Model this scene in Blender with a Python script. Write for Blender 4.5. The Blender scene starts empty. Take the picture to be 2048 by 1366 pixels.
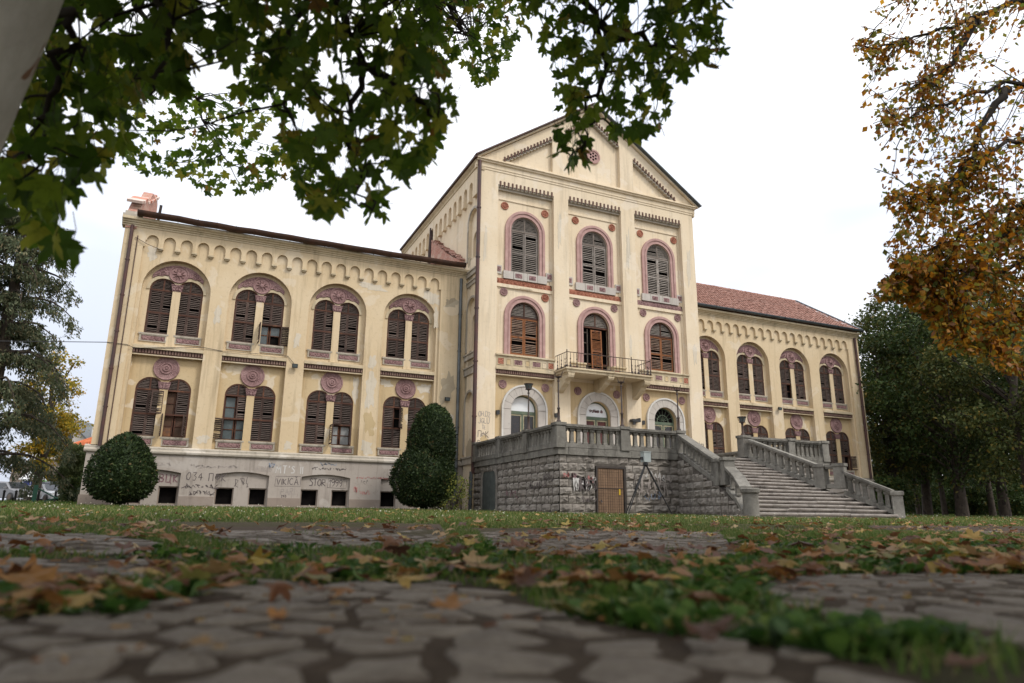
import bpy, math, random
import numpy as np
from mathutils import Vector, Matrix
from mathutils.geometry import tessellate_polygon

# ------------------------------------------------------------------ camera, sky, sun, exposure
SC = bpy.context.scene
COL = SC.collection
YAW, PITCH, ROLL, FPX = 0.4249, 0.2484, 0.0091, 1383.0
CAMZ = 0.2
_f = Vector((math.sin(YAW)*math.cos(PITCH), math.cos(YAW)*math.cos(PITCH), math.sin(PITCH)))
_r = Vector((math.cos(YAW), -math.sin(YAW), 0.0))
_u = _r.cross(_f)
CR = math.cos(ROLL)*_r + math.sin(ROLL)*_u
CU = -math.sin(ROLL)*_r + math.cos(ROLL)*_u
CF = _f
cd = bpy.data.cameras.new('camera')
cam = bpy.data.objects.new('camera', cd)
COL.objects.link(cam)
cam.matrix_world = Matrix(((CR.x, CU.x, -CF.x, 0), (CR.y, CU.y, -CF.y, 0), (CR.z, CU.z, -CF.z, CAMZ), (0, 0, 0, 1)))
cd.sensor_width = 36.0
cd.lens = 36.0*FPX/2048.0
cd.clip_start = 0.05
cd.clip_end = 3000
cd.dof.use_dof = True
cd.dof.focus_distance = 27.0
cd.dof.aperture_fstop = 2.0
cd.dof.aperture_blades = 0
SC.camera = cam

W = bpy.data.worlds.new('World')
SC.world = W
W.use_nodes = True
wt = W.node_tree
wt.nodes.clear()
SUN_EL, SUN_AZ = math.radians(50), math.radians(146)     # azimuth from +Y clockwise: behind the camera and to its right
sky = wt.nodes.new('ShaderNodeTexSky')
sky.sky_type = 'NISHITA'
sky.sun_disc = False
sky.sun_elevation = SUN_EL
sky.sun_rotation = SUN_AZ
sky.dust_density = 6.0
sky.air_density = 1.0
sky.ozone_density = 1.0
tc = wt.nodes.new('ShaderNodeTexCoord')
cn = wt.nodes.new('ShaderNodeTexNoise')
cn.inputs['Scale'].default_value = 1.3
cn.inputs['Detail'].default_value = 4
mp = wt.nodes.new('ShaderNodeMapping')
mp.inputs['Scale'].default_value = (1, 1, 2.4)
mp.inputs['Location'].default_value = (15.3, 8.1, 20.7)
wt.links.new(tc.outputs['Generated'], mp.inputs['Vector'])
wt.links.new(mp.outputs['Vector'], cn.inputs['Vector'])
cr_ = wt.nodes.new('ShaderNodeValToRGB')             # overcast cloud deck: thin grey-blue to bright white
cr_.color_ramp.elements[0].position = 0.40
cr_.color_ramp.elements[0].color = (0.61, 0.655, 0.755, 1)
cr_.color_ramp.elements[1].position = 0.60
cr_.color_ramp.elements[1].color = (1.0, 1.0, 1.0, 1)
wt.links.new(cn.outputs['Fac'], cr_.inputs['Fac'])
cm = wt.nodes.new('ShaderNodeMix')
cm.data_type = 'RGBA'
cm.blend_type = 'MULTIPLY'
cm.inputs['Factor'].default_value = 1.0
CLOUD = 9.6
cm.inputs[7].default_value = (CLOUD, CLOUD, CLOUD, 1)
wt.links.new(cr_.outputs['Color'], cm.inputs[6])
mx = wt.nodes.new('ShaderNodeMix')
mx.data_type = 'RGBA'
mx.inputs['Factor'].default_value = 0.93               # closed cloud cover over the clear sky
wt.links.new(sky.outputs['Color'], mx.inputs[6])
wt.links.new(cm.outputs[2], mx.inputs[7])
bg = wt.nodes.new('ShaderNodeBackground')
bg.inputs['Strength'].default_value = 0.1
wo = wt.nodes.new('ShaderNodeOutputWorld')
# overcast skies brighten towards the zenith
sp = wt.nodes.new('ShaderNodeSeparateXYZ')
wt.links.new(tc.outputs['Generated'], sp.inputs[0])
mr = wt.nodes.new('ShaderNodeMapRange')
mr.inputs['From Min'].default_value = 0.0
mr.inputs['From Max'].default_value = 1.0
mr.inputs['To Min'].default_value = 0.92
mr.inputs['To Max'].default_value = 1.7
wt.links.new(sp.outputs['Z'], mr.inputs['Value'])
gm = wt.nodes.new('ShaderNodeMix')
gm.data_type = 'RGBA'
gm.blend_type = 'MULTIPLY'
gm.inputs['Factor'].default_value = 1.0
wt.links.new(mx.outputs[2], gm.inputs[6])
wt.links.new(mr.outputs['Result'], gm.inputs[7])
wt.links.new(gm.outputs[2], bg.inputs['Color'])
wt.links.new(bg.outputs['Background'], wo.inputs['Surface'])

sl = bpy.data.lights.new('sun', 'SUN')
sl.energy = 1.5
sl.angle = math.radians(12)
sl.color = (1.0, 0.965, 0.91)
sun = bpy.data.objects.new('sun', sl)
COL.objects.link(sun)
_sd = Vector((math.sin(SUN_AZ)*math.cos(SUN_EL), math.cos(SUN_AZ)*math.cos(SUN_EL), math.sin(SUN_EL)))
sun.rotation_euler = _sd.to_track_quat('Z', 'Y').to_euler()
sun.location = (0, 0, 60)

SC.view_settings.view_transform = 'Standard'
SC.view_settings.look = 'None'
SC.view_settings.gamma = 1.0
SC.view_settings.exposure = 0.48
SC.view_settings.use_curve_mapping = False
SC.render.engine = 'CYCLES'
SC.cycles.use_denoising = True
SC.cycles.max_bounces = 6
SC.cycles.diffuse_bounces = 3
SC.cycles.glossy_bounces = 2
SC.cycles.transmission_bounces = 3
SC.cycles.transparent_max_bounces = 4
SC.cycles.caustics_reflective = False
SC.cycles.caustics_refractive = False

rnd = random.Random(11)
PI = math.pi

# ------------------------------------------------------------------ helpers
def ray(px, py, depth):
    """world point seen at pixel (px,py) of the 2048x1366 photograph, at that distance along the view axis"""
    d = CF + CR*((px-1024)/FPX) - CU*((py-683)/FPX)
    return Vector((0, 0, CAMZ)) + d*depth

def project(p):
    d = Vector(p) - Vector((0, 0, CAMZ))
    z = d.dot(CF)
    if z <= 0.01: return (-9999, -9999, z)
    return (1024+FPX*d.dot(CR)/z, 683-FPX*d.dot(CU)/z, z)

def on_plane(px, py, axis, val):
    d = CF + CR*((px-1024)/FPX) - CU*((py-683)/FPX)
    o = Vector((0, 0, CAMZ))
    return o + d*((val-o[axis])/d[axis])

def ground_z(y):
    return min(max(0.0, (y-3.0)/60.0), 0.95)

class NT:
    """small node-material builder"""
    def __init__(s, name):
        s.m = bpy.data.materials.new(name)
        s.m.use_nodes = True
        s.t = s.m.node_tree
        s.b = s.t.nodes['Principled BSDF']
        s.out = s.t.nodes['Material Output']
        s.geo = None
    def n(s, t): return s.t.nodes.new(t)
    def l(s, a, b): s.t.links.new(a, b)
    def pos(s):
        if not s.geo: s.geo = s.n('ShaderNodeNewGeometry')
        return s.geo.outputs['Position']
    def island(s):
        s.pos()
        return s.geo.outputs['Random Per Island']
    def objrand(s):
        return s.n('ShaderNodeObjectInfo').outputs['Random']
    def mapped(s, scale, loc=(0, 0, 0), vec=None):
        m = s.n('ShaderNodeMapping')
        m.inputs['Scale'].default_value = scale
        m.inputs['Location'].default_value = loc
        s.l(vec or s.pos(), m.inputs['Vector'])
        return m.outputs['Vector']
    def noise(s, scale, detail=4, rough=0.55, vec=None, dist=0.0):
        k = s.n('ShaderNodeTexNoise')
        k.inputs['Scale'].default_value = scale
        k.inputs['Detail'].default_value = detail
        k.inputs['Roughness'].default_value = rough
        k.inputs['Distortion'].default_value = dist
        s.l(vec or s.pos(), k.inputs['Vector'])
        return k.outputs['Fac']
    def voro(s, scale, feature='F1', vec=None):
        k = s.n('ShaderNodeTexVoronoi')
        k.feature = feature
        k.inputs['Scale'].default_value = scale
        s.l(vec or s.pos(), k.inputs['Vector'])
        return k.outputs['Distance']
    def ramp(s, fac, stops):
        r = s.n('ShaderNodeValToRGB')
        e = r.color_ramp.elements
        while len(e) < len(stops): e.new(0.5)
        for i, (p, c) in enumerate(stops):
            e[i].position = p
            e[i].color = (c, c, c, 1) if isinstance(c, (int, float)) else (*c, 1)
        s.l(fac, r.inputs['Fac'])
        return r.outputs['Color']
    def mix(s, fac, a, b, mode='MIX'):
        m = s.n('ShaderNodeMix')
        m.data_type = 'RGBA'
        m.blend_type = mode
        for sock, v in ((m.inputs['Factor'], fac), (m.inputs[6], a), (m.inputs[7], b)):
            if isinstance(v, (int, float)): sock.default_value = v
            elif isinstance(v, tuple): sock.default_value = (*v, 1)
            else: s.l(v, sock)
        return m.outputs[2]
    def math(s, op, a, b=0.0):
        m = s.n('ShaderNodeMath')
        m.operation = op
        for i, v in enumerate((a, b)):
            if isinstance(v, (int, float)): m.inputs[i].default_value = v
            else: s.l(v, m.inputs[i])
        return m.outputs[0]
    def bump(s, h, strength=0.3, dist=0.02):
        b = s.n('ShaderNodeBump')
        b.inputs['Strength'].default_value = strength
        b.inputs['Distance'].default_value = dist
        s.l(h, b.inputs['Height'])
        s.l(b.outputs['Normal'], s.b.inputs['Normal'])
    def done(s, col, rough=0.85, spec=0.3, metal=0.0):
        if isinstance(col, tuple): s.b.inputs['Base Color'].default_value = (*col, 1)
        else: s.l(col, s.b.inputs['Base Color'])
        if isinstance(rough, (int, float)): s.b.inputs['Roughness'].default_value = rough
        else: s.l(rough, s.b.inputs['Roughness'])
        s.b.inputs['Specular IOR Level'].default_value = spec
        s.b.inputs['Metallic'].default_value = metal
        return s.m

def simple(name, c1, c2=None, scale=6.0, rough=0.8, spec=0.3, bump=0.2, bscale=40.0, bdist=0.01, metal=0.0, rand=0.0):
    """two-tone mottled material with fine relief; rand = brightness spread between objects"""
    t = NT(name)
    c2 = c2 or tuple(v*0.7 for v in c1)
    col = t.mix(t.ramp(t.noise(scale, 5, 0.6), [(0.35, 0.0), (0.68, 1.0)]), c1, c2)
    if rand:
        k = t.ramp(t.objrand(), [(0.0, 1-rand), (1.0, 1+rand)])
        col = t.mix(1.0, col, k, 'MULTIPLY')
    if bump: t.bump(t.noise(bscale, 4, 0.6), bump, bdist)
    return t.done(col, rough, spec, metal)

class MB:
    def __init__(s):
        s.v = []; s.f = []; s.m = []
    def add(s, vs, fs, mi=0):
        o = len(s.v)
        s.v.extend(vs)
        for f in fs:
            s.f.append(tuple(i+o for i in f)); s.m.append(mi)
    def box(s, x0, x1, y0, y1, z0, z1, mi=0):
        s.add([(x0,y0,z0),(x1,y0,z0),(x1,y1,z0),(x0,y1,z0),(x0,y0,z1),(x1,y0,z1),(x1,y1,z1),(x0,y1,z1)],
              [(0,3,2,1),(4,5,6,7),(0,1,5,4),(1,2,6,5),(2,3,7,6),(3,0,4,7)], mi)
    def slab(s, c, ax, ay, az, mi=0):
        """oriented box: centre and three half-axis vectors"""
        c, ax, ay, az = Vector(c), Vector(ax), Vector(ay), Vector(az)
        P = [c+sx*ax+sy*ay+sz*az for sz in (-1, 1) for sx, sy in ((-1,-1),(1,-1),(1,1),(-1,1))]
        s.add([tuple(p) for p in P], [(0,3,2,1),(4,5,6,7),(0,1,5,4),(1,2,6,5),(2,3,7,6),(3,0,4,7)], mi)
    def prism(s, loops, a, b, plane='XZ', mi=0, back=True):
        """2-D loops (outer, holes...) extruded from a to b along the third axis"""
        def P(u, w, d):
            return (u, d, w) if plane == 'XZ' else ((d, u, w) if plane == 'YZ' else (u, w, d))
        flat = [p for L in loops for p in L]
        n = len(flat)
        tris = tessellate_polygon([[Vector((p[0], p[1], 0)) for p in L] for L in loops])
        vs = [P(u, w, a) for u, w in flat] + [P(u, w, b) for u, w in flat]
        fs = [tuple(t) for t in tris]
        if back: fs += [tuple(i+n for i in reversed(t)) for t in tris]
        k = 0
        for L in loops:
            m = len(L)
            for i in range(m):
                j = (i+1) % m
                fs.append((k+i, k+j, n+k+j, n+k+i))
            k += m
        s.add(vs, fs, mi)
    def lathe_y(s, cx, cz, y0, prof, n=32, mi=0, flute=None):
        """disc facing -Y: prof = [(radius, height in front of y0)...] from rim to centre"""
        vs = []; fs = []
        for k, (r, h) in enumerate(prof):
            for i in range(n):
                a = 2*PI*i/n
                hh = h
                if flute and k in flute and i % 2: hh = h - flute[k]
                vs.append((cx+r*math.cos(a), y0-hh, cz+r*math.sin(a)))
        for k in range(len(prof)-1):
            for i in range(n):
                j = (i+1) % n
                fs.append((k*n+i, k*n+j, (k+1)*n+j, (k+1)*n+i))
        fs.append(tuple((len(prof)-1)*n+i for i in range(n)))
        s.add(vs, fs, mi)
    def lathe_z(s, cx, cy, prof, n=16, mi=0):
        vs = []; fs = []
        for r, z in prof:
            for i in range(n):
                a = 2*PI*i/n
                vs.append((cx+r*math.cos(a), cy+r*math.sin(a), z))
        for k in range(len(prof)-1):
            for i in range(n):
                j = (i+1) % n
                fs.append((k*n+i, k*n+j, (k+1)*n+j, (k+1)*n+i))
        fs.append(tuple(range(n))[::-1])
        fs.append(tuple((len(prof)-1)*n+i for i in range(n)))
        s.add(vs, fs, mi)
    def tube(s, pts, rad, n=6, mi=0):
        pts = [Vector(p) for p in pts]
        if isinstance(rad, (int, float)): rad = [rad]*len(pts)
        vs = []; fs = []
        prev = None
        for i, p in enumerate(pts):
            d = (pts[min(i+1, len(pts)-1)]-pts[max(i-1, 0)]).normalized()
            if prev is None:
                a = d.orthogonal().normalized()
            else:
                a = (prev-d*prev.dot(d))
                a = a.normalized() if a.length > 1e-6 else d.orthogonal().normalized()
            prev = a
            b = d.cross(a)
            for k in range(n):
                t = 2*PI*k/n
                vs.append(tuple(p+(a*math.cos(t)+b*math.sin(t))*rad[i]))
        for i in range(len(pts)-1):
            for k in range(n):
                j = (k+1) % n
                fs.append((i*n+k, i*n+j, (i+1)*n+j, (i+1)*n+k))
        fs.append(tuple(range(n))[::-1])
        fs.append(tuple((len(pts)-1)*n+k for k in range(n)))
        s.add(vs, fs, mi)
    def mesh(s, name, mats, smooth=None):
        me = bpy.data.meshes.new(name)
        me.from_pydata(s.v, [], s.f)
        for m in (mats if isinstance(mats, (list, tuple)) else [mats]): me.materials.append(m)
        if any(s.m): me.polygons.foreach_set('material_index', s.m)
        if smooth is not None:
            me.polygons.foreach_set('use_smooth', [True]*len(me.polygons))
            me.set_sharp_from_angle(angle=math.radians(smooth))
        me.update()
        return me
    def build(s, name, mats, parent=None, smooth=None):
        return put(s.mesh(name, mats, smooth), name, parent)

def wmat(o):
    m = o.matrix_basis.copy()
    if o.parent: m = wmat(o.parent) @ o.matrix_parent_inverse @ m
    return m

def put(me, name, parent=None, loc=(0, 0, 0), rot=(0, 0, 0), scale=(1, 1, 1)):
    """link a mesh as an object; loc and rot are in world space whatever the parent"""
    o = bpy.data.objects.new(name, me)
    COL.objects.link(o)
    o.location = loc
    o.rotation_euler = rot
    o.scale = scale
    if parent is not None:
        o.parent = parent
        o.matrix_parent_inverse = wmat(parent).inverted()
    return o

def thing(name, label, cat, loc=(0, 0, 0), group=None):
    o = bpy.data.objects.new(name, None)
    COL.objects.link(o)
    o.location = loc
    o.empty_display_size = 0.2
    tag(o, label, cat, group)
    return o

def tag(o, label=None, cat=None, group=None, kind=None):
    if label: o['label'] = label
    if cat: o['category'] = cat
    if group: o['group'] = group
    if kind: o['kind'] = kind
    return o

def arch(cx, z0, zs, r, n=16):
    """closed outline of a round-headed opening"""
    return [(cx-r, z0)] + [(cx+r*math.cos(PI-PI*i/n), zs+r*math.sin(PI*i/n)) for i in range(n+1)] + [(cx+r, z0)]

def arch_band(cx, z0, zs, ro, ri, n=20):
    """outline of an arched band (surround) standing on z0"""
    o = arch(cx, z0, zs, ro, n)
    i = arch(cx, z0, zs, ri, n)
    return o + i[::-1]

def circ(cx, cz, r, n=24):
    return [(cx+r*math.cos(2*PI*i/n), cz+r*math.sin(2*PI*i/n)) for i in range(n)]

def rect(x0, x1, z0, z1):
    return [(x0, z0), (x1, z0), (x1, z1), (x0, z1)]

# ------------------------------------------------------------------ materials of the building
def stucco(name, base, stain, pale, dirt_amt=0.5, patch=0.5):
    t = NT(name)
    big = t.noise(0.45, 5, 0.6)
    col = t.mix(t.ramp(big, [(0.3, 0.0), (0.75, 1.0)]), base, stain)
    streak = t.noise(1.0, 5, 0.65, t.mapped((3.2, 3.2, 0.22)))
    col = t.mix(t.math('MULTIPLY', t.ramp(streak, [(0.52, 0.0), (0.78, 1.0)]), dirt_amt), col, tuple(v*0.55 for v in stain))
    p = t.noise(0.9, 3, 0.5, t.mapped((1, 1, 1), (7.3, 1.1, 3.7)), 0.6)
    col = t.mix(t.math('MULTIPLY', t.ramp(p, [(0.60, 0.0), (0.63, 1.0)]), patch), col, pale)
    spots = t.noise(7.0, 5, 0.7)
    col = t.mix(t.math('MULTIPLY', t.ramp(spots, [(0.56, 0.0), (0.72, 1.0)]), 0.4), col, tuple(v*0.6 for v in stain))
    h = t.mix(0.5, t.noise(28.0, 5, 0.7), t.noise(6.0, 3, 0.6))
    t.bump(h, 0.45, 0.02)
    return t.done(col, 0.92, 0.15)

CREAM = stucco('cream_stucco', (0.64, 0.515, 0.345), (0.57, 0.435, 0.265), (0.66, 0.56, 0.42), 0.85, 0.55)
PALE = stucco('pale_stucco', (0.71, 0.60, 0.445), (0.655, 0.53, 0.365), (0.71, 0.62, 0.50), 0.6, 0.5)
OCHRE = stucco('ochre_stucco', (0.55, 0.425, 0.255), (0.515, 0.375, 0.205), (0.64, 0.545, 0.41), 0.7, 0.8)
TRIM = stucco('cream_moulding', (0.60, 0.50, 0.345), (0.44, 0.35, 0.225), (0.62, 0.55, 0.43), 0.8, 0.4)
PLINTH = stucco('grey_render', (0.41, 0.36, 0.31), (0.345, 0.295, 0.25), (0.48, 0.435, 0.385), 0.9, 0.5)
PLINTHD = stucco('brown_base_render', (0.30, 0.245, 0.20), (0.24, 0.19, 0.155), (0.36, 0.31, 0.27), 0.5, 0.3)
LIME = stucco('weathered_limestone', (0.45, 0.40, 0.33), (0.32, 0.28, 0.22), (0.56, 0.51, 0.44), 0.9, 0.6)

def relief(name, c, dark, scale, strength=0.9):
    t = NT(name)
    v = t.voro(scale, 'SMOOTH_F1')
    n = t.noise(scale*0.6, 4, 0.6, None, 1.5)
    h = t.mix(0.5, v, n)
    col = t.mix(t.ramp(n, [(0.38, 0.0), (0.62, 1.0)]), dark, c)
    col = t.mix(t.math('MULTIPLY', t.ramp(t.noise(1.3, 4), [(0.45, 0.0), (0.7, 1.0)]), 0.5), col, tuple(min(1, v_*1.35+0.03) for v_ in c))
    t.bump(h, strength, 0.06)
    return t.done(col, 0.85, 0.2)
MAUVE = relief('mauve_terracotta', (0.285, 0.175, 0.165), (0.195, 0.11, 0.105), 9.0, 0.35)
MAUVER = relief('mauve_carved_relief', (0.31, 0.19, 0.18), (0.13, 0.068, 0.07), 16.0, 1.0)
PINK = simple('pink_moulding', (0.36, 0.215, 0.195), (0.45, 0.295, 0.26), 3.0, 0.85, 0.2, 0.35, 30.0)
BRICKRED = relief('red_brick_ornament', (0.40, 0.17, 0.105), (0.24, 0.085, 0.055), 14.0, 1.0)
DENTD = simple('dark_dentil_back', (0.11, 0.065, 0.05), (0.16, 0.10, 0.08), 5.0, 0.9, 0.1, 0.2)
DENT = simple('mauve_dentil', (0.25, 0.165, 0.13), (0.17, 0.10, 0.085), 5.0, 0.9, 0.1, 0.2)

def wood(name, a, b, c, amt=0.5, rand=0.25):
    """weathered shutter wood: grain along the piece, bare patches"""
    t = NT(name)
    g = t.noise(1.0, 5, 0.7, t.mapped((6, 40, 70)))
    col = t.mix(t.ramp(g, [(0.35, 0.0), (0.7, 1.0)]), a, b)
    p = t.noise(2.4, 4, 0.65, None, 0.4)
    col = t.mix(t.math('MULTIPLY', t.ramp(p, [(0.52, 0.0), (0.64, 1.0)]), amt), col, c)
    k = t.ramp(t.objrand(), [(0.0, 1-rand), (1.0, 1+rand)])
    col = t.mix(1.0, col, k, 'MULTIPLY')
    t.bump(g, 0.3, 0.01)
    return t.done(col, 0.8, 0.2)
SHUT = wood('brown_shutter_wood', (0.052, 0.032, 0.026), (0.085, 0.056, 0.045), (0.14, 0.10, 0.08), 0.5)
SHUTG = wood('grey_shutter_wood', (0.155, 0.13, 0.11), (0.28, 0.245, 0.215), (0.36, 0.33, 0.295), 0.6)
SHUTO = wood('orange_shutter_wood', (0.20, 0.075, 0.032), (0.29, 0.125, 0.05), (0.08, 0.045, 0.035), 0.8)
SLAT = wood('brown_louvre_slats', (0.085, 0.062, 0.052), (0.155, 0.122, 0.103), (0.06, 0.04, 0.033), 0.5)
SLATG = wood('grey_louvre_slats', (0.21, 0.18, 0.155), (0.34, 0.305, 0.265), (0.14, 0.115, 0.098), 0.5)
SLATO = wood('patchy_louvre_slats', (0.17, 0.085, 0.05), (0.30, 0.25, 0.20), (0.10, 0.05, 0.035), 0.6)
FRAMEW = wood('window_frame_wood', (0.10, 0.042, 0.026), (0.055, 0.03, 0.023), (0.24, 0.105, 0.05), 0.4)
FRAMEG = wood('grey_window_frame_wood', (0.17, 0.14, 0.115), (0.11, 0.085, 0.07), (0.24, 0.20, 0.17), 0.5)
DARK = simple('room_shade_black', (0.006, 0.005, 0.005), (0.012, 0.01, 0.009), 3.0, 0.95, 0.05, 0)  # near-black colour stands in for unlit rooms behind openings
def glass(name, c, rough=0.12, c2=None):
    t = NT(name)
    col = t.mix(t.ramp(t.noise(1.6, 4, 0.6), [(0.4, 0.0), (0.65, 1.0)]), c, c2 or tuple(v*0.6 for v in c))
    t.bump(t.noise(3.0, 2), 0.05, 0.02)
    return t.done(col, rough, 0.5)
GLASS = glass('dusty_window_glass', (0.035, 0.04, 0.045))
GLASSG = glass('greenish_grey_glass', (0.10, 0.12, 0.12), 0.25)
GLASSW = glass('curtained_pane', (0.34, 0.34, 0.33), 0.35, (0.22, 0.22, 0.21))
PANEO = glass('orange_boarded_pane', (0.42, 0.15, 0.02), 0.5, (0.13, 0.06, 0.03))
BOARDBR = simple('brown_board', (0.11, 0.06, 0.035), (0.07, 0.04, 0.028), 2.5)
PIPEB = simple('brown_painted_pipe', (0.085, 0.032, 0.024), (0.05, 0.03, 0.028), 2.0, 0.5, 0.4, 0.15, 20)
PIPEG = simple('grey_zinc_pipe', (0.13, 0.14, 0.14), (0.08, 0.085, 0.085), 2.0, 0.5, 0.4, 0.15, 20, metal=0.3)
GUTTER = simple('rusty_brown_gutter', (0.085, 0.038, 0.022), (0.04, 0.024, 0.018), 2.5, 0.6, 0.35, 0.3, 15)
FLASH = simple('blue_grey_sheet_metal', (0.105, 0.125, 0.14), (0.08, 0.09, 0.10), 2.0, 0.45, 0.4, 0.15, 12, metal=0.3)
def tilemat(name, a, b, c):
    t = NT(name)
    col = t.mix(t.ramp(t.island(), [(0.0, 0.0), (1.0, 1.0)]), a, b)
    col = t.mix(t.math('MULTIPLY', t.ramp(t.noise(1.2, 5, 0.7), [(0.5, 0.0), (0.7, 1.0)]), 0.6), col, c)
    t.bump(t.noise(30, 3), 0.3, 0.01)
    return t.done(col, 0.85, 0.2)
TILE = tilemat('clay_roof_tile', (0.29, 0.15, 0.115), (0.38, 0.22, 0.175), (0.22, 0.135, 0.11))
TILEO = tilemat('orange_roof_tile', (0.50, 0.13, 0.05), (0.58, 0.19, 0.085), (0.40, 0.12, 0.06))
def brickmat(name):
    t = NT(name)
    k = t.n('ShaderNodeTexBrick')
    k.inputs['Scale'].default_value = 1.0
    k.inputs['Brick Width'].default_value = 0.25
    k.inputs['Row Height'].default_value = 0.075
    k.inputs['Mortar Size'].default_value = 0.012
    k.inputs['Color1'].default_value = (0.33, 0.11, 0.07, 1)
    k.inputs['Color2'].default_value = (0.45, 0.19, 0.13, 1)
    k.inputs['Mortar'].default_value = (0.42, 0.33, 0.28, 1)
    sep = t.n('ShaderNodeSeparateXYZ'); com = t.n('ShaderNodeCombineXYZ')
    t.l(t.pos(), sep.inputs[0])
    t.l(t.math('ADD', sep.outputs[0], sep.outputs[1]), com.inputs[0])
    t.l(sep.outputs[2], com.inputs[1])
    t.l(com.outputs[0], k.inputs['Vector'])
    col = t.mix(t.math('MULTIPLY', t.ramp(t.noise(1.8, 4), [(0.5, 0.0), (0.62, 1.0)]), 0.7), k.outputs['Color'], (0.50, 0.38, 0.30))
    t.bump(k.outputs['Fac'], 0.4, -0.02)
    return t.done(col, 0.9, 0.15)
BRICK = brickmat('exposed_brick')
IRON = simple('wrought_iron', (0.035, 0.03, 0.028), (0.085, 0.045, 0.03), 8.0, 0.6, 0.4, 0.2)
GREENW = simple('dark_green_door_wood', (0.075, 0.11, 0.075), (0.13, 0.15, 0.10), 4.0, 0.6, 0.3, 0.2)
CREAMW = simple('peeling_cream_door_wood', (0.40, 0.36, 0.24), (0.22, 0.19, 0.12), 6.0, 0.7, 0.3, 0.3)
WHITEB = simple('white_painted_board', (0.72, 0.73, 0.73), (0.66, 0.66, 0.66), 1.5, 0.6, 0.3, 0.1)
STONEW = stucco('pale_door_stone', (0.50, 0.46, 0.41), (0.42, 0.375, 0.33), (0.58, 0.55, 0.50), 0.6, 0.4)
STONEE = stucco('white_stone_edge', (0.60, 0.58, 0.54), (0.52, 0.49, 0.44), (0.66, 0.64, 0.60), 0.5, 0.4)
REDDK = simple('maroon_door_panel', (0.115, 0.04, 0.035), (0.07, 0.03, 0.03), 4.0)
BLACK = simple('black_plastic', (0.02, 0.02, 0.02), (0.035, 0.035, 0.035), 5.0, 0.45, 0.4, 0.1)
PAINTK = simple('dark_spray_paint', (0.085, 0.068, 0.068), (0.16, 0.135, 0.125), 3.0, 0.8, 0.2, 0)
PAINTM = simple('maroon_spray_paint', (0.17, 0.085, 0.095), (0.27, 0.19, 0.18), 3.0, 0.8, 0.2, 0)
PAINTR = simple('red_spray_paint', (0.42, 0.12, 0.11), (0.46, 0.27, 0.24), 3.0, 0.8, 0.2, 0)
PAINTW = simple('pale_chalk_paint', (0.57, 0.545, 0.51), (0.48, 0.45, 0.41), 3.0, 0.8, 0.2, 0)
PAINTF = simple('faded_grey_paint', (0.29, 0.25, 0.225), (0.38, 0.33, 0.29), 3.0, 0.8, 0.2, 0)
PAINTB = simple('faded_blue_paint', (0.20, 0.25, 0.34), (0.30, 0.32, 0.36), 3.0, 0.8, 0.2, 0)
# ------------------------------------------------------------------ the building
YW, YC = 33.47, 31.71
REC = 0.30                      # depth of the bay recesses
BLD = thing('abandoned_building', 'derelict cream stucco building with mauve ornament, brown shutters and a gabled centre', 'building', (19.5, 38.0, 0.5))

# --- shutter and window templates (origin: bottom centre of the opening, y=0 the face of the leaves)
def leaf_mesh(name, w, h, mat, slats, midrail=False, stile=0.055, seed=0, broken=0.04, slat=None):
    """louvred leaf hung on its left edge (x=0), front face at y=0"""
    r = random.Random(seed)
    b = MB()
    b.box(0, stile, 0, 0.045, 0, h); b.box(w-stile, w, 0, 0.045, 0, h)
    b.box(stile, w-stile, 0.002, 0.043, 0, stile*1.1); b.box(stile, w-stile, 0.002, 0.043, h-stile, h)
    if midrail: b.box(stile, w-stile, 0.002, 0.043, h*0.46, h*0.46+stile*1.2)
    z0, z1 = stile*1.3, h-stile*1.2
    for i in range(slats):
        z = z0+(z1-z0)*(i+0.5)/slats
        if midrail and h*0.45 < z < h*0.46+stile*1.4: continue
        if r.random() < broken: continue
        p = (z1-z0)/slats
        dz = r.gauss(0, p*0.05)
        tl = r.gauss(0, p*0.10) if r.random() < 0.35 else 0
        a = 0.80+r.gauss(0, 0.06)
        ca, sa = math.cos(a)*p*0.36, math.sin(a)*p*0.36
        if r.random() < broken: tl = p*r.choice((-0.9, 0.9))
        b.slab(((w)/2, 0.022, z+dz), ((w-2*stile)/2+0.004, 0, tl*0.5), (0, sa, ca), (0, -0.006, 0.006), 1)
    return b.mesh(name, [mat, slat or SLAT])

def fan_mesh(name, r, mat, slats, seed=0, slat=None):
    """left half of the louvred lunette: quarter circle, right edge at x=0, springing at z=0"""
    q = random.Random(seed)
    b = MB()
    n = 10
    o = [(-r*math.cos(PI/2*i/n), r*math.sin(PI/2*i/n)) for i in range(n+1)]
    i_ = [(-(r-0.05)*math.cos(PI/2*i/n), (r-0.05)*math.sin(PI/2*i/n)) for i in range(n+1)]
    b.prism([o+i_[::-1]], 0, 0.045)
    b.box(-0.045, -0.003, 0.001, 0.044, 0, r-0.05)
    b.box(-r+0.05, -0.045, 0.002, 0.043, 0.0, 0.05)
    z0, z1 = 0.06, r-0.06
    for k in range(slats):
        z = z0+(z1-z0)*(k+0.5)/slats
        if q.random() < 0.05: continue
        x = -math.sqrt(max(0.01, (r-0.04)**2-(z+0.02)**2))
        p = (z1-z0)/slats
        b.slab(((x-0.04)/2, 0.022, z+q.gauss(0, p*0.05)), ((-0.04-x)/2, 0, q.gauss(0, p*0.06)), (0, math.sin(.8)*p*.36, math.cos(.8)*p*.36), (0, -0.006, 0.006), 1)
    return b.mesh(name, [mat, slat or SLAT])

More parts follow.
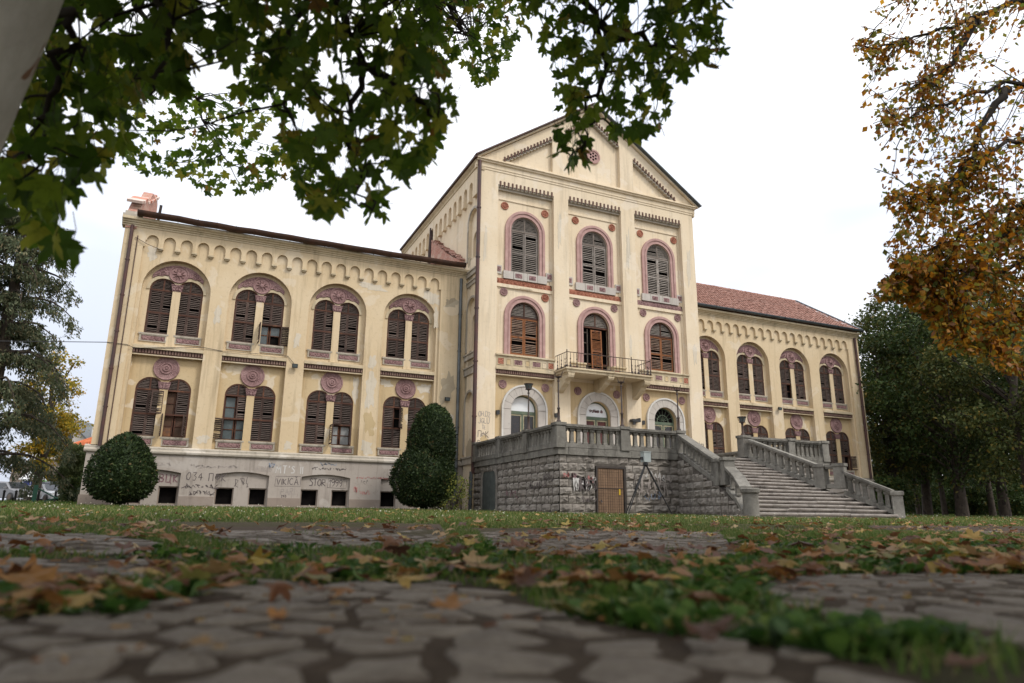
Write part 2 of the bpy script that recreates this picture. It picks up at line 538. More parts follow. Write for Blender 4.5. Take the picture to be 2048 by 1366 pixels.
def frame_mesh(name, w, h, mat, bars):
    r = w/2
    b = MB()
    b.prism([arch_band(0, 0, h-r, r+0.012, r-0.035, 16)], -0.02, 0.075)
    for z in bars: b.box(-r+0.035, r-0.035, -0.012, 0.07, z-0.03, z+0.03)
    b.box(-0.026, 0.026, -0.015, 0.06, bars[0]+0.03, h-0.04)
    b.box(-r+0.035, r-0.035, -0.03, 0.08, -0.035, 0.012)
    return b.mesh(name, mat)

def shade_sheet_mesh(name, w, h, mat, y=0.2):
    b = MB()
    b.prism([arch(0, 0.0, h-w/2, w/2-0.002, 12)], y, y+0.01)
    return b.mesh(name, mat)

def sash_mesh(name, w, z0, z1, mat, rows=2):
    """glazing bars of one casement pair between z0 and z1"""
    b = MB()
    for x0, x1 in ((-w/2+0.035, -0.02), (0.02, w/2-0.035)):
        b.box(x0, x0+0.05, 0.12, 0.17, z0, z1); b.box(x1-0.05, x1, 0.12, 0.17, z0, z1)
        for k in range(rows+1):
            z = z0+(z1-z0-0.045)*k/rows
            b.box(x0+0.05, x1-0.05, 0.122, 0.168, z, z+0.04)
    return b.mesh(name, mat)

WW, WH = 1.09, 2.57                     # twin windows of the wings
ZS = WH-WW/2
LW = WW/2-0.035-0.004
UPZ, LOZ = 0.985, 0.02
UPH, LOH = ZS-0.03-UPZ-0.005, 0.945-LOZ
T = {}
T['frame'] = frame_mesh('window_frame', WW, WH, FRAMEW, [ZS, 0.965])
T['pane'] = shade_sheet_mesh('pane', WW, WH, DARK)  # matte black backing, room shade painted behind the slats
for k in range(4):
    T['up%d' % k] = leaf_mesh('shutter_upper', LW, UPH, SHUT, 10, seed=20+k)
    T['lo%d' % k] = leaf_mesh('shutter_lower', LW, LOH, SHUT, 9, seed=40+k)
    T['fan%d' % k] = fan_mesh('shutter_lunette', WW/2-0.04, SHUT, 6, seed=60+k)
T['sashup'] = sash_mesh('sash', WW, UPZ, UPZ+UPH, FRAMEW)
T['sashlo'] = sash_mesh('sash', WW, LOZ, LOZ+LOH, FRAMEW)
def lite_mesh(w, z0, z1, mat, side):
    b = MB()
    x0, x1 = ((-w/2+0.05, -0.03) if side == 'l' else (0.03, w/2-0.05))
    b.box(x0, x1, 0.15, 0.158, z0, z1)
    return b.mesh('pane', mat)

def wing_window(cx, z, state=None, k=0):
    """state: dict leaf -> None (missing) or opening angle in degrees; keys ul ur ll lr"""
    state = state or {}
    y = YW+REC+0.03
    w = put(T['frame'], 'window', BLD, (cx, y, z))
    put(T['pane'], 'pane', w, (cx, y, z))
    put(T['fan%d' % (k % 4)], 'shutter_lunette', w, (cx, y, z+ZS+0.01))
    put(T['fan%d' % ((k+1) % 4)], 'shutter_lunette', w, (cx, y, z+ZS+0.01), scale=(-1, 1, 1))
    openup = openlo = False
    for key, nm, side, zz in (('ul', 'up', -1, UPZ), ('ur', 'up', 1, UPZ), ('ll', 'lo', -1, LOZ), ('lr', 'lo', 1, LOZ)):
        a = state.get(key, 0)
        if a != 0:
            if nm == 'up': openup = True
            else: openlo = True
        if a is None: continue
        me = T['%s%d' % (nm, (k+(side+1)//2+(2 if nm == 'lo' else 0)) % 4)]
        jig = rnd.gauss(0, 0.012)
        yy = y-(0.03 if a else 0.0)+rnd.uniform(-0.006, 0.006)
        ang = -math.radians(a)+jig
        put(me, 'shutter_leaf', w, (cx+side*(WW/2-0.037), yy, z+zz), (0, 0, ang if side < 0 else -ang), (1 if side < 0 else -1, 1, 1))
    if openup: put(T['sashup'], 'sash', w, (cx, y, z))
    if openlo: put(T['sashlo'], 'sash', w, (cx, y, z))
    for key, mat in state.get('glass', {}).items():
        z0, z1 = (UPZ, UPZ+UPH) if key[0] == 'u' else (LOZ, LOZ+LOH)
        if len(key) == 3:                       # one half of the casement
            zm = (z0+z1)/2
            z0, z1 = (zm, z1) if key[2] == 't' else (z0, zm)
        put(lite_mesh(WW, z0, z1, mat, key[1]), 'pane', w, (cx, y, z))
    return w

# --- shared ornament meshes
def medallion_mesh():
    b = MB()
    b.lathe_y(0, 0, 0, [(0.53, 0.0), (0.53, 0.05), (0.505, 0.075), (0.47, 0.07), (0.455, 0.045), (0.43, 0.05), (0.27, 0.062), (0.25, 0.085), (0.215, 0.085), (0.20, 0.055), (0.15, 0.055), (0.135, 0.10), (0.09, 0.105), (0.075, 0.075), (0.055, 0.075), (0.045, 0.11), (0.015, 0.12)], 56, 0, {5: 0.022, 6: 0.022})
    return b.mesh('medallion', MAUVE, 35)
def roundel_mesh(mat):
    b = MB()
    b.lathe_y(0, 0, 0, [(0.225, 0.0), (0.225, 0.045), (0.20, 0.06), (0.165, 0.05), (0.15, 0.02), (0.115, 0.02), (0.10, 0.055), (0.07, 0.055), (0.055, 0.025), (0.04, 0.045), (0.012, 0.055)], 24)
    for k in range(6):
        a = PI*k/3
        b.slab((0.13*math.cos(a), -0.035, 0.13*math.sin(a)), (0.03*math.cos(a), 0, 0.03*math.sin(a)), (0, 0.012, 0), (-0.018*math.sin(a), 0, 0.018*math.cos(a)))
    return b.mesh('roundel', mat, 35)
def tympanum_meshes():
    """mauve panel under the bay arch: origin at the arch centre (bay axis, springing)"""
    wz = 0.03; wx = 0.55; rs = 0.70; R = 1.27; dz, dr = 0.83, 0.42
    n = 22
    a0 = math.radians(33)
    out = [(R*math.cos(a0+(PI-2*a0)*i/n), R*math.sin(a0+(PI-2*a0)*i/n)) for i in range(n+1)]
    tipz = out[-1][1]
    low = []
    # left sub-arch from the tip to the disc
    x = out[-1][0]
    while True:
        x += 0.03
        d = rs*rs-(x+wx)**2
        z = wz+math.sqrt(d) if d > 0 else tipz
        if x > -dr:
            zd = dz-math.sqrt(max(0, dr*dr-x*x))
            if zd < z: break
        low.append((x, min(z, tipz-0.01) if x < -0.9 else z))
    x0 = x
    bot = []
    a1 = math.atan2(dz-math.sqrt(dr*dr-x0*x0)-dz, x0)
    a2 = -PI-a1
    for i in range(15):
        a = a1+(a2-a1)*i/14 if a1 > -PI/2*3 else 0
        bot.append((dr*math.cos(a), dz+dr*math.sin(a)))
    right = [(-p[0], p[1]) for p in low[::-1]]
    loop = out+low+bot+right
    b = MB()
    b.prism([loop], -0.05, 0.02)
    b.prism([arch_band(0, 0.70, 0.70, 0.001, 0.0005, 3)], -0.01, 0)   # sliver keeps the disc axis marked
    tp = b.mesh('tympanum', MAUVER)
    d = MB()
    d.lathe_y(0, dz, -0.05, [(dr-0.01, 0.0), (dr-0.01, 0.035), (dr-0.035, 0.05), (dr-0.065, 0.03), (dr-0.08, 0.012), (0.10, 0.02), (0.09, 0.06), (0.03, 0.085)], 32)
    for ring_, rr, n_, ln, h in ((0, 0.20, 10, 0.085, 0.05), (1, 0.125, 7, 0.06, 0.075)):
        for k in range(n_):
            a = 2*PI*(k+0.5*ring_)/n_
            e = Vector((math.cos(a), 0, math.sin(a)))
            t = Vector((-math.sin(a), 0, math.cos(a)))
            c = Vector((0, -0.05-h*0.6, dz))+e*rr
            tip = c+e*ln+Vector((0, -h*0.35, 0))
            root = c-e*ln
            d.add([tuple(root), tuple(c+t*ln*0.45+Vector((0, 0.03, 0))), tuple(tip), tuple(c-t*ln*0.45+Vector((0, 0.03, 0))), tuple(c+Vector((0, -0.03, 0)))], [(0,1,4),(1,2,4),(2,3,4),(3,0,4)])
    rosette = d.mesh('rosette', MAUVE, 35)
    # scroll work on the two wings of the panel
    scroll = []
    for sg in (-1, 1):
        s = MB()
        for cx, cz, r0 in ((0.62, 0.82, 0.11), (0.81, 0.745, 0.065)):
            pts = [(sg*(cx+r0*(1-0.16*i/2)*math.cos(i*0.75)*0.9), -0.06, cz+r0*(1-0.16*i/2)*math.sin(i*0.75)) for i in range(12)]
            s.tube(pts, [0.018]*6+[0.013]*6, 5)
        pts = [(sg*(0.44+0.1*i), -0.058, 0.70+0.03*math.sin(i*1.6)+0.03*(i < 2)) for i in range(6)]
        s.tube(pts, [0.02, 0.02, 0.018, 0.016, 0.012, 0.008], 5)
        scroll.append(s.mesh('scroll_relief', MAUVE, 50))
    return tp, rosette, scroll
T['medal'] = medallion_mesh()
T['roundel'] = roundel_mesh(MAUVE)
T['roundelr'] = roundel_mesh(BRICKRED)
T['tymp'], T['rosette'], T['scroll'] = tympanum_meshes()

def frieze_mesh(w, h):
    """framed panel with carved running leaf; origin at centre, facing -Y"""
    b = MB()
    b.box(-w/2, w/2, -0.02, 0.03, -h/2, h/2, 0)
    n = max(3, int(round(w/0.13)))
    for i in range(n):
        x = -w/2+w*(i+0.5)/n
        s = 1 if i % 2 else -1
        b.slab((x, -0.028, 0), (w/n*0.36, 0, s*h*0.28), (0, 0.012, 0), (-s*0.012, 0, 0.022), 1)
        b.slab((x+w/n*0.2, -0.026, -s*h*0.24), (0.022, 0, 0.01), (0, 0.01, 0), (-0.008, 0, 0.022), 1)
    return b.mesh('frieze_panel', [MAUVER, MAUVE])
T['frieze'] = frieze_mesh(0.92, 0.20)
def foot_mesh():
    b = MB()
    b.box(-0.12, 0.12, -0.15, -0.001, 0.0, 0.075)
    b.box(-0.085, 0.085, -0.10, -0.001, -0.06, -0.0005)
    return b.mesh('corbel_foot', TRIM)
T['foot'] = foot_mesh()
def capital_mesh():
    b = MB()
    b.prism([[(-0.19, -0.14), (0.19, -0.14), (0.24, 0.10), (0.24, 0.16), (-0.24, 0.16), (-0.24, 0.10)]], -0.06, 0.10)
    for x in (-0.12, 0.0, 0.12):
        b.slab((x, -0.075, 0.0), (0.045, 0, 0), (0, 0.018, 0), (0.0, 0, 0.09))
        b.slab((x, -0.085, 0.07), (0.03, 0, 0), (0, 0.018, 0), (0, 0, 0.03))
    b.box(-0.255, 0.255, -0.08, 0.10, 0.14, 0.175)
    return b.mesh('capital', MAUVER)
T['capital'] = capital_mesh()

ZP0, ZP1 = 2.64, 2.96           # plinth moulding
def string_course(parent, x0, x1, zb, zt, ytop, yback, ledge=True):
    """dentil course: dark band with teeth between a lower fillet and an upper ledge"""
    b = MB()
    zt2 = zt-0.05
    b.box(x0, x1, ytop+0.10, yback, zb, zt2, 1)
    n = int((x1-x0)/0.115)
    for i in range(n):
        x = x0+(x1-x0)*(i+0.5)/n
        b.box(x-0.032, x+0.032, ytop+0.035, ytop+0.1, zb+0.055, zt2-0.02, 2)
    b.box(x0, x1, ytop+0.05, yback-0.001, zb-0.045, zb+0.004, 0)
    b.box(x0, x1, ytop-0.03, yback-0.002, zt2, zt+0.07, 0)
    b.box(x0, x1, ytop+0.02, yback-0.003, zt+0.07, zt+0.13, 0)
    return b.build('string_course', [TRIM, DENTD, DENT], parent)

def build_wing(xL, xR, centres, half, states, pipe_xs, tag_):
    y0 = YW
    # wall sheet with the tall arched bays
    zs = 11.43-half
    b = MB()
    holes = [arch(c, ZP1-0.4, zs, half, 22) for c in centres]
    b.prism([rect(xL, xR, ZP1-0.5, 12.9)]+holes, y0, y0+REC)
    b.build('wing_wall', CREAM, BLD)
    # the recessed bay walls with their windows
    for bi, c in enumerate(centres):
        p = MB()
        p.prism([rect(c-half-0.08, c+half+0.08, 7.25, 11.6)]+[arch(c+s*0.55, 8.0, 8.0+ZS, WW/2+0.012, 16) for s in (-1, 1)], y0+REC-0.002, y0+REC+0.30)
        p.build('bay_wall', CREAM, BLD)
        p = MB()
        p.prism([rect(c-half-0.08, c+half+0.08, 2.5, 7.249)]+[arch(c+s*0.55, 3.45, 3.45+ZS, WW/2+0.012, 16) for s in (-1, 1)], y0+REC-0.002, y0+REC+0.30)
        p.build('bay_wall', OCHRE, BLD)
        # raised arch bands round the upper windows, following the tympanum
        p = MB()
        for s in (-1, 1):
            p.prism([arch_band(c+s*0.55, 8.0+ZS, 8.0+ZS, WW/2+0.145, WW/2+0.014, 16)], y0+REC-0.045-0.002*(s > 0), y0+REC)
        p.build('arch_band', TRIM, BLD)
        tp = put(T['tymp'], 'tympanum', BLD, (c, y0+REC-0.005, 10.01))
        put(T['rosette'], 'rosette', tp, (c, y0+REC-0.005, 10.01))
        for sm_ in T['scroll']: put(sm_, 'scroll_relief', tp, (c, y0+REC-0.005, 10.01))
        put(T['medal'], 'medallion', BLD, (c, y0+REC-0.003, 6.45))
        for zc, zb, zm in ((10.17, 8.0, CREAM), (5.655, 3.45, OCHRE)):
            put(T['capital'], 'capital', BLD, (c, y0+REC-0.01, zc))
            p = MB()
            p.box(c-0.17, c+0.17, y0+REC-0.055, y0+REC, zb-0.42, zc-0.14)
            p.box(c-0.20, c+0.20, y0+REC-0.075, y0+REC-0.001, zb-0.55, zb-0.42)
            p.build('mullion_pier', zm, BLD)
        for zb in (8.0, 3.45):
            for s in (-1, 1):
                p = MB()
                x = c+s*0.70
                p.box(x-0.60, x+0.56+0.04*(s < 0), y0+REC-0.07, y0+REC-0.002, zb-0.09, zb-0.012)
                p.prism([rect(x-0.56, x+0.56, zb-0.40, zb-0.09), rect(x-0.48, x+0.48, zb-0.36, zb-0.13)], y0+REC-0.05, y0+REC-0.002)
                p.build('window_sill', LIME, BLD)
                put(T['frieze'], 'frieze_panel', BLD, (x, y0+REC-0.015, zb-0.245))
        string_course(BLD, c-half, c+half, 6.98, 7.27, y0, y0+REC)
        for row, zb in ((0, 8.0), (1, 3.45)):
            for s in (0, 1):
                wing_window(c+(s*2-1)*0.55, zb, states.get((bi, row, s)), k=bi*3+row*5+s*2)
    # corner strips and corbel table, one step in front of the wall
    for x0, x1 in ((xL-0.001, centres[0]-half-0.17), (centres[-1]+half+0.15, xR+0.001)):
        b = MB()
        b.box(x0, x1, y0-0.12, y0+0.001, ZP1, 11.85)
        b.build('corner_pilaster', CREAM, BLD)
    a0, a1 = centres[0]-half-0.17, centres[-1]+half+0.15
    n = 20
    per = (a1-a0)/n
    loop = [(xL-0.001, 11.851), (a0, 11.851)]
    for i in range(n):
        x = a0+per*i
        f = 0.105*(1 if i else 0.6)
        r = (per-0.21)/2
        loop += [(x+f, 11.851), (x+f, 12.16)]
        cx = x+per/2
        loop += [(cx+r*math.cos(PI-PI*k/10), 12.17+r*1.08*math.sin(PI*k/10)) for k in range(11)]
        loop += [(x+per-0.105, 12.16), (x+per-0.105, 11.851)]
    loop += [(a1, 11.851), (xR+0.001, 11.851), (xR+0.001, 12.9), (xL-0.001, 12.9)]
    b = MB()
    b.prism([loop], y0-0.125, y0+0.002)
    b.build('corbel_table', CREAM, BLD)
    for i in range(1, n):
        put(T['foot'], 'corbel_foot', BLD, (a0+per*i, y0, 11.80))
    # cornice
    b = MB()
    prof = [(y0+0.3, 12.72), (y0-0.16, 12.72), (y0-0.16, 12.79), (y0-0.21, 12.81), (y0-0.21, 12.86), (y0-0.28, 12.89), (y0-0.28, 12.93), (y0-0.38, 12.98), (y0-0.38, 13.10), (y0+0.3, 13.10)]
    b.prism([prof], xL-0.14, xR+0.02, 'YZ')
    b.build('cornice', TRIM, BLD)
    # plinth with basement niches
    yp = y0-0.12
    b = MB()
    niches, wins = [], []
    for c in centres:
        h = 1.11
        nl = [(c-h, 0.1), (c-h, 1.90)]+[(c-h+2*h*k/12, 1.90+0.13*math.sin(PI*k/12)) for k in range(1, 12)]+[(c+h, 1.90), (c+h, 0.1)]
        niches.append(nl)
        wins += [(c-h+0.04, c-h+0.80), (c+h-0.80, c+h-0.04)]
    b.prism([rect(xL-0.12, xR+0.02, 0.05, ZP0)]+niches, yp, yp+0.14)
    b.build('plinth', PLINTH, BLD)
    b = MB()
    b.prism([rect(xL, xR, 0.0, ZP0-0.02)]+[rect(a, d, 0.58, 1.34) for a, d in wins], yp+0.14, yp+0.5)
    b.build('plinth_recess', PLINTH, BLD)
    segs = [xL-0.16]+[v for c in centres for v in (c-1.11, c+1.11)]+[xR+0.04]
    for k in range(0, len(segs), 2):
        b = MB()
        b.box(segs[k], segs[k+1]-0.001, yp-0.04, yp-0.0005, 0.0, 0.93)
        b.build('base_course', PLINTHD, BLD)
    b = MB()
    prof = [(y0+0.1, ZP0), (yp-0.03, ZP0), (yp-0.09, ZP0+0.05), (yp-0.10, ZP0+0.12), (yp-0.06, ZP0+0.17), (yp-0.02, ZP0+0.2), (yp-0.015, ZP0+0.27), (y0+0.0, ZP1+0.02), (y0+0.1, ZP1+0.02)]
    b.prism([prof], xL-0.22, xR+0.03, 'YZ')
    b.build('plinth_moulding', LIME, BLD)
    for a, d in wins:
        f = MB()
        f.prism([rect(a, d, 0.58, 1.34), rect(a+0.05, d-0.05, 0.63, 1.29)], yp+0.22, yp+0.30)
        w = f.build('basement_window', PLINTHD, BLD)
        q = MB(); q.box(a+0.05, d-0.05, yp+0.46, yp+0.48, 0.6, 1.3)
        q.build('pane', DARK, w)
    # unseen black sheet and deck added to keep skylight out behind the shutters
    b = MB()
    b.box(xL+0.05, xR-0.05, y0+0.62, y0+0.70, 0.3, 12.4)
    b.build('room_shade_sheet', DARK, BLD)
    b = MB()
    b.box(xL, xR, y0+REC+0.3, y0+9.9, 12.35, 12.5)
    b.build('skylight_block_deck', PLINTHD, BLD)
    b = MB()
    b.box(xL, xL+0.4, y0+REC, y0+10, 0.0, 12.9)
    b.box(xR-0.4, xR, y0+REC, y0+10, 0.0, 12.9)
    b.box(xL+0.4, xR-0.4, y0+9.6, y0+10, 0.0, 12.9)
    b.build('outer_wall', CREAM, BLD)

LC = [-1.56, 2.05, 5.68, 9.37]
RC = [28.68, 32.32, 35.96, 39.58]
WST = {(1, 0, 1): {'ll': 88, 'lr': 172, 'glass': {'ll': GLASSG, 'lrt': GLASSG}},
       (0, 1, 1): {'ul': 165, 'll': 84, 'lr': 80, 'glass': {'ul': BOARDBR, 'llb': PANEO, 'llt': BOARDBR, 'lr': BOARDBR}},
       (1, 1, 0): {'ul': None, 'll': 160, 'lr': None, 'glass': {'ul': GLASSG, 'll': GLASSG, 'lr': GLASSG}},
       (2, 1, 1): {'ul': 14, 'll': 86, 'lr': 83, 'glass': {'ll': GLASSW, 'lr': GLASSW}},
       (3, 1, 0): {'ur': 55}}
build_wing(-3.95, 12.42, LC, 1.41, WST, (), 'l')
RST = {(2, 0, 0): {'lr': None}, (3, 1, 1): {'lr': 150}, (1, 1, 0): {'ul': 12}}
build_wing(26.55, 42.12, RC, 1.37, RST, (), 'r')

# --- downpipes and gutters
def pipe(pts, r, mat, clamps=True):
    b = MB()
    b.tube(pts, r, 10)
    p0, p1 = Vector(pts[0]), Vector(pts[-1])
    if clamps:
        n = 6
        for i in range(1, n):
            c = p0.lerp(p1, i/n)
            b.lathe_z(c.x, c.y, [(r*1.02, c.z-0.03), (r*1.28, c.z-0.03), (r*1.28, c.z+0.03), (r*1.02, c.z+0.03)], 10)
    return b.build('downpipe', mat, BLD, 50)
pipe([(-3.66, YW-0.24, 12.72), (-3.62, YW-0.24, 2.9)], 0.075, PIPEB)
pipe([(-3.40, YW-0.15, 12.3), (-3.38, YW-0.15, 3.0)], 0.018, PIPEB, False)
pipe([(12.02, YW-0.22, 12.6), (12.02, YW-0.22, 0.6)], 0.085, PIPEG)
pipe([(41.72, YW-0.24, 12.72), (41.75, YW-0.24, 2.9)], 0.08, PIPEB)
pipe([(12.30, YC-0.10, 18.9), (12.30, YC-0.10, 2.2)], 0.10, PIPEB)
pipe([(12.22, YC-0.06, 2.3), (12.20, YC-0.06, 0.45)], 0.085, PIPEG)

def gutter(x0, x1, y, z, r, mat, sag=0.0, brackets=True):
    n = int((x1-x0)/0.8)
    b = MB()
    m = 8
    prof = [(-math.cos(PI*k/m)*r, -math.sin(PI*k/m)*r*1.05) for k in range(m+1)]
    prof += [(p[0]*0.93, p[1]*0.93+0.005) for p in prof[::-1]]
    vs, fs = [], []
    k = len(prof)
    rr = random.Random(5)
    for i in range(n+1):
        x = x0+(x1-x0)*i/n
        dz = -sag*math.sin(PI*i/n)+(rr.gauss(0, 0.012) if sag else 0)
        for a, c in prof: vs.append((x, y+a, z+c+dz))
    for i in range(n):
        for j in range(k):
            j2 = (j+1) % k
            fs.append((i*k+j, i*k+j2, (i+1)*k+j2, (i+1)*k+j))
    fs.append(tuple(range(k))); fs.append(tuple(n*k+j for j in range(k))[::-1])
    b.add(vs, fs)
    g = b.build('gutter', mat, BLD, 50)
    if brackets:
        q = MB()
        for i in range(0, n+1, 1):
            x = x0+(x1-x0)*i/n
            q.tube([(x, y-math.cos(PI*j/8)*(r+0.012), z-math.sin(PI*j/8)*(r+0.012)*1.05-sag*math.sin(PI*i/n)) for j in range(9)], 0.014, 4)
        q.build('gutter_brackets', mat, g)
    return g
gutter(-3.5, 12.1, YW-0.50, 13.34, 0.21, GUTTER, 0.05)
gutter(26.62, 42.3, YW-0.50, 13.30, 0.13, FLASH)

# --- right wing roof
RA, RB = Vector((0, YW-0.42, 13.30)), Vector((0, YW+5.0, 16.95))
def roof_right():
    x0, x1 = 26.6, 42.2
    b = MB()
    b.prism([[(RA.y+0.05, RA.z-0.08), (RB.y, RB.z-0.06), (RB.y+5.4, RA.z-0.08)]], x0, x1-0.02, 'YZ')
    rf = b.build('roof', BRICK, BLD)
    d = (RB-RA); L = d.length; d.normalize()
    nrm = Vector((0, -d.z, d.y))
    t = MB()
    nx, ny = 66, 24
    wd, hg = (x1-0.15-x0)/nx, L/ny
    q = random.Random(3)
    for j in range(ny):
        for i in range(nx):
            x = x0+wd*i+(0.5*wd if j % 2 else 0)
            if x+wd > x1-0.1: continue
            p = RA+d*(hg*j-0.03)
            o = q.gauss(0, 0.006)
            vs = []
            for e, lift in ((0, 0.06), (1.16, 0.012)):
                for u, h in ((0.02, 0.0), (0.25, 0.028), (0.5, 0.035), (0.75, 0.028), (0.98, 0.0)):
                    v = p+d*(hg*e)+nrm*(lift+h+o)
                    vs.append((x+wd*u+q.gauss(0, 0.003), v.y, v.z))
            t.add(vs, [(k, k+1, k+6, k+5) for k in range(4)]+[(0, 1, 2, 3, 4)])
    o = t.build('roof_tiles', TILE, rf)
    o['kind'] = 'stuff'
    r = MB()
    for i in range(40):
        x = x0+(x1-0.2-x0)*i/40
        r.tube([(x, RB.y, RB.z+0.02+q.gauss(0, 0.01)), (x+0.36, RB.y, RB.z+0.045+q.gauss(0, 0.01))], [0.12, 0.10], 8)
    o = r.build('ridge_tiles', TILE, rf)
    v = MB()
    v.slab((x1-0.02, (RA.y+RB.y)/2-0.02, (RA.z+RB.z)/2+0.07), (0.13, 0, 0), d*(L/2+0.08), nrm*0.05)
    v.build('verge_flashing', FLASH, rf)
    e = MB()
    e.slab(((x0+x1)/2, RA.y-0.02, RA.z+0.02), ((x1-x0)/2, 0, 0), d*0.10, nrm*0.035)
    e.build('eaves_flashing', FLASH, rf)
    # two birds' worth of loose tile on the eaves is only a broken tile
    g = MB()
    g.prism([[(RA.y+0.3, 12.9), (RB.y, RB.z-0.1), (RB.y+5.2, 12.9)]], x1-0.42, x1-0.12, 'YZ')
    g.build('gable_wall', CREAM, BLD)
roof_right()

# --- left wing: the roof is gone, the stump of the end gable stands
g = MB()
q = random.Random(8)
top = [(YW-0.15, 13.10), (YW-0.1, 13.45), (33.7, 13.75), (34.3, 14.25), (34.9, 14.62), (35.4, 14.8), (36.2, 15.35), (37.2, 15.7), (38.4, 16.6), (39.6, 16.9), (40.6, 17.5), (41.6, 17.3), (41.8, 16.2), (42.3, 15.4), (42.4, 12.6), (YW-0.15, 12.6)]
g.prism([top], -3.95, -3.50, 'YZ')
gb = g.build('gable_stump', BRICK, BLD)
VB = [simple('pale_verge_brick', (0.55, 0.40, 0.34), (0.62, 0.52, 0.46), 3.0), simple('red_verge_brick', (0.42, 0.16, 0.10), (0.50, 0.24, 0.17), 3.0)]
for i in range(26):
    y = 33.45+i*0.31
    if i in (8, 9, 19): continue
    z = 13.62+(y-33.45)*0.50+(0.25 if i < 8 else 0.0)
    g = MB()
    g.slab((-3.74+q.gauss(0, .03), y, z+0.10), (0.32, 0, 0), (0, 0.135, 0.075), (0, -0.03, 0.055))
    g.build('verge_brick', VB[1 if i in (3, 4, 5, 6, 12, 13, 15, 17, 18) else 0], gb)
g = MB()
g.box(-4.09, -3.30, YW-0.34, YW+0.05, 13.101, 13.22)
g.box(-4.02, -3.42, YW-0.25, YW+0.05, 13.22, 13.38)
g.build('gable_kneeler', LIME, gb)
g = MB()
for dx, z0, z1, ln in ((0.0, 15.0, 17.6, 0.5), (0.10, 14.2, 16.5, 0.35), (-0.05, 13.6, 15.2, 0.8)):
    g.slab((-3.42+dx, 42.2, (z0+z1)/2), (0.07, 0, 0), (0, 0.08, 0), (0.05, 0.1, (z1-z0)/2))
g.build('charred_timber', simple('charred_timber', (0.02, 0.016, 0.014), (0.045, 0.035, 0.03), 6.0), gb)

# --- central block
CX = 19.53
CL, CRX = 12.42, 26.60
BAYS = [(13.45, 16.85), (17.78, 21.32), (22.26, 25.66)]
BC = [15.20, 19.62, 24.05]
b = MB()
b.prism([rect(CL, CRX, 2.3, 18.52)]+[rect(a, d, 2.301, 17.78) for a, d in BAYS], YC, YC+REC)
b.build('central_wall', PALE, BLD)
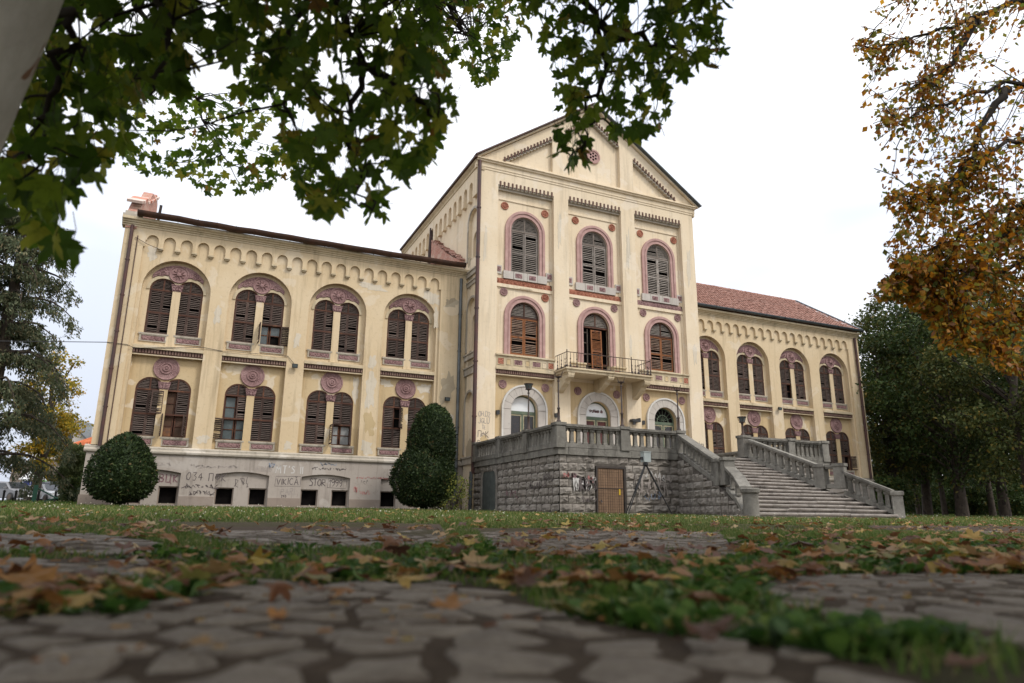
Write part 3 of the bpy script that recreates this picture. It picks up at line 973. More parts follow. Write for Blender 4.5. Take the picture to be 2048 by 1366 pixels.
# recessed storey panels
CW, CH3, CH2 = 1.68, 3.24, 2.90
for k, (a, d) in enumerate(BAYS):
    c = BC[k]
    p = MB()
    p.prism([rect(a-0.1, d+0.1, 12.2, 17.9), arch(c, 12.98, 12.98+CH3-CW/2, CW/2+0.012, 20)], YC+REC-0.002, YC+REC+0.3)
    p.build('bay_wall', PALE, BLD)
    p = MB()
    zb = 8.42 if k != 1 else 7.70
    p.prism([rect(a-0.1, d+0.1, 7.3, 12.199), arch(c, zb, 11.32-CW/2, CW/2+0.012, 20)], YC+REC-0.002, YC+REC+0.3)
    p.build('bay_wall', PALE, BLD)
    p = MB()
    p.prism([rect(a-0.1, d+0.1, 2.3, 7.299), arch(c, 2.56, 5.54, 0.77, 20)], YC+REC-0.002, YC+REC+0.3)
    p.build('bay_wall', OCHRE, BLD)
    # inner fillets of the recess
    p = MB()
    for z0, z1 in ((12.32, 17.12), (8.3, 12.12)):
        p.prism([rect(a, d, z0, z1), rect(a+0.14, d-0.14, z0-0.001, z1-0.09)], YC+REC-0.05, YC+REC-0.001)
    p.build('recess_fillet', PALE, BLD)
    # corbel teeth under the head of the recess
    p = MB()
    n = 14
    p.box(a, d, YC+0.06, YC+REC, 17.66, 17.765)
    p.box(a, d, YC+0.14, YC+REC, 17.55, 17.66)
    for i in range(n):
        x = a+(d-a)*(i+0.5)/n
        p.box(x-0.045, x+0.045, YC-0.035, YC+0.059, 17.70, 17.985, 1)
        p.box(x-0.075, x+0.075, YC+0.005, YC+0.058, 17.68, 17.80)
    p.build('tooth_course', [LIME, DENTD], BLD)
    # mauve-red ornamental band between the storeys
    p = MB()
    p.box(a+0.02, d-0.02, YC+REC-0.05, YC+REC-0.004, 12.22, 12.50)
    o = p.build('ornament_band', BRICKRED if k < 2 else MAUVER, BLD)
    p = MB()
    nn = 13
    for i in range(nn):
        x = a+0.05+(d-a-0.1)*(i+0.5)/nn
        p.lathe_y(x, 12.36, YC+REC-0.05, [(0.10, 0.0), (0.09, 0.025), (0.05, 0.03), (0.035, 0.01), (0.01, 0.03)], 10)
    p.build('ornament_bosses', BRICKRED if k != 2 else MAUVE, o)
    p = MB()
    p.box(a, d, YC+REC-0.09, YC+REC-0.0035, 12.02, 12.20)
    p.build('band_ledge', PALE, BLD)
    # roundels
    for z, key in ((16.72, 'roundelr'), (11.77, 'roundel'), (6.8, 'roundel')):
        for s in (-1, 1):
            key2 = key
            if z == 11.77 and k == 0 and s == 1: key2 = 'roundelr'
            put(T[key2], 'roundel', BLD, (c+s*1.23, YC+REC-0.003, z))
    # window surrounds
    for z0, zt in ((12.98, 12.98+CH3), (zb, 11.32)):
        zs_ = zt-CW/2
        p = MB()
        p.prism([arch_band(c, z0-0.1, zs_, 1.20, 1.06, 26)], YC+REC-0.10, YC+REC-0.002)
        p.prism([arch_band(c, z0-0.1, zs_, 1.058, 0.97, 26)], YC+REC-0.055, YC+REC-0.002)
        p.prism([arch_band(c, z0-0.1, zs_, 0.968, 0.856, 26)], YC+REC-0.085, YC+REC-0.002)
        p.build('window_surround', PINK, BLD)
    # sill course of the top windows: stone blocks with mauve plaques
    p = MB()
    for x0, x1 in ((c-1.30, c-0.72), (c-0.70, c-0.12), (c-0.10, c+0.10), (c+0.12, c+0.70), (c+0.72, c+1.30)):
        p.box(x0, x1, YC+REC-0.12-0.01*(abs(x0-c) < 0.8), YC+REC-0.003, 12.52, 12.95)
    for x in (a+0.17, d-0.17): p.box(x-0.2, x+0.2, YC+REC-0.06, YC+REC-0.0035, 12.74, 13.22)
    o = p.build('sill_course', STONEW, BLD)
    for x, z, w_, h_ in ((c-0.41, 12.74, 0.40, 0.24), (c+0.41, 12.74, 0.40, 0.24), (a+0.17, 13.0, 0.27, 0.27), (d-0.17, 13.0, 0.27, 0.27)):
        p = MB()
        y = YC+REC-(0.145 if z < 12.9 else 0.075)
        p.prism([rect(x-w_/2, x+w_/2, z-h_/2, z+h_/2)], y, y+0.03)
        p.lathe_y(x, z, y, [(h_*0.33, 0.0), (h_*0.3, 0.02), (h_*0.12, 0.005), (h_*0.08, 0.025), (0.005, 0.03)], 10)
        p.build('plaque', MAUVER, o)
    # parapet band under the middle windows and dentils (outer bays full, centre bay behind the balcony)
    pz0, pz1 = 7.58, 8.28
    spans = [(a+0.001, d-0.001)] if k != 1 else [(a+0.001, c-0.86), (c+0.86, d-0.001)]
    for x0, x1 in spans:
        p = MB()
        p.box(x0, x1, YC-0.005, YC+REC-0.003, pz0, pz1-0.05)
        p.box(x0-0.02, x1+0.02, YC-0.09, YC+REC-0.0035, pz1-0.05, pz1+0.03)
        o = p.build('parapet', TRIM, BLD)
        w_ = x1-x0
        cells = [(0.08, 'm'), (0.21, 's'), (0.37, 'w'), (0.53, 's'), (0.68, 'w'), (0.82, 's'), (0.93, 'm')] if k != 1 else [(0.3, 'm'), (0.72, 's')]
        for u, kd in cells:
            x = x0+w_*u
            hw, hh = {'m': (0.16, 0.16), 's': (0.10, 0.13), 'w': (0.23, 0.13)}[kd]
            p = MB()
            p.prism([rect(x-hw-0.03, x+hw+0.03, 7.93-hh-0.03, 7.93+hh+0.03), rect(x-hw, x+hw, 7.93-hh, 7.93+hh)], YC-0.03, YC-0.004, mi=0)
            p.box(x-hw, x+hw, YC-0.012, YC-0.0045, 7.93-hh, 7.93+hh, 1)
            if kd != 's': p.lathe_y(x, 7.93, YC-0.012, [(hh*0.8, 0.0), (hh*0.7, 0.02), (hh*0.35, 0.004), (hh*0.2, 0.024), (0.01, 0.03)], 10, 1)
            p.build('plaque', [TRIM, OCHRE if kd == 's' else (MAUVER if kd == 'w' else BRICKRED)], o)
    if k != 1: string_course(BLD, a+0.001, d-0.001, 7.26, 7.55, YC-0.03, YC+REC-0.004)

# --- central windows
TC = {}
for nm, h, m, fm in (('g', CH3, SHUTG, FRAMEG), ('o', CH2, SHUTO, FRAMEW)):
    zs_ = h-CW/2
    TC[nm+'frame'] = frame_mesh('window_frame', CW, h, fm, [zs_, ])
    TC[nm+'pane'] = shade_sheet_mesh('pane', CW, h, DARK)  # black backing paints the unlit room behind these shutters
    for k in range(4):
        TC[nm+'leaf%d' % k] = leaf_mesh('shutter_leaf', CW/2-0.045, zs_-0.06, m, 20, True, 0.075, 80+k, 0.07 if nm == 'o' else 0.05, SLATG if nm == 'g' else SLATO)
        TC[nm+'fan%d' % k] = fan_mesh('shutter_lunette', CW/2-0.045, SHUTG if nm == 'g' else SHUT, 9, 90+k, SLATG)
def central_window(c, z, nm, h, k, drop=()):
    y = YC+REC+0.06
    w = put(TC[nm+'frame'], 'window', BLD, (c, y, z))
    put(TC[nm+'pane'], 'pane', w, (c, y, z))
    zs_ = h-CW/2
    put(TC[nm+'fan%d' % (k % 4)], 'shutter_lunette', w, (c, y, z+zs_+0.02))
    put(TC[nm+'fan%d' % ((k+1) % 4)], 'shutter_lunette', w, (c, y, z+zs_+0.02), scale=(-1, 1, 1))
    for s in (-1, 1):
        if s in drop: continue
        put(TC[nm+'leaf%d' % ((k+1+s) % 4)], 'shutter_leaf', w, (c+s*(CW/2-0.04), y+0.004*s, z+0.02), (0, 0, rnd.gauss(0, 0.02)), (1 if s < 0 else -1, 1, 1))
    return w
for k in range(3):
    central_window(BC[k], 12.98, 'g', CH3, k+1)
central_window(BC[0], 8.42, 'o', CH2, 0)
central_window(BC[2], 8.42, 'o', CH2, 2)
# balcony doorway: lunette, dark opening, one leaf hanging ajar
wd = put(TC['oframe'], 'balcony_door', BLD, (BC[1], YC+REC+0.10, 8.42))
put(TC['ofan1'], 'shutter_lunette', wd, (BC[1], YC+REC+0.09, 8.42+CH2-CW/2+0.02))
put(TC['ofan2'], 'shutter_lunette', wd, (BC[1], YC+REC+0.09, 8.42+CH2-CW/2+0.02), scale=(-1, 1, 1))
lf = leaf_mesh('door_leaf', 0.74, 2.30, SHUTO, 30, True, 0.075, 130, 0.04, SHUTO)
put(lf, 'door_leaf', wd, (BC[1]-0.30, YC+REC-0.02, 8.02), (0, math.radians(-1.5), math.radians(6)))
p = MB(); p.box(BC[1]-0.84, BC[1]+0.84, YC+REC+0.5, YC+REC+0.52, 7.7, 10.6); p.build('pane', DARK, wd)  # black sheet paints the unlit room in the doorway
p = MB()
for x in (-0.80, -0.42): p.box(BC[1]+x, BC[1]+x+0.05, YC+REC+0.28, YC+REC+0.33, 7.72, 10.45)
for z in (8.3, 8.95, 9.6, 10.2): p.box(BC[1]-0.75, BC[1]-0.42, YC+REC+0.285, YC+REC+0.325, z, z+0.05)
p.build('sash', FRAMEG, wd)

# --- doors on the terrace
for k, c in enumerate(BC):
    o = MB()
    o.prism([arch_band(c, 2.56, 5.54, 1.30, 1.21, 30)], YC+REC-0.14, YC+REC-0.003)
    sd = o.build('door_surround', STONEE, BLD)
    # voussoirs and jamb stones
    ro, ri = 1.205, 0.775
    na = 9
    for i in range(na):
        a0, a1 = PI*i/na+0.006, PI*(i+1)/na-0.006
        seg = [(c+ro*math.cos(a0+(a1-a0)*j/4), 5.54+ro*math.sin(a0+(a1-a0)*j/4)) for j in range(5)]
        seg += [(c+ri*math.cos(a1+(a0-a1)*j/4), 5.54+ri*math.sin(a1+(a0-a1)*j/4)) for j in range(5)]
        m_ = MB(); m_.prism([seg], YC+REC-0.10+rnd.uniform(0, 0.008), YC+REC+0.29)
        m_.build('voussoir', STONEW, sd)
    for s in (-1, 1):
        zz = 2.57
        for hgt in (0.95, 1.0, 1.015):
            x0, x1 = sorted((c+s*ri, c+s*ro))
            m_ = MB(); m_.box(x0, x1, YC+REC-0.10+rnd.uniform(0, 0.008), YC+REC+0.29, zz, zz+hgt-0.01)
            m_.build('jamb_stone', STONEW, sd)
            zz += hgt
    # the door itself
    yd = YC+REC+0.22
    d_ = MB()
    d_.prism([arch_band(c, 2.57, 5.54, 0.77, 0.70, 20)], yd, yd+0.07)
    d_.box(c-0.70, c+0.70, yd-0.03, yd+0.07, 5.34, 5.50)
    d_.box(c-0.04, c+0.04, yd-0.01, yd+0.06, 2.6, 5.34)
    dr = d_.build('door', GREENW, BLD)
    l_ = MB()
    if k < 2:
        l_.prism([arch(c, 5.50, 5.54, 0.70, 16)], yd+0.01, yd+0.03)
        l_.build('fanlight_board', WHITEB, dr)
    else:
        l_.prism([arch(c, 5.50, 5.54, 0.70, 16)], yd+0.05, yd+0.06)
        l_.build('fanlight', DARK, dr)
        l_ = MB()
        l_.prism([circ(c, 5.52, 0.40, 24), circ(c, 5.52, 0.36, 24)], yd, yd+0.02)
        for i in range(1, 8):
            a = PI*i/8
            l_.tube([(c+0.05*math.cos(a), yd+0.01, 5.53+0.05*math.sin(a)), (c+0.68*math.cos(a), yd+0.01, 5.53+0.68*math.sin(a))], 0.012, 5)
        l_.build('fanlight_bars', GREENW, dr)
    for s in (-1, 1):
        x0, x1 = sorted((c+s*0.05, c+s*0.69))
        l_ = MB()
        l_.prism([rect(x0, x1, 2.6, 5.33), rect(x0+0.055, x1-0.055, 3.3, 5.26), rect(x0+0.055, x1-0.055, 2.75, 3.2)], yd-0.005, yd+0.045)
        lfo = l_.build('door_leaf', CREAMW, dr)
        q_ = MB()
        q_.box(x0+0.08, x1-0.08, yd+0.02, yd+0.03, 2.7, 5.25)
        q_.build('door_pane', REDDK if k == 1 else GLASS, dr)
        q_ = MB()
        for j in range(9): q_.box(x0+0.10+j*(x1-x0-0.2)/8-0.004, x0+0.10+j*(x1-x0-0.2)/8+0.004, yd+0.012, yd+0.018, 3.5, 5.2)
        for j in range(22): q_.box(x0+0.10, x1-0.10, yd+0.0125, yd+0.0175, 3.5+j*0.08-0.004, 3.5+j*0.08+0.004)
        if k != 1: q_.build('door_grille', IRON, dr)
    # added black sheet stands in for the unlit rooms behind the doors
p = MB(); p.box(CL+0.2, CRX-0.2, YC+REC+0.62, YC+REC+0.7, 2.4, 17.9); p.build('room_shade_sheet', DARK, BLD)
p = MB(); p.box(16.9, 22.3, YC+REC+0.55, YC+REC+0.6, 7.36, 7.66); p.build('balcony_threshold', LIME, BLD)

# --- balcony
YB = 30.45
b = MB()
b.box(16.88, 22.10, YB, YC+REC-0.005, 7.46, 7.60)
b.box(16.80, 22.18, YB-0.08, YC-0.005, 7.60, 7.68)
bal = b.build('balcony', TRIM, BLD)
for x in (17.16, 19.56, 21.86):
    m_ = MB()
    zl = 0.72 if x == 19.56 else 1.0
    pr = [(YB+0.06, 7.459)]+[(y_, 7.459-(7.459-z_)*zl) for y_, z_ in ((YB+0.02, 7.32), (YB+0.06, 7.2), (YB+0.20, 7.13), (YB+0.30, 7.15), (YB+0.42, 7.06), (YB+0.52, 6.94), (YB+0.66, 6.86), (YB+0.80, 6.78), (YC-0.04, 6.55), (YC+REC, 6.5))]+[(YC+REC, 7.459)]
    m_.prism([pr], x-0.17, x+0.17, 'YZ')
    m_.box(x-0.20, x+0.20, YB+0.03, YC, 7.37, 7.458)
    m_.build('bracket', TRIM, bal)
zb, zt = 7.69, 8.50
def rail(pts, r=0.02):
    m_ = MB(); m_.tube(pts, r, 6); return m_
rp = [(16.90, YC-0.01, zt), (16.90, YB+0.02, zt), (22.08, YB+0.02, zt), (22.08, YC-0.01, zt)]
for z in (zt, zb+0.06):
    m_ = MB()
    for i in range(3): m_.tube([(*rp[i][:2], z), (*rp[i+1][:2], z)], 0.021, 6)
    m_.build('handrail' if z == zt else 'bottom_rail', IRON, bal, 50)
def bar_mesh(bulb):
    m_ = MB()
    if bulb:
        m_.lathe_z(0, 0, [(0.013, 0), (0.05, 0.03), (0.055, 0.10), (0.03, 0.16), (0.016, 0.20), (0.035, 0.26), (0.016, 0.32), (0.014, 0.40), (0.038, 0.46), (0.014, 0.52), (0.013, 0.78)], 8)
    else:
        m_.lathe_z(0, 0, [(0.012, 0), (0.012, 0.78)], 6)
    return m_.mesh('railing_bar', IRON, 50)
TB = [bar_mesh(False), bar_mesh(True)]
nb = 27
for i in range(nb):
    x = 16.90+(22.08-16.90)*i/(nb-1)
    if i in (7, 11, 18): continue
    put(TB[1 if i in (0, 1, 3, 20, 21, 22, 25, 26) else 0], 'railing_bar', bal, (x, YB+0.02, zb), (rnd.gauss(0, .01), rnd.gauss(0, .02), 0))
for s, x in ((0, 16.90), (1, 22.08)):
    for i in range(1, 6): put(TB[i % 2], 'railing_bar', bal, (x, YB+0.02+(YC-YB-0.05)*i/6, zb))
for x in (16.90, 20.85, 22.08):
    m_ = MB(); m_.tube([(x, YB+0.015, zb-0.02), (x, YB+0.015, zt+0.12)], 0.028, 6); m_.build('railing_post', IRON, bal, 50)

# --- upper cornice and gable of the central block
b = MB()
prof = [(YC+0.2, 18.50), (YC-0.03, 18.50), (YC-0.03, 18.62), (YC-0.06, 18.63), (YC-0.06, 18.86), (YC-0.16, 18.90), (YC-0.16, 18.97), (YC-0.24, 19.0), (YC-0.24, 19.05), (YC+0.2, 19.07)]
b.prism([prof], CL-0.30, CRX+0.16, 'YZ')
b.build('cornice', PALE, BLD)
SLOPE = 0.69
APX = 19.06+(CX-12.2)*SLOPE
def gz(x): return APX-abs(x-CX)*SLOPE
b = MB()
low = 0.85
nl = [(13.75, 19.25), (16.78, 19.25), (16.78, gz(16.78)-low), (14.0, gz(14.0)-low)]
nl = [(13.62, 19.25), (16.78, 19.25), (16.78, gz(16.78)-low)]
nr = [(2*CX-x, z) for x, z in nl][::-1]
nm_ = [(17.72, 19.25), (21.34, 19.25), (21.34, gz(21.34)-low), (CX, gz(CX)-low), (17.72, gz(17.72)-low)]
b.prism([[(12.25, 19.06), (26.82, 19.06), (CX, APX-0.05)], nl, nr, nm_], YC-0.02, YC+0.22)
b.build('gable_wall', PALE, BLD)
b = MB()
b.prism([[(12.4, 19.0), (26.6, 19.0), (CX, APX-0.25)]], YC+0.22, YC+0.45)
b.build('gable_back', PALE, BLD)
# stepped teeth along the slopes of the three niches
for x0, x1, n in ((13.7, 16.74, 15), (17.78, CX, 10), (CX, 21.3, 10), (22.32, 25.36, 15)):
    p = MB()
    s = 1 if x0 < CX and x1 <= CX else -1
    e = Vector((1, 0, s*SLOPE)).normalized()
    for i in range(n):
        x = x0+(x1-x0)*(i+0.5)/n
        z = gz(x)-low
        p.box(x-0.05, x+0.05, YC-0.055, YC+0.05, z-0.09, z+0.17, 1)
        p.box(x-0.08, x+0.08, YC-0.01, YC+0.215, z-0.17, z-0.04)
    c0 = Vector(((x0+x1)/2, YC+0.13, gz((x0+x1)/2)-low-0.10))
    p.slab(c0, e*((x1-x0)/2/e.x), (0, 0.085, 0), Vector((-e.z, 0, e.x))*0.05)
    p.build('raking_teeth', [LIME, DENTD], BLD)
# oculus
b = MB()
b.prism([circ(CX+0.08, 21.0, 0.46, 32), circ(CX+0.08, 21.0, 0.36, 32)], YC+0.12, YC+0.225)
oc = b.build('oculus', PINK, BLD)
b = MB()
holes = [circ(CX+0.08+0.20*math.cos(PI/2+2*PI*k/6), 21.0+0.20*math.sin(PI/2+2*PI*k/6), 0.075, 12) for k in range(6)]+[circ(CX+0.08, 21.0, 0.08, 12)]
b.prism([circ(CX+0.08, 21.0, 0.362, 32)]+holes, YC+0.16, YC+0.20)
b.build('oculus_tracery', PINK, oc)
b = MB(); b.lathe_y(CX+0.08, 21.0, YC+0.218, [(0.36, 0.0), (0.35, 0.008)], 24); b.build('pane', DARK, oc)
# raking roof edges and the roof planes behind them
for s in (-1, 1):
    xe = CX+s*7.42
    ze = APX-7.42*SLOPE
    mid = Vector(((CX+xe)/2, YC-0.16, (APX+ze)/2))
    e = (Vector((xe, 0, ze))-Vector((CX, 0, APX)))
    L = e.length; e.normalize()
    nrm = Vector((-e.z, 0, e.x)) * (1 if s > 0 else -1)
    if nrm.z < 0: nrm = -nrm
    p = MB()
    p.slab(mid+nrm*0.05+Vector((0, 0.10, 0)), e*(L/2), (0, 0.12, 0), nrm*0.05)
    p.build('raking_cornice', PALE, BLD)
    p = MB()
    p.slab(mid+nrm*0.145+Vector((0, -0.04, 0)), e*(L/2+0.06), (0, 0.20, 0), nrm*0.03)
    p.build('verge_flashing', PIPEB if s < 0 else FLASH, BLD)
    p = MB()
    p.slab(mid+nrm*0.09+Vector((0, 7.6, 0)), e*(L/2), (0, 7.4, 0), nrm*0.06)
    p.build('roof', TILE, BLD)

# side wall of the central block (left flank) with its corbels and blind arches
XS = CL
b = MB()
n1 = arch(32.62, 13.6, 15.75, 0.72, 14)
n2 = arch(32.55, 8.5, 10.75, 0.62, 14)
n3 = arch(32.58, 3.2, 5.75, 0.58, 14)
b.prism([[(YC+0.001, 0.2), (46.5, 0.2), (46.5, 18.5), (YC+0.001, 18.5)], n1, n2, n3], XS-0.002, XS+0.16, 'YZ')
b.build('flank_wall', PALE, BLD)
b = MB()
b.prism([rect(YC+0.3, 46.4, 0.2, 18.5), arch(32.55, 13.6, 14.75, 0.48, 14), arch(32.52, 8.5, 10.1, 0.42, 14)], XS+0.16, XS+0.30, 'YZ')
b.build('flank_wall_inner', PALE, BLD)
b = MB()
b.box(XS+0.30, XS+0.42, YC+0.31, 46.3, 0.2, 18.5)
b.build('flank_wall_core', PALE, BLD)
for cy, z0, zs_, r in ((32.62, 13.6, 15.75, 0.86), (32.55, 8.5, 10.75, 0.74), (32.58, 3.2, 5.75, 0.72)):
    p = MB()
    p.prism([arch_band(cy, z0, zs_, r, r-0.12, 16)], XS-0.06, XS-0.003, 'YZ')
    p.build('blind_arch', LIME, BLD)
b = MB()
loop = [(YC+0.001, 16.95)]
y = 32.0
per = 0.86
loop = [(YC+0.001, 18.5), (YC+0.001, 16.98), (32.18, 16.98)]
for i in range(16):
    c = 32.62+per*i
    r = 0.26
    loop += [(c-r, 17.0), (c-r, 17.7)]+[(c+r*math.cos(PI-PI*k/8), 17.72+r*math.sin(PI*k/8)) for k in range(1, 8)]+[(c+r, 17.7), (c+r, 17.0)]
    m0 = c+per/2
    loop += [(m0-0.06, 16.96), (m0+0.06, 16.96)]
loop += [(46.5, 17.0), (46.5, 18.5)]
b.prism([loop], XS-0.22, XS-0.001, 'YZ')
b.build('corbel_table', PALE, BLD)
b = MB()
prof = [(XS+0.2, 18.42), (XS-0.14, 18.42), (XS-0.14, 18.56), (XS-0.22, 18.62), (XS-0.22, 18.74), (XS-0.34, 18.86), (XS-0.34, 18.98), (XS+0.2, 18.98)]
b.prism([[(p_[0], p_[1]) for p_ in prof]], YC-0.05, 46.5, 'XZ')
b.build('cornice', TRIM, BLD)
b = MB()
b.box(XS-0.46, XS-0.32, YC-0.3, 46.5, 18.96, 19.08)
b.build('gutter', GUTTER, BLD)
for z0, z1, out in ((12.62, 12.86, 0.10), (12.1, 12.3, 0.06), (8.05, 8.3, 0.10), (7.25, 7.6, 0.08), (2.7, 3.0, 0.10)):
    p = MB()
    p.box(XS-out, XS-0.003, YC+0.25, YW-0.125, z0, z1)
    p.box(XS-out-0.05, XS-0.0035, YC+0.25, YW-0.126, z1, z1+0.07)
    p.build('flank_moulding', LIME, BLD)
# corner strip of the flank and right flank
b = MB(); b.box(XS-0.04, XS-0.0025, YC-0.0005, YC+0.24, 2.3, 16.95); b.build('corner_pilaster', PALE, BLD)
b = MB(); b.box(CRX-0.4, CRX-0.001, YC+REC+0.001, 46.5, 0.2, 18.5); b.build('flank_wall', PALE, BLD)
b = MB(); b.box(CL+0.45, CRX-0.45, 46.1, 46.5, 0.2, 18.9); b.build('rear_wall', PALE, BLD)
b = MB(); b.box(CL+0.01, CRX-0.01, YC+0.02, YC+0.3, 0.2, 2.3); b.build('central_plinth', PLINTHD, BLD)
b = MB(); b.box(CRX-0.002, CRX+0.14, YC-0.05, 46.5, 18.42, 18.98); b.build('cornice', TRIM, BLD)
# brick scar of the vanished roof against the flank, with its burnt post
b = MB()
b.prism([[(33.6, 13.5), (39.25, 15.5), (39.25, 17.1), (38.0, 16.45), (36.6, 15.35), (35.0, 14.45), (33.9, 13.95)]], XS-0.30, XS-0.004, 'YZ')
b.build('brick_scar', BRICK, BLD)
b = MB()
q = random.Random(4)
for i in range(22):
    y = 33.9+i*0.245
    z = 13.98+(y-33.9)*0.585+q.gauss(0, 0.05)
    b.slab((XS-0.18, y, z), (0.17, 0, 0), (0, 0.10, 0.06+q.gauss(0, .03)), (0, -0.02, 0.035))
b.build('scar_edge_tiles', TILE, BLD)
b = MB()
b.tube([(XS-0.22, 39.45, 13.5), (XS-0.22, 39.5, 16.2), (XS-0.2, 39.75, 18.1)], [0.22, 0.19, 0.09], 6)
b.build('charred_post', simple('charred_post', (0.03, 0.018, 0.016), (0.06, 0.035, 0.03), 6.0), BLD)

# --- fallen render, old repairs and damp patches: thin irregular skins of plaster
def patch(x, z, w, h, y, mat, seed, plane='XZ'):
    q = random.Random(seed)
    n = 26
    ph = [q.uniform(0, 6.28) for _ in range(3)]
    loop = []
    for i in range(n):
        a = 2*PI*i/n
        r = 0.8+0.16*math.sin(2*a+ph[0])+0.13*math.sin(5*a+ph[1])+0.09*math.sin(9*a+ph[2])+q.uniform(-.06, .06)
        cx_, cz_ = math.cos(a), math.sin(a)
        k = 1/max(abs(cx_), abs(cz_))**0.6
        loop.append((x+w/2*r*k*cx_, z+h/2*r*k*cz_))
    b = MB()
    b.prism([loop], y-0.006, y+0.01, plane)
    return b.build('plaster_patch', mat, BLD)
PATCHP = stucco('bare_pale_plaster', (0.62, 0.55, 0.445), (0.55, 0.475, 0.36), (0.66, 0.60, 0.51), 0.8, 0.6)
PATCHD = stucco('damp_grey_plaster', (0.43, 0.36, 0.255), (0.35, 0.285, 0.195), (0.50, 0.43, 0.32), 0.9, 0.5)
PATCHB = stucco('old_ochre_render', (0.52, 0.40, 0.23), (0.47, 0.35, 0.19), (0.56, 0.46, 0.31), 0.6, 0.4)
for i, (x, z, w, h, y, m) in enumerate((
    (7.52, 6.2, 0.66, 1.9, YW, PATCHP), (7.50, 3.35, 0.70, 0.75, YW, PATCHP), (7.56, 4.55, 0.62, 1.3, YW, PATCHB), (7.25+0.28, 7.6, 0.4, 0.9, YW, PATCHP),
    (8.35, 6.65, 0.7, 0.45, YW+REC-0.002, PATCHP), (10.35, 6.55, 0.75, 0.6, YW+REC-0.002, PATCHP), (6.85, 6.2, 0.4, 1.3, YW+REC-0.002, PATCHP),
    (7.3, 11.5, 1.5, 0.42, YW, PATCHP), (10.5, 11.35, 1.15, 0.75, YW, PATCHP), (10.75, 10.3, 0.35, 1.2, YW, PATCHP), (-2.75, 11.6, 0.5, 0.7, YW, PATCHP),
    (11.45, 6.6, 0.8, 1.9, YW-0.12, PATCHD), (11.5, 4.6, 0.8, 1.5, YW-0.12, PATCHP), (11.55, 11.2, 0.8, 0.6, YW-0.12, PATCHD), (11.3, 3.3, 0.7, 0.6, YW-0.12, PATCHP),
    (0.25, 3.4, 0.5, 0.5, YW, PATCHP), (3.85, 3.3, 0.45, 0.4, YW, PATCHP), (-0.3+0.55, 9.1, 0.4, 0.9, YW, PATCHP), (4.1-0.25, 8.3, 0.35, 0.8, YW, PATCHP),
    (12.93, 3.75, 0.55, 0.7, YC, PATCHB), (12.75, 14.2, 0.22, 2.2, YC, PATCHP), (17.2, 15.8, 0.25, 2.6, YC, PATCHP), (21.75, 15.4, 0.3, 2.8, YC, PATCHP), (26.1, 15.0, 0.35, 2.6, YC, PATCHP),
    (26.2, 9.6, 0.3, 1.6, YC, PATCHP), (21.7, 9.6, 0.25, 1.3, YC, PATCHP), (15.2, 12.06, 0.9, 0.1, YC+REC-0.095, PATCHD))):
    patch(x, z, w, h, y-0.0008*i/10, m, 500+i)
for i, (y, z, w, h) in enumerate(((32.9, 12.4, 0.7, 1.0), (32.6, 8.0, 0.9, 1.2), (33.2, 13.6, 0.5, 0.7), (32.5, 3.4, 1.0, 1.2), (33.2, 6.9, 0.3, 1.6))):
    q = random.Random(600+i); n = 22
    b = MB(); b.prism([[(y+w/2*math.cos(2*PI*k/n)*q.uniform(.7, 1.05), z+h/2*math.sin(2*PI*k/n)*q.uniform(.7, 1.05)) for k in range(n)]], XS-0.008, XS+0.01, 'YZ')
    b.build('plaster_patch', PATCHD, BLD)
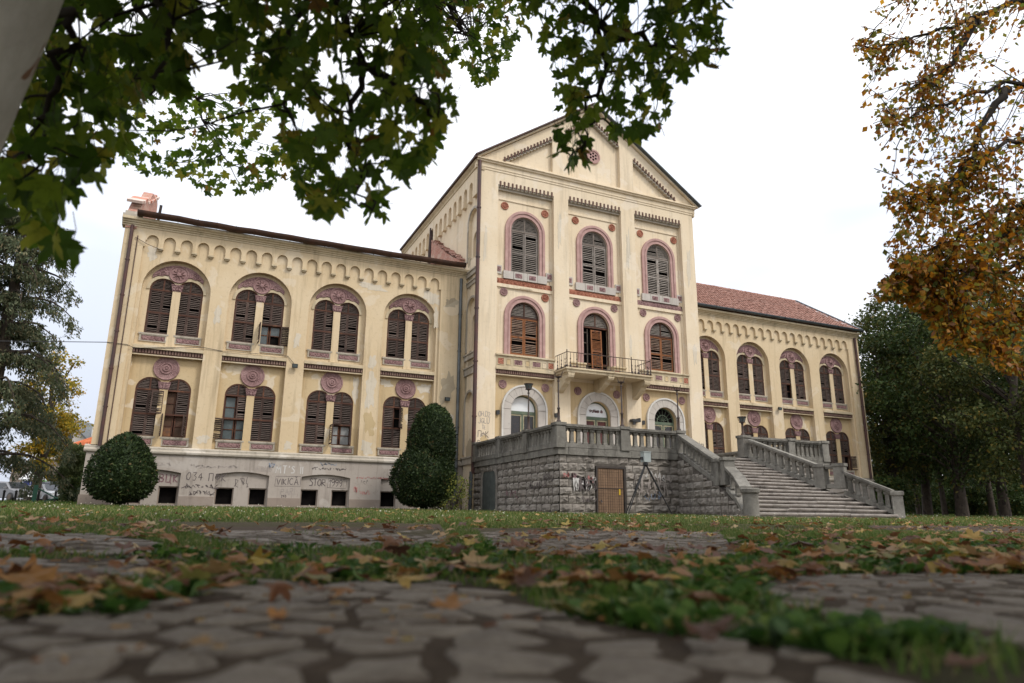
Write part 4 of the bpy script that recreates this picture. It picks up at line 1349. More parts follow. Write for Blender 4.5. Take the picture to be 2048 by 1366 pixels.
# ------------------------------------------------------------------ graffiti strokes
GL = {
 'A': [[(0,0),(.35,1),(.7,0)],[(.15,.4),(.55,.4)]], 'B': [[(0,0),(0,1),(.5,.9),(.5,.6),(0,.52),(.6,.35),(.55,.05),(0,0)]],
 'V': [[(0,1),(.32,0),(.65,1)]], 'I': [[(0,0),(0,1)]], 'K': [[(0,0),(0,1)],[(.55,1),(0,.45),(.6,0)]],
 'C': [[(.6,.85),(.3,1),(0,.6),(.05,.2),(.3,0),(.6,.15)]], '^': [[(.1,1.3),(.3,1.12),(.5,1.3)]],
 'P': [[(0,0),(0,1),(.5,.95),(.55,.6),(0,.5)]], 'R': [[(0,0),(0,1),(.5,.95),(.5,.6),(0,.5),(.6,0)]],
 'S': [[(.55,.85),(.3,1),(.05,.8),(.5,.4),(.45,.08),(0,.05)]], 'T': [[(0,1),(.6,1)],[(.3,1),(.3,0)]],
 'O': [[(.3,1),(0,.6),(.08,.12),(.4,0),(.62,.45),(.5,.9),(.3,1)]], 'M': [[(0,0),(.05,1),(.35,.4),(.65,1),(.7,0)]],
 'N': [[(0,0),(0,1),(.55,0),(.55,1)]], 'E': [[(.5,1),(0,1),(0,0),(.55,0)],[(0,.5),(.45,.5)]],
 'L': [[(0,1),(0,0),(.5,0)]], 'D': [[(0,0),(0,1),(.4,.9),(.55,.5),(.4,.08),(0,0)]], 'G': [[(.6,.85),(.3,1),(0,.5),(.3,0),(.6,.2),(.6,.45),(.35,.45)]],
 'H': [[(0,0),(0,1)],[(0,.5),(.5,.5)],[(.5,0),(.5,1)]], 'J': [[(.5,1),(.5,.15),(.25,0),(0,.2)]], 'U': [[(0,1),(.05,.1),(.35,0),(.55,.2),(.6,1)]],
 'П': [[(0,0),(0,1),(.6,1),(.6,0)]], 'Ф': [[(.35,-.2),(.35,1.1)],[(.35,.9),(.05,.7),(.05,.4),(.35,.25),(.65,.4),(.65,.75),(.35,.9)]],
 'Ц': [[(0,1),(0,0),(.6,0),(.7,-.2)],[(.55,1),(.55,0)]], '0': [[(.3,1),(0,.6),(.08,.12),(.4,0),(.6,.45),(.5,.9),(.3,1)]],
 '3': [[(0,.95),(.5,1),(.2,.6),(.5,.4),(.3,0),(0,.08)]], '4': [[(.4,0),(.4,1),(0,.4),(.6,.4)]], '1': [[(0,.75),(.2,1),(.2,0)]],
 '9': [[(.5,.65),(.2,.5),(0,.75),(.25,1),(.5,.85),(.5,.3),(.2,0)]], '2': [[(0,.8),(.25,1),(.5,.75),(0,0),(.55,0)]],
 '!': [[(.1,1),(.1,.3)],[(.1,.1),(.1,0)]], '.': [[(.1,.08),(.14,0)]], "'": [[(.1,1),(.06,.75)]], '7': [[(0,1),(.55,1),(.2,0)]], '+': [[(.3,.85),(.3,.15)],[(0,.5),(.6,.5)]],
}
_gy = [0]
def strokes(b, lines, org, plane_y, width, mi=0, axis='XZ', jit=0.0, seed=0):
    """flat paint ribbons on a wall plane; lines in wall coordinates"""
    q = random.Random(seed)
    for L in lines:
        pts = []
        for i in range(len(L)-1):
            for k in range(3):
                f = k/3
                pts.append((L[i][0]*(1-f)+L[i+1][0]*f+q.gauss(0, jit), L[i][1]*(1-f)+L[i+1][1]*f+q.gauss(0, jit)))
        pts.append(L[-1])
        _gy[0] = (_gy[0]+1) % 9
        y = plane_y-0.003-0.0006*_gy[0]
        vs = []
        for i, p in enumerate(pts):
            a, c = pts[max(0, i-1)], pts[min(len(pts)-1, i+1)]
            d = Vector((c[0]-a[0], c[1]-a[1]))
            d = d.normalized() if d.length > 1e-6 else Vector((1, 0))
            w = width*0.5*(0.8+0.4*q.random())
            for s in (-1, 1):
                u, z = org[0]+p[0]-d.y*w*s, org[1]+p[1]+d.x*w*s
                vs.append((u, y, z) if axis == 'XZ' else (y, u, z))
        b.add(vs, [(2*i, 2*i+1, 2*i+3, 2*i+2) for i in range(len(pts)-1)], mi)
def write(text, x, z, h, plane_y, mat, parent, width=0.03, wsp=0.92, seed=0, slant=0.0, axis='XZ', name='graffiti'):
    b = MB()
    q = random.Random(seed)
    cx = 0
    for ch in text:
        if ch == ' ': cx += 0.5*h; continue
        g = GL[ch]
        dz = q.gauss(0, 0.03*h); sc = h*(1+q.gauss(0, 0.06))
        lines = [[(cx+p[0]*sc*0.85+slant*p[1]*sc, dz+p[1]*sc) for p in L] for L in g]
        strokes(b, lines, (x, z), plane_y, width, 0, axis, h*0.012, seed+len(text))
        w = max(p[0] for L in g for p in L)
        if ch != '^': cx += (w*0.85+0.28*wsp)*h
        else: pass
    return b.build(name, mat, parent)
def scrawl(x, z, w, h, n, plane_y, mat, parent, width, seed, axis='XZ', name='graffiti'):
    """illegible tag: a run of overlapping loops and zigzags"""
    q = random.Random(seed)
    lines = []
    for i in range(n):
        cx = w*(i+0.5)/n
        L = [(cx+q.uniform(-.5, .5)*w/n*1.1, q.uniform(0, h))]
        for k in range(q.randint(3, 5)):
            L.append((cx+q.uniform(-.55, .55)*w/n*1.1, q.uniform(0, h)))
        lines.append(L)
    b = MB()
    strokes(b, lines, (x, z), plane_y, width, 0, axis, 0.004, seed)
    return b.build(name, mat, parent)
YPL, YNI = YW-0.12, YW+0.02
write('ABЦK', -1.55, 1.52, 0.34, YNI, PAINTM, BLD, 0.05, seed=1)
write('034 ПФK', -0.22, 1.60, 0.34, YPL, PAINTK, BLD, 0.032, 0.8, seed=2)
scrawl(-0.36, 1.26, 1.45, 0.22, 8, YPL, PAINTK, BLD, 0.028, 31)
scrawl(-0.02, 0.98, 0.98, 0.22, 6, YPL, PAINTK, BLD, 0.028, 32)
scrawl(-0.2, 2.14, 2.0, 0.16, 9, YPL, PAINTF, BLD, 0.03, 33)
write('A.BЦB', 2.55, 2.10, 0.20, YPL, PAINTF, BLD, 0.028, seed=3)
scrawl(-2.3, 2.15, 1.4, 0.16, 7, YPL, PAINTF, BLD, 0.022, 34)
write("MT'S II", 3.42, 2.02, 0.34, YPL, PAINTW, BLD, 0.045, seed=4)
write('VIKIC^A', 3.50, 1.52, 0.30, YPL, PAINTK, BLD, 0.032, 0.7, seed=5)
b = MB(); strokes(b, [[(0, 0), (1.12, 0.02), (1.10, 0.46), (0.02, 0.44), (0, 0)]], (3.43, 1.45), YPL, 0.014); b.build('graffiti', PAINTK, BLD)
write('PARI', 3.72, 1.08, 0.28, YPL, PAINTF, BLD, 0.026, 0.6, seed=6)
write('29.0', 3.74, 0.96, 0.10, YPL, PAINTK, BLD, 0.02, 0.8, seed=7)
scrawl(5.0, 2.23, 1.6, 0.13, 12, YPL, PAINTK, BLD, 0.022, 35)
scrawl(5.3, 2.42, 0.8, 0.16, 4, YPL, PAINTB, BLD, 0.03, 36)
scrawl(3.05, 2.25, 0.3, 0.22, 3, YPL, PAINTB, BLD, 0.035, 37)
write('STOR', 4.95, 1.50, 0.30, YNI, PAINTK, BLD, 0.04, 0.5, seed=8)
write('1999', 5.85, 1.49, 0.32, YNI, PAINTK, BLD, 0.035, 0.5, seed=9)
b = MB(); strokes(b, [[(0, 0.03), (0.86, 0), (0.88, 0.42), (0.03, 0.45), (0, 0.03)]], (5.78, 1.42), YNI, 0.016); b.build('graffiti', PAINTK, BLD)
scrawl(7.06, 1.88, 1.55, 0.12, 12, YPL, PAINTR, BLD, 0.02, 38)
scrawl(7.30, 1.62, 0.32, 0.24, 3, YPL, PAINTK, BLD, 0.014, 39)
scrawl(6.98, 1.20, 0.16, 0.34, 3, YPL, PAINTR, BLD, 0.022, 40)
scrawl(7.24, 1.12, 0.55, 0.26, 5, YPL, PAINTR, BLD, 0.022, 41)
scrawl(1.75, 1.35, 0.7, 0.5, 3, YNI, PAINTK, BLD, 0.022, 42)
for t_, z, h, m, sd in (('0H.D2', 5.02, 0.26, PAINTF, 11), ('JGLU', 4.68, 0.26, PAINTF, 12), ('TE', 4.40, 0.18, PAINTF, 13), ('ПФK', 3.98, 0.30, PAINTK, 14), ('DB!', 3.56, 0.28, PAINTK, 15), ('JHK!', 3.20, 0.24, PAINTK, 16)):
    write(t_, 12.56+(0.2 if t_ == 'TE' else 0), z, h, YC, m, BLD, 0.028, 0.45, seed=sd)
scrawl(BC[1]-0.42, 5.72, 0.85, 0.20, 9, YC+REC+0.225, PAINTM, BLD, 0.055, 43)
scrawl(26.02, 3.9, 0.42, 0.6, 5, YC, PAINTF, BLD, 0.03, 44)

# ------------------------------------------------------------------ the entrance terrace with its stair
def granite(name, a, b_, c, d=0.0):
    t = NT(name)
    col = t.mix(t.ramp(t.objrand(), [(0.0, 0.0), (1.0, 1.0)]), a, b_)
    col = t.mix(t.ramp(t.noise(4.0, 5, 0.65), [(0.4, 0.0), (0.72, 1.0)]), col, c)
    st = t.noise(1.0, 4, 0.6, t.mapped((2.2, 2.2, 0.4)))
    col = t.mix(t.math('MULTIPLY', t.ramp(st, [(0.5, 0.0), (0.7, 1.0)]), 0.65), col, tuple(v*0.38 for v in c))
    lich = t.noise(11.0, 4, 0.7)
    col = t.mix(t.math('MULTIPLY', t.ramp(lich, [(0.60, 0.0), (0.70, 1.0)]), 0.5), col, tuple(min(1, v*1.5) for v in a))
    h = t.mix(0.6, t.noise(14.0, 6, 0.7), t.noise(60.0, 3, 0.6))
    t.bump(h, 0.9, 0.05)
    return t.done(col, 0.9, 0.2)
STONE = granite('rough_granite', (0.37, 0.335, 0.29), (0.285, 0.248, 0.212), (0.21, 0.185, 0.155))
CAST = granite('cast_stone', (0.255, 0.238, 0.205), (0.215, 0.20, 0.17), (0.145, 0.133, 0.112))
MORTAR = simple('dark_mortar', (0.115, 0.10, 0.085), (0.07, 0.06, 0.05), 6.0, 0.95, 0.1, 0.5, 25)
STEPM = granite('worn_step_stone', (0.38, 0.34, 0.30), (0.32, 0.285, 0.25), (0.23, 0.20, 0.175))
DOORW = wood('terrace_door_boards', (0.19, 0.115, 0.07), (0.26, 0.17, 0.105), (0.12, 0.075, 0.05), 0.5, 0.15)

TX0, TX1, TY, TZ = 12.40, 26.20, 23.04, 2.66
GT = 0.25
TER = thing('entrance_terrace', 'grey rusticated stone terrace with balustrades and a wide flared front staircase', 'terrace', (19.3, 25.0, 0.3))
def stone_meshes():
    out = []
    for k in range(14):
        q = random.Random(200+k)
        b = MB()
        n = 4
        vs = []
        for j in range(n+1):
            for i in range(n+1):
                u, w = i/n, j/n
                e = min(u, 1-u, w, 1-w)
                d = 0.0 if e == 0 else (0.55+q.uniform(-0.25, 0.45))
                jx = q.gauss(0, 0.012) if e > 0 else 0
                vs.append((u-0.5+jx, -d, w-0.5+(q.gauss(0, 0.012) if e > 0 else 0)))
        fs = [(j*(n+1)+i, j*(n+1)+i+1, (j+1)*(n+1)+i+1, (j+1)*(n+1)+i) for j in range(n) for i in range(n)]
        b.add(vs, fs)
        out.append(b.mesh('stone', STONE))
    return out
SM = stone_meshes()
def courses(parent, u0, u1, z0, z1, place, void=None, seed=0, hh=0.29, top=None):
    """rows of rough stones; place(uc, zc, w, h, mesh)"""
    q = random.Random(seed)
    n = int(round((z1-z0)/hh))
    h = (z1-z0)/n
    for j in range(n):
        z = z0+h*j
        spans = [(u0, u1)]
        if void and z < void[2]: spans = [(u0, void[0]), (void[1], u1)]
        for ua, ub in spans:
            u = ua
            while u < ub-0.05:
                w = q.choice((q.uniform(0.28, 0.45), q.uniform(0.45, 0.9)))
                if ub-u-w < 0.25: w = ub-u
                hh_ = min(h, top(u+w/2)-z) if top else h
                if hh_ > 0.08:
                    place(u+w/2, z+hh_/2, w-q.uniform(.012, .028), hh_-q.uniform(.012, .028), q.choice(SM))
                u += w
# left wall
b = MB()
b.box(TX0, TX0+0.4, TY+0.0, YC-0.01, 0.05, 2.52)
wl = b.build('side_wall', MORTAR, TER)
courses(wl, TY+0.005, YC-0.02, 0.1, 2.5, lambda u, z, w, h, m: put(m, 'stone', wl, (TX0+0.002, u, z), (0, 0, -PI/2), (w, rnd.uniform(0.05, 0.095), h)), (28.80, 30.80, 2.05), 1, 0.31)
b = MB()
b.prism([arch_band(29.8, 0.15, 1.72, 0.98, 0.80, 12)], TX0-0.03, TX0+0.2, 'YZ')
b.build('cellar_arch', STONE, wl)
b = MB()
for k in range(4): b.box(TX0-0.012+0.004*(k % 2), TX0-0.004, 29.02+k*0.39, 29.02+k*0.39+0.385, 0.2, 2.2)
b.build('cellar_door', simple('grey_green_door', (0.10, 0.11, 0.10), (0.06, 0.068, 0.062), 3.0), wl)
# front wall, left of the stair
b = MB()
b.box(TX0, TX1, TY, TY+0.4, 0.05, 2.52)
wf = b.build('front_wall', MORTAR, TER)
DX0, DX1, DZ = 14.02, 15.20, 2.06
courses(wf, TX0+0.005, 17.95, 0.1, 2.5, lambda u, z, w, h, m: put(m, 'stone', wf, (u, TY-0.002, z), (0, 0, 0), (w, rnd.uniform(0.05, 0.095), h)), (DX0-0.08, DX1+0.11, DZ), 2, 0.30)
courses(wf, 21.5, TX1-0.005, 0.1, 2.5, lambda u, z, w, h, m: put(m, 'stone', wf, (u, TY-0.002, z), (0, 0, 0), (w, rnd.uniform(0.05, 0.095), h)), None, 3, 0.30)
# cellar door with wire mesh in the front wall
b = MB()
b.prism([rect(DX0-0.07, DX1+0.10, 0.1, DZ+0.05), rect(DX0, DX1, 0.05, DZ-0.02)], TY-0.07, TY-0.004)
cdoor = b.build('cellar_door_frame', simple('blackened_steel', (0.03, 0.027, 0.025), (0.06, 0.045, 0.035), 6.0, 0.6), wf)
for k in range(5):
    b = MB(); x = DX0+0.01+k*0.232
    b.box(x, x+0.226, TY-0.035+0.004*(k % 2), TY-0.008, 0.12, DZ-0.03)
    b.build('door_board', DOORW, wf)
b = MB()
for k in range(12): b.box(DX0+0.05+k*0.1-0.003, DX0+0.05+k*0.1+0.003, TY-0.048, TY-0.042, 0.15, DZ-0.05)
for k in range(18): b.box(DX0+0.02, DX1-0.02, TY-0.047, TY-0.0425, 0.2+k*0.1-0.003, 0.2+k*0.1+0.003)
b.box(DX0+0.01, DX1-0.01, TY-0.052, TY-0.04, 1.27, 1.30)
b.build('door_wire_mesh', simple('rusty_wire', (0.07, 0.045, 0.03), (0.04, 0.03, 0.025), 8.0), wf)
b = MB(); b.box(DX1-0.24, DX1-0.17, TY-0.056, TY-0.05, 1.05, 1.27); b.build('yellow_tag', simple('yellow_plastic', (0.65, 0.42, 0.03), (0.5, 0.33, 0.04), 4.0, 0.5), wf)
# painted tags on the stones
for x, z, w, h, n, m, wd_, sd in ((12.95, 1.15, 1.0, 0.55, 7, PAINTK, 0.06, 51), (12.95, 1.15, 1.0, 0.55, 6, PAINTW, 0.07, 52), (12.48, 1.62, 0.32, 0.2, 3, PAINTR, 0.04, 53), (12.86, 1.62, 0.3, 0.2, 3, PAINTM, 0.05, 54),
                                  (13.6, 1.4, 0.3, 0.35, 3, PAINTR, 0.03, 55), (15.6, 1.0, 1.9, 0.9, 10, PAINTF, 0.045, 56), (16.2, 1.6, 1.0, 0.4, 5, PAINTW, 0.035, 57), (16.1, 0.85, 0.8, 0.4, 5, PAINTB, 0.035, 58), (13.1, 0.75, 1.1, 0.2, 6, PAINTK, 0.03, 59)):
    scrawl(x, z, w, h, n, TY-0.075, m, TER, wd_, sd)
for y_, z, w, h, n, m, wd_, sd in ((24.0, 1.2, 1.4, 0.4, 7, PAINTK, 0.04, 61), (26.5, 0.95, 1.2, 0.35, 5, PAINTM, 0.05, 62), (23.4, 1.5, 0.8, 0.3, 5, PAINTK, 0.035, 63)):
    scrawl(y_, z, w, h, n, TX0-0.075, m, TER, wd_, sd, 'YZ')
# deck and its projecting edge course
b = MB()
b.box(TX0+0.4, TX1-0.01, TY+0.4, YC-0.005, 2.3, TZ-0.005)
b.build('deck', STEPM, TER)
def edge_slabs(p0, p1, name='edge_slab', z0=2.49, z1=2.75, out=0.10, depth=0.45, seed=0, n=6):
    q = random.Random(seed)
    p0, p1 = Vector(p0), Vector(p1)
    d = (p1-p0).normalized(); nrm = Vector((d.y, -d.x, 0))
    L = (p1-p0).length
    cuts = [0]+[L*(i+q.uniform(-.2, .2))/n for i in range(1, n)]+[L]
    for i in range(n):
        c = p0+d*((cuts[i]+cuts[i+1])/2)+nrm*(out-depth/2)+Vector((0, 0, (z0+z1)/2+q.gauss(0, .006)))
        m_ = MB(); m_.slab(c, d*((cuts[i+1]-cuts[i])/2-0.006), nrm*(depth/2), (0, 0, (z1-z0)/2))
        m_.build(name, CAST, TER)
edge_slabs((TX0, YC-0.02, 0), (TX0, TY-0.10, 0), seed=1, n=9)
edge_slabs((TX0+0.36, TY, 0), (17.85, TY, 0), seed=2, n=7)
edge_slabs((21.5, TY, 0), (TX1+0.05, TY, 0), seed=3, n=5)

def baluster_mesh(h):
    b = MB()
    def ring(prof):
        vs, fs = [], []
        for r, z in prof: vs += [(-r, -r*0.8, z), (r, -r*0.8, z), (r, r*0.8, z), (-r, r*0.8, z)]
        for k in range(len(prof)-1):
            for i in range(4): fs.append((k*4+i, k*4+(i+1) % 4, k*4+4+(i+1) % 4, k*4+4+i))
        fs += [(3, 2, 1, 0), tuple(len(prof)*4-4+i for i in range(4))]
        b.add(vs, fs)
    ring([(0.098, 0), (0.098, 0.05), (0.078, 0.075), (0.072, h*0.5), (0.066, h-0.13), (0.08, h-0.11), (0.098, h-0.09), (0.105, h-0.075), (0.105, h)])
    return b.mesh('baluster', CAST)
BH = 0.57
TBAL = baluster_mesh(BH)
def balustrade(p0, p1, n, newel0=True, newel1=True, skip=(), wide=0.30, nh=0.0, plinth=0.16):
    """straight run between two newels; points carry the level of the walking surface"""
    p0, p1 = Vector(p0), Vector(p1)
    d = p1-p0
    dh = Vector((d.x, d.y, 0)); L = dh.length; dh.normalize()
    nrm = Vector((dh.y, -dh.x, 0))
    mid = (p0+p1)/2
    m_ = MB()
    m_.slab(mid+Vector((0, 0, plinth/2+0.02)), d/2, nrm*0.15, (0, 0, plinth/2))
    root = m_.build('balustrade', CAST, TER)
    m_ = MB()
    zr = plinth+0.02+BH
    m_.slab(mid+Vector((0, 0, zr+0.035)), d/2, nrm*0.15, (0, 0, 0.035))
    m_.slab(mid+Vector((0, 0, zr+0.105)), d/2, nrm*0.19, (0, 0, 0.045))
    m_.build('coping', CAST, root)
    a = math.atan2(dh.y, dh.x)
    for i in range(n):
        if i in skip: continue
        p = p0+d*((i+0.5+0.35)/(n+0.7))
        put(TBAL, 'baluster', root, (p.x, p.y, p.z+plinth+0.02), (rnd.gauss(0, .006), rnd.gauss(0, .006), a))
    for use, p in ((newel0, p0), (newel1, p1)):
        if not use: continue
        m_ = MB()
        m_.slab(p+Vector((0, 0, 0.43+nh/2)), dh*0.19, nrm*0.19, (0, 0, 0.43+nh/2))
        m_.slab(p+Vector((0, 0, 0.89+nh)), dh*0.225, nrm*0.225, (0, 0, 0.055))
        m_.slab(p+Vector((0, 0, 0.14)), dh*0.205, nrm*0.205, (0, 0, 0.14))
        m_.build('newel', CAST, root)
    return root
F = 2.74
balustrade((TX0+0.02, 31.4, F), (TX0+0.02, 28.49, F), 9)
balustrade((TX0+0.02, 28.49, F), (TX0+0.02, 25.72, F), 9, False)
balustrade((TX0+0.02, 25.72, F), (TX0+0.02, TY+0.05, F), 9, False)
balustrade((TX0+0.02, TY+0.05, F), (15.27, TY+0.05, F), 9, False)
balustrade((15.27, TY+0.05, F), (17.98, TY+0.05, F), 8, False)
balustrade((21.42, TY+0.05, F), (24.0, TY+0.05, F), 8)
balustrade((24.0, TY+0.05, F), (26.05, TY+0.05, F), 7, False)
balustrade((26.05, TY+0.05, F), (26.05, 31.4, F), 20, False)
# the stair
NST, RI, TR = 17, (TZ-0.27)/17, 0.335
YB0 = TY-TR*NST
def xl(y):
    if y > 19.6: return 17.98-(TY-y)/(TY-19.6)*0.86
    return 17.12-(19.6-y)/(19.6-17.3)*0.92
def xr(y):
    if y > 19.6: return 21.42+(TY-y)/(TY-19.6)*0.72
    return 22.14+(19.6-y)/(19.6-17.3)*0.98
stair = MB()
for i in range(NST):
    y = YB0+TR*i
    stair.box(xl(y)+0.1+0.001*i, xr(y)-0.1-0.001*i, y+0.05, y+TR+0.06, 0.02, 0.27+RI*(i+1)-0.06)
st = stair.build('stair', STEPM, TER)
q = random.Random(77)
for i in range(NST):
    y = YB0+TR*i
    zt_ = 0.27+RI*(i+1)
    a, c = xl(y)+0.06, xr(y)-0.06
    cuts = [a]+sorted(a+(c-a)*(k+q.uniform(-.3, .3))/3 for k in (1, 2))+[c]
    for k in range(3):
        m_ = MB()
        dz, dy = q.gauss(0, 0.007), q.gauss(0, 0.01)
        x0, x1 = cuts[k]+0.005, cuts[k+1]-0.005
        pr = [(y-0.03+dy, zt_-0.075), (y-0.045+dy, zt_-0.03), (y-0.03+dy, zt_-0.004), (y-0.015+dy, zt_), (y+TR+0.05, zt_), (y+TR+0.05, zt_-0.075)]
        m_.prism([[(p_[0], p_[1]+dz) for p_ in pr]], x0, x1, 'YZ')
        m_.build('step_slab', STEPM, st)
# flanks of the stair and their balustrades
def sz(y): return 0.27+(y-YB0)/TR*RI
for s, fx in ((-1, xl), (1, xr)):
    pts = [(TY+0.0, fx(TY)), (19.6, fx(19.6)), (18.9, fx(18.9)), (17.45, fx(17.45))]
    for (ya, xa), (yb, xb) in zip(pts[:-1], pts[1:]):
        m_ = MB()
        o = s*0.17
        v = [(xa+o, ya, 0.0), (xb+o, yb, 0.0), (xb+o, yb, sz(yb)+0.05), (xa+o, ya, sz(ya)+0.05)]
        v += [(x-s*0.3, y, z) for x, y, z in v]
        m_.add(v, [(0,1,2,3), (7,6,5,4), (0,4,5,1), (1,5,6,2), (2,6,7,3), (3,7,4,0)])
        fw = m_.build('stair_flank', MORTAR, TER)
        if s < 0:
            d = Vector((xb-xa, yb-ya, 0)); L = d.length; d.normalize()
            ang = math.atan2(d.y, d.x)
            nn = Vector((d.y, -d.x, 0))
            if nn.x > 0: nn = -nn
            def plc(u, z, w, h, me, xa=xa, ya=ya, d=d, ang=ang, nn=nn, fw=fw, o=o):
                p = Vector((xa+o, ya, 0))+d*u+nn*0.003
                put(me, 'stone', fw, (p.x, p.y, z), (0, 0, ang if nn.dot(Vector((math.sin(ang), -math.cos(ang), 0))) > 0 else ang+PI), (w, rnd.uniform(.05, .085), h))
            courses(fw, 0.02, L-0.02, 0.05, 2.45, plc, seed=9, hh=0.3, top=lambda u, ya=ya, d=d: sz(ya+d.y*u)+0.0)
    balustrade((fx(TY-0.25), TY-0.25, sz(TY-0.25)+0.05), (fx(19.75), 19.75, sz(19.75)+0.06), 10, False, True)
    balustrade((fx(19.55), 19.55, sz(19.75)+0.06), (fx(19.1), 19.1, sz(19.75)+0.06), 0, False, True)
    if s < 0:
        balustrade((fx(19.0), 19.0, sz(19.3)), (fx(18.15)+0.0, 18.15, sz(18.25)+0.02), 3, False, False, (1,))
        balustrade((fx(18.15), 18.15, sz(18.25)+0.02), (fx(17.55)-0.08, 17.55, sz(17.75)-0.12), 2, False, False, (0, 1))
    else:
        balustrade((fx(19.0), 19.0, sz(19.3)), (fx(17.5), 17.5, sz(17.62)-0.02), 6, False, False)
    m_ = MB()
    ex, ey = fx(17.4)-0.02*s, 17.4
    m_.lathe_z(ex, ey, [(0.30, 0.05), (0.30, 0.22), (0.25, 0.27), (0.245, 0.98 if s < 0 else 1.05), (0.30, 1.02 if s < 0 else 1.08), (0.31, 1.13 if s < 0 else 1.18), (0.27, 1.16 if s < 0 else 1.22)], 14 if s < 0 else 4)
    m_.build('end_post', CAST, TER, 40)
b = MB()
b.box(xl(YB0)-0.1, xr(YB0)+0.1, YB0-0.42, YB0+0.05, 0.05, 0.272)
b.build('bottom_kerb', STEPM, st)

# ------------------------------------------------------------------ lamps on the balustrade
def lamp(x, y, z, h, label, head=True, broken=False):
    t = thing('terrace_lamp', label, 'lamp', (x, y, z), 'lamps on the terrace balustrade')
    b = MB()
    b.lathe_z(x, y, [(0.09, z), (0.09, z+0.06), (0.055, z+0.12), (0.045, z+0.5), (0.06, z+0.52), (0.06, z+0.56), (0.035, z+0.6), (0.026, z+h-0.35), (0.05, z+h-0.34), (0.05, z+h-0.30), (0.024, z+h-0.27), (0.024, z+h-0.2)], 10)
    b.build('post', IRON, t, 40)
    b = MB()
    b.lathe_z(x, y, [(0.03, z+h-0.22), (0.06, z+h-0.19), (0.14, z+h-0.165), (0.14, z+h-0.145), (0.03, z+h-0.14)], 12)
    for k in range(6):
        a = 2*PI*k/6
        if broken and k in (1, 2, 4): continue
        b.tube([(x+0.11*math.cos(a), y+0.11*math.sin(a), z+h-0.15), (x+0.15*math.cos(a), y+0.15*math.sin(a), z+h-0.05), (x+0.19*math.cos(a), y+0.19*math.sin(a), z+h+0.06)], [0.012, 0.011, 0.009], 5)
    if not broken: b.lathe_z(x, y, [(0.19, z+h+0.05), (0.205, z+h+0.06), (0.205, z+h+0.075), (0.19, z+h+0.08)], 12)
    b.build('lantern_frame', IRON, t, 40)
    if not broken:
        b = MB()
        b.lathe_z(x, y, [(0.09, z+h-0.14), (0.12, z+h-0.04), (0.165, z+h+0.05)], 10)
        b.build('lantern_glass', GLASSG, t, 40)
    return t
lamp(TX0+0.02, 25.72, F+0.94, 1.86, 'slim iron lamp with lantern standing in front of the white boarded arched doorway')
lamp(TX0+0.02, TY+0.05, F+0.94, 1.92, 'iron lamp post on the outer corner newel of the terrace', broken=True)
lamp(15.27, TY+0.05, F+0.94, 1.96, 'iron lamp post on the middle newel above the wooden cellar door', broken=True)
lamp(18.02, TY+0.05, F+0.94, 1.86, 'iron lamp post at the head of the stair, before the fanlight doorway', broken=True)
lamp(21.42, TY+0.05, F+0.94, 0.74, 'short green iron lantern on the far newel of the stair head')

# wall lights, cameras, cables
for x, y, z, s in ((13.70, YC+REC-0.06, 5.32, 0.09), (16.85+0.05, YC-0.04, 5.35, 0.09), (22.5, YC+REC-0.06, 5.35, 0.09)):
    b = MB(); b.slab((x, y, z), (s, 0, 0.02), (0, 0.07, 0.02), (0, 0, s*1.2)); b.box(x-0.02, x+0.02, y+0.03, y+0.1, z-0.02, z+0.02)
    tag(b.build('wall_light', BLACK), {13.70: 'small black wall light beside the painted over pilaster graffiti', 22.5: 'small black wall light beside the fanlight doorway'}.get(x, 'small black wall light between the two white boarded doorways'), 'wall light', 'small black wall lights by the doors')
b = MB(); b.box(21.42, 21.95, YC-0.35, YC-0.05, 5.28, 5.42); b.box(21.9, 21.98, YC-0.3, YC+0.01, 5.3, 5.5); b.box(21.5, 21.65, YC-0.3, YC-0.2, 5.12, 5.28)
tag(b.build('door_canopy_lamp', BLACK), 'dark bracket lamp under the balcony beside the middle doorway', 'wall light')
def flood(x, y, z, label):
    t = thing('floodlight', label, 'floodlight', (x, y, z), 'floodlights on the wing piers')
    b = MB(); b.slab((x, y-0.16, z), (0.13, 0, 0), (0, 0.05, 0.02), (0, -0.02, 0.09)); b.build('housing', BLACK, t)
    b = MB(); b.slab((x, y-0.218, z-0.012), (0.11, 0, 0), (0, 0.004, 0.001), (0, -0.015, 0.07)); b.build('lens', GLASSG, t)
    b = MB(); b.box(x-0.02, x+0.02, y-0.12, y, z-0.03, z+0.03); b.build('bracket', BLACK, t)
flood(3.84, YW-0.01, 7.02, 'small black floodlight on the pier between the second and third bays')
flood(11.42, YW-0.125, 6.0, 'small dark floodlight on the stained end pier by the grey downpipe')
flood(34.15, YW-0.01, 7.15, 'small pale floodlight on a pier of the far tiled wing')
b = MB()
pts = [Vector((-60, YW+25, 10.5)).lerp(Vector((-3.9, YW-0.14, 7.3)), i/12)-Vector((0, 0, 1.0*math.sin(PI*i/12))) for i in range(13)]
b.tube(pts, 0.018, 4)
tag(b.build('service_wire', BLACK), 'thin dark overhead wire reaching the end corner of the shuttered wing', 'wire')
b = MB()
pts = [(-3.9, YW-0.14, 7.3), (-3.2, YW-0.15, 7.28), (-2.9, YW-0.05, 7.18), (-0.15, YW-0.05, 7.5), (0.6, YW-0.02, 7.42), (3.5, YW-0.03, 7.48), (3.84, YW-0.06, 7.1)]
b.tube(pts, 0.013, 4)
tag(b.build('wall_cable', BLACK), 'thin cable clipped along the ledge between the two rows of shutters', 'cable')
b = MB(); b.tube([(-3.5, YW-0.17, 12.2), (-3.0, YW-0.2, 11.95), (-2.35, YW-0.18, 11.75)], 0.014, 4)
tag(b.build('stay_rod', IRON), 'thin rusty rod leaning across the first corbel arch', 'rod')

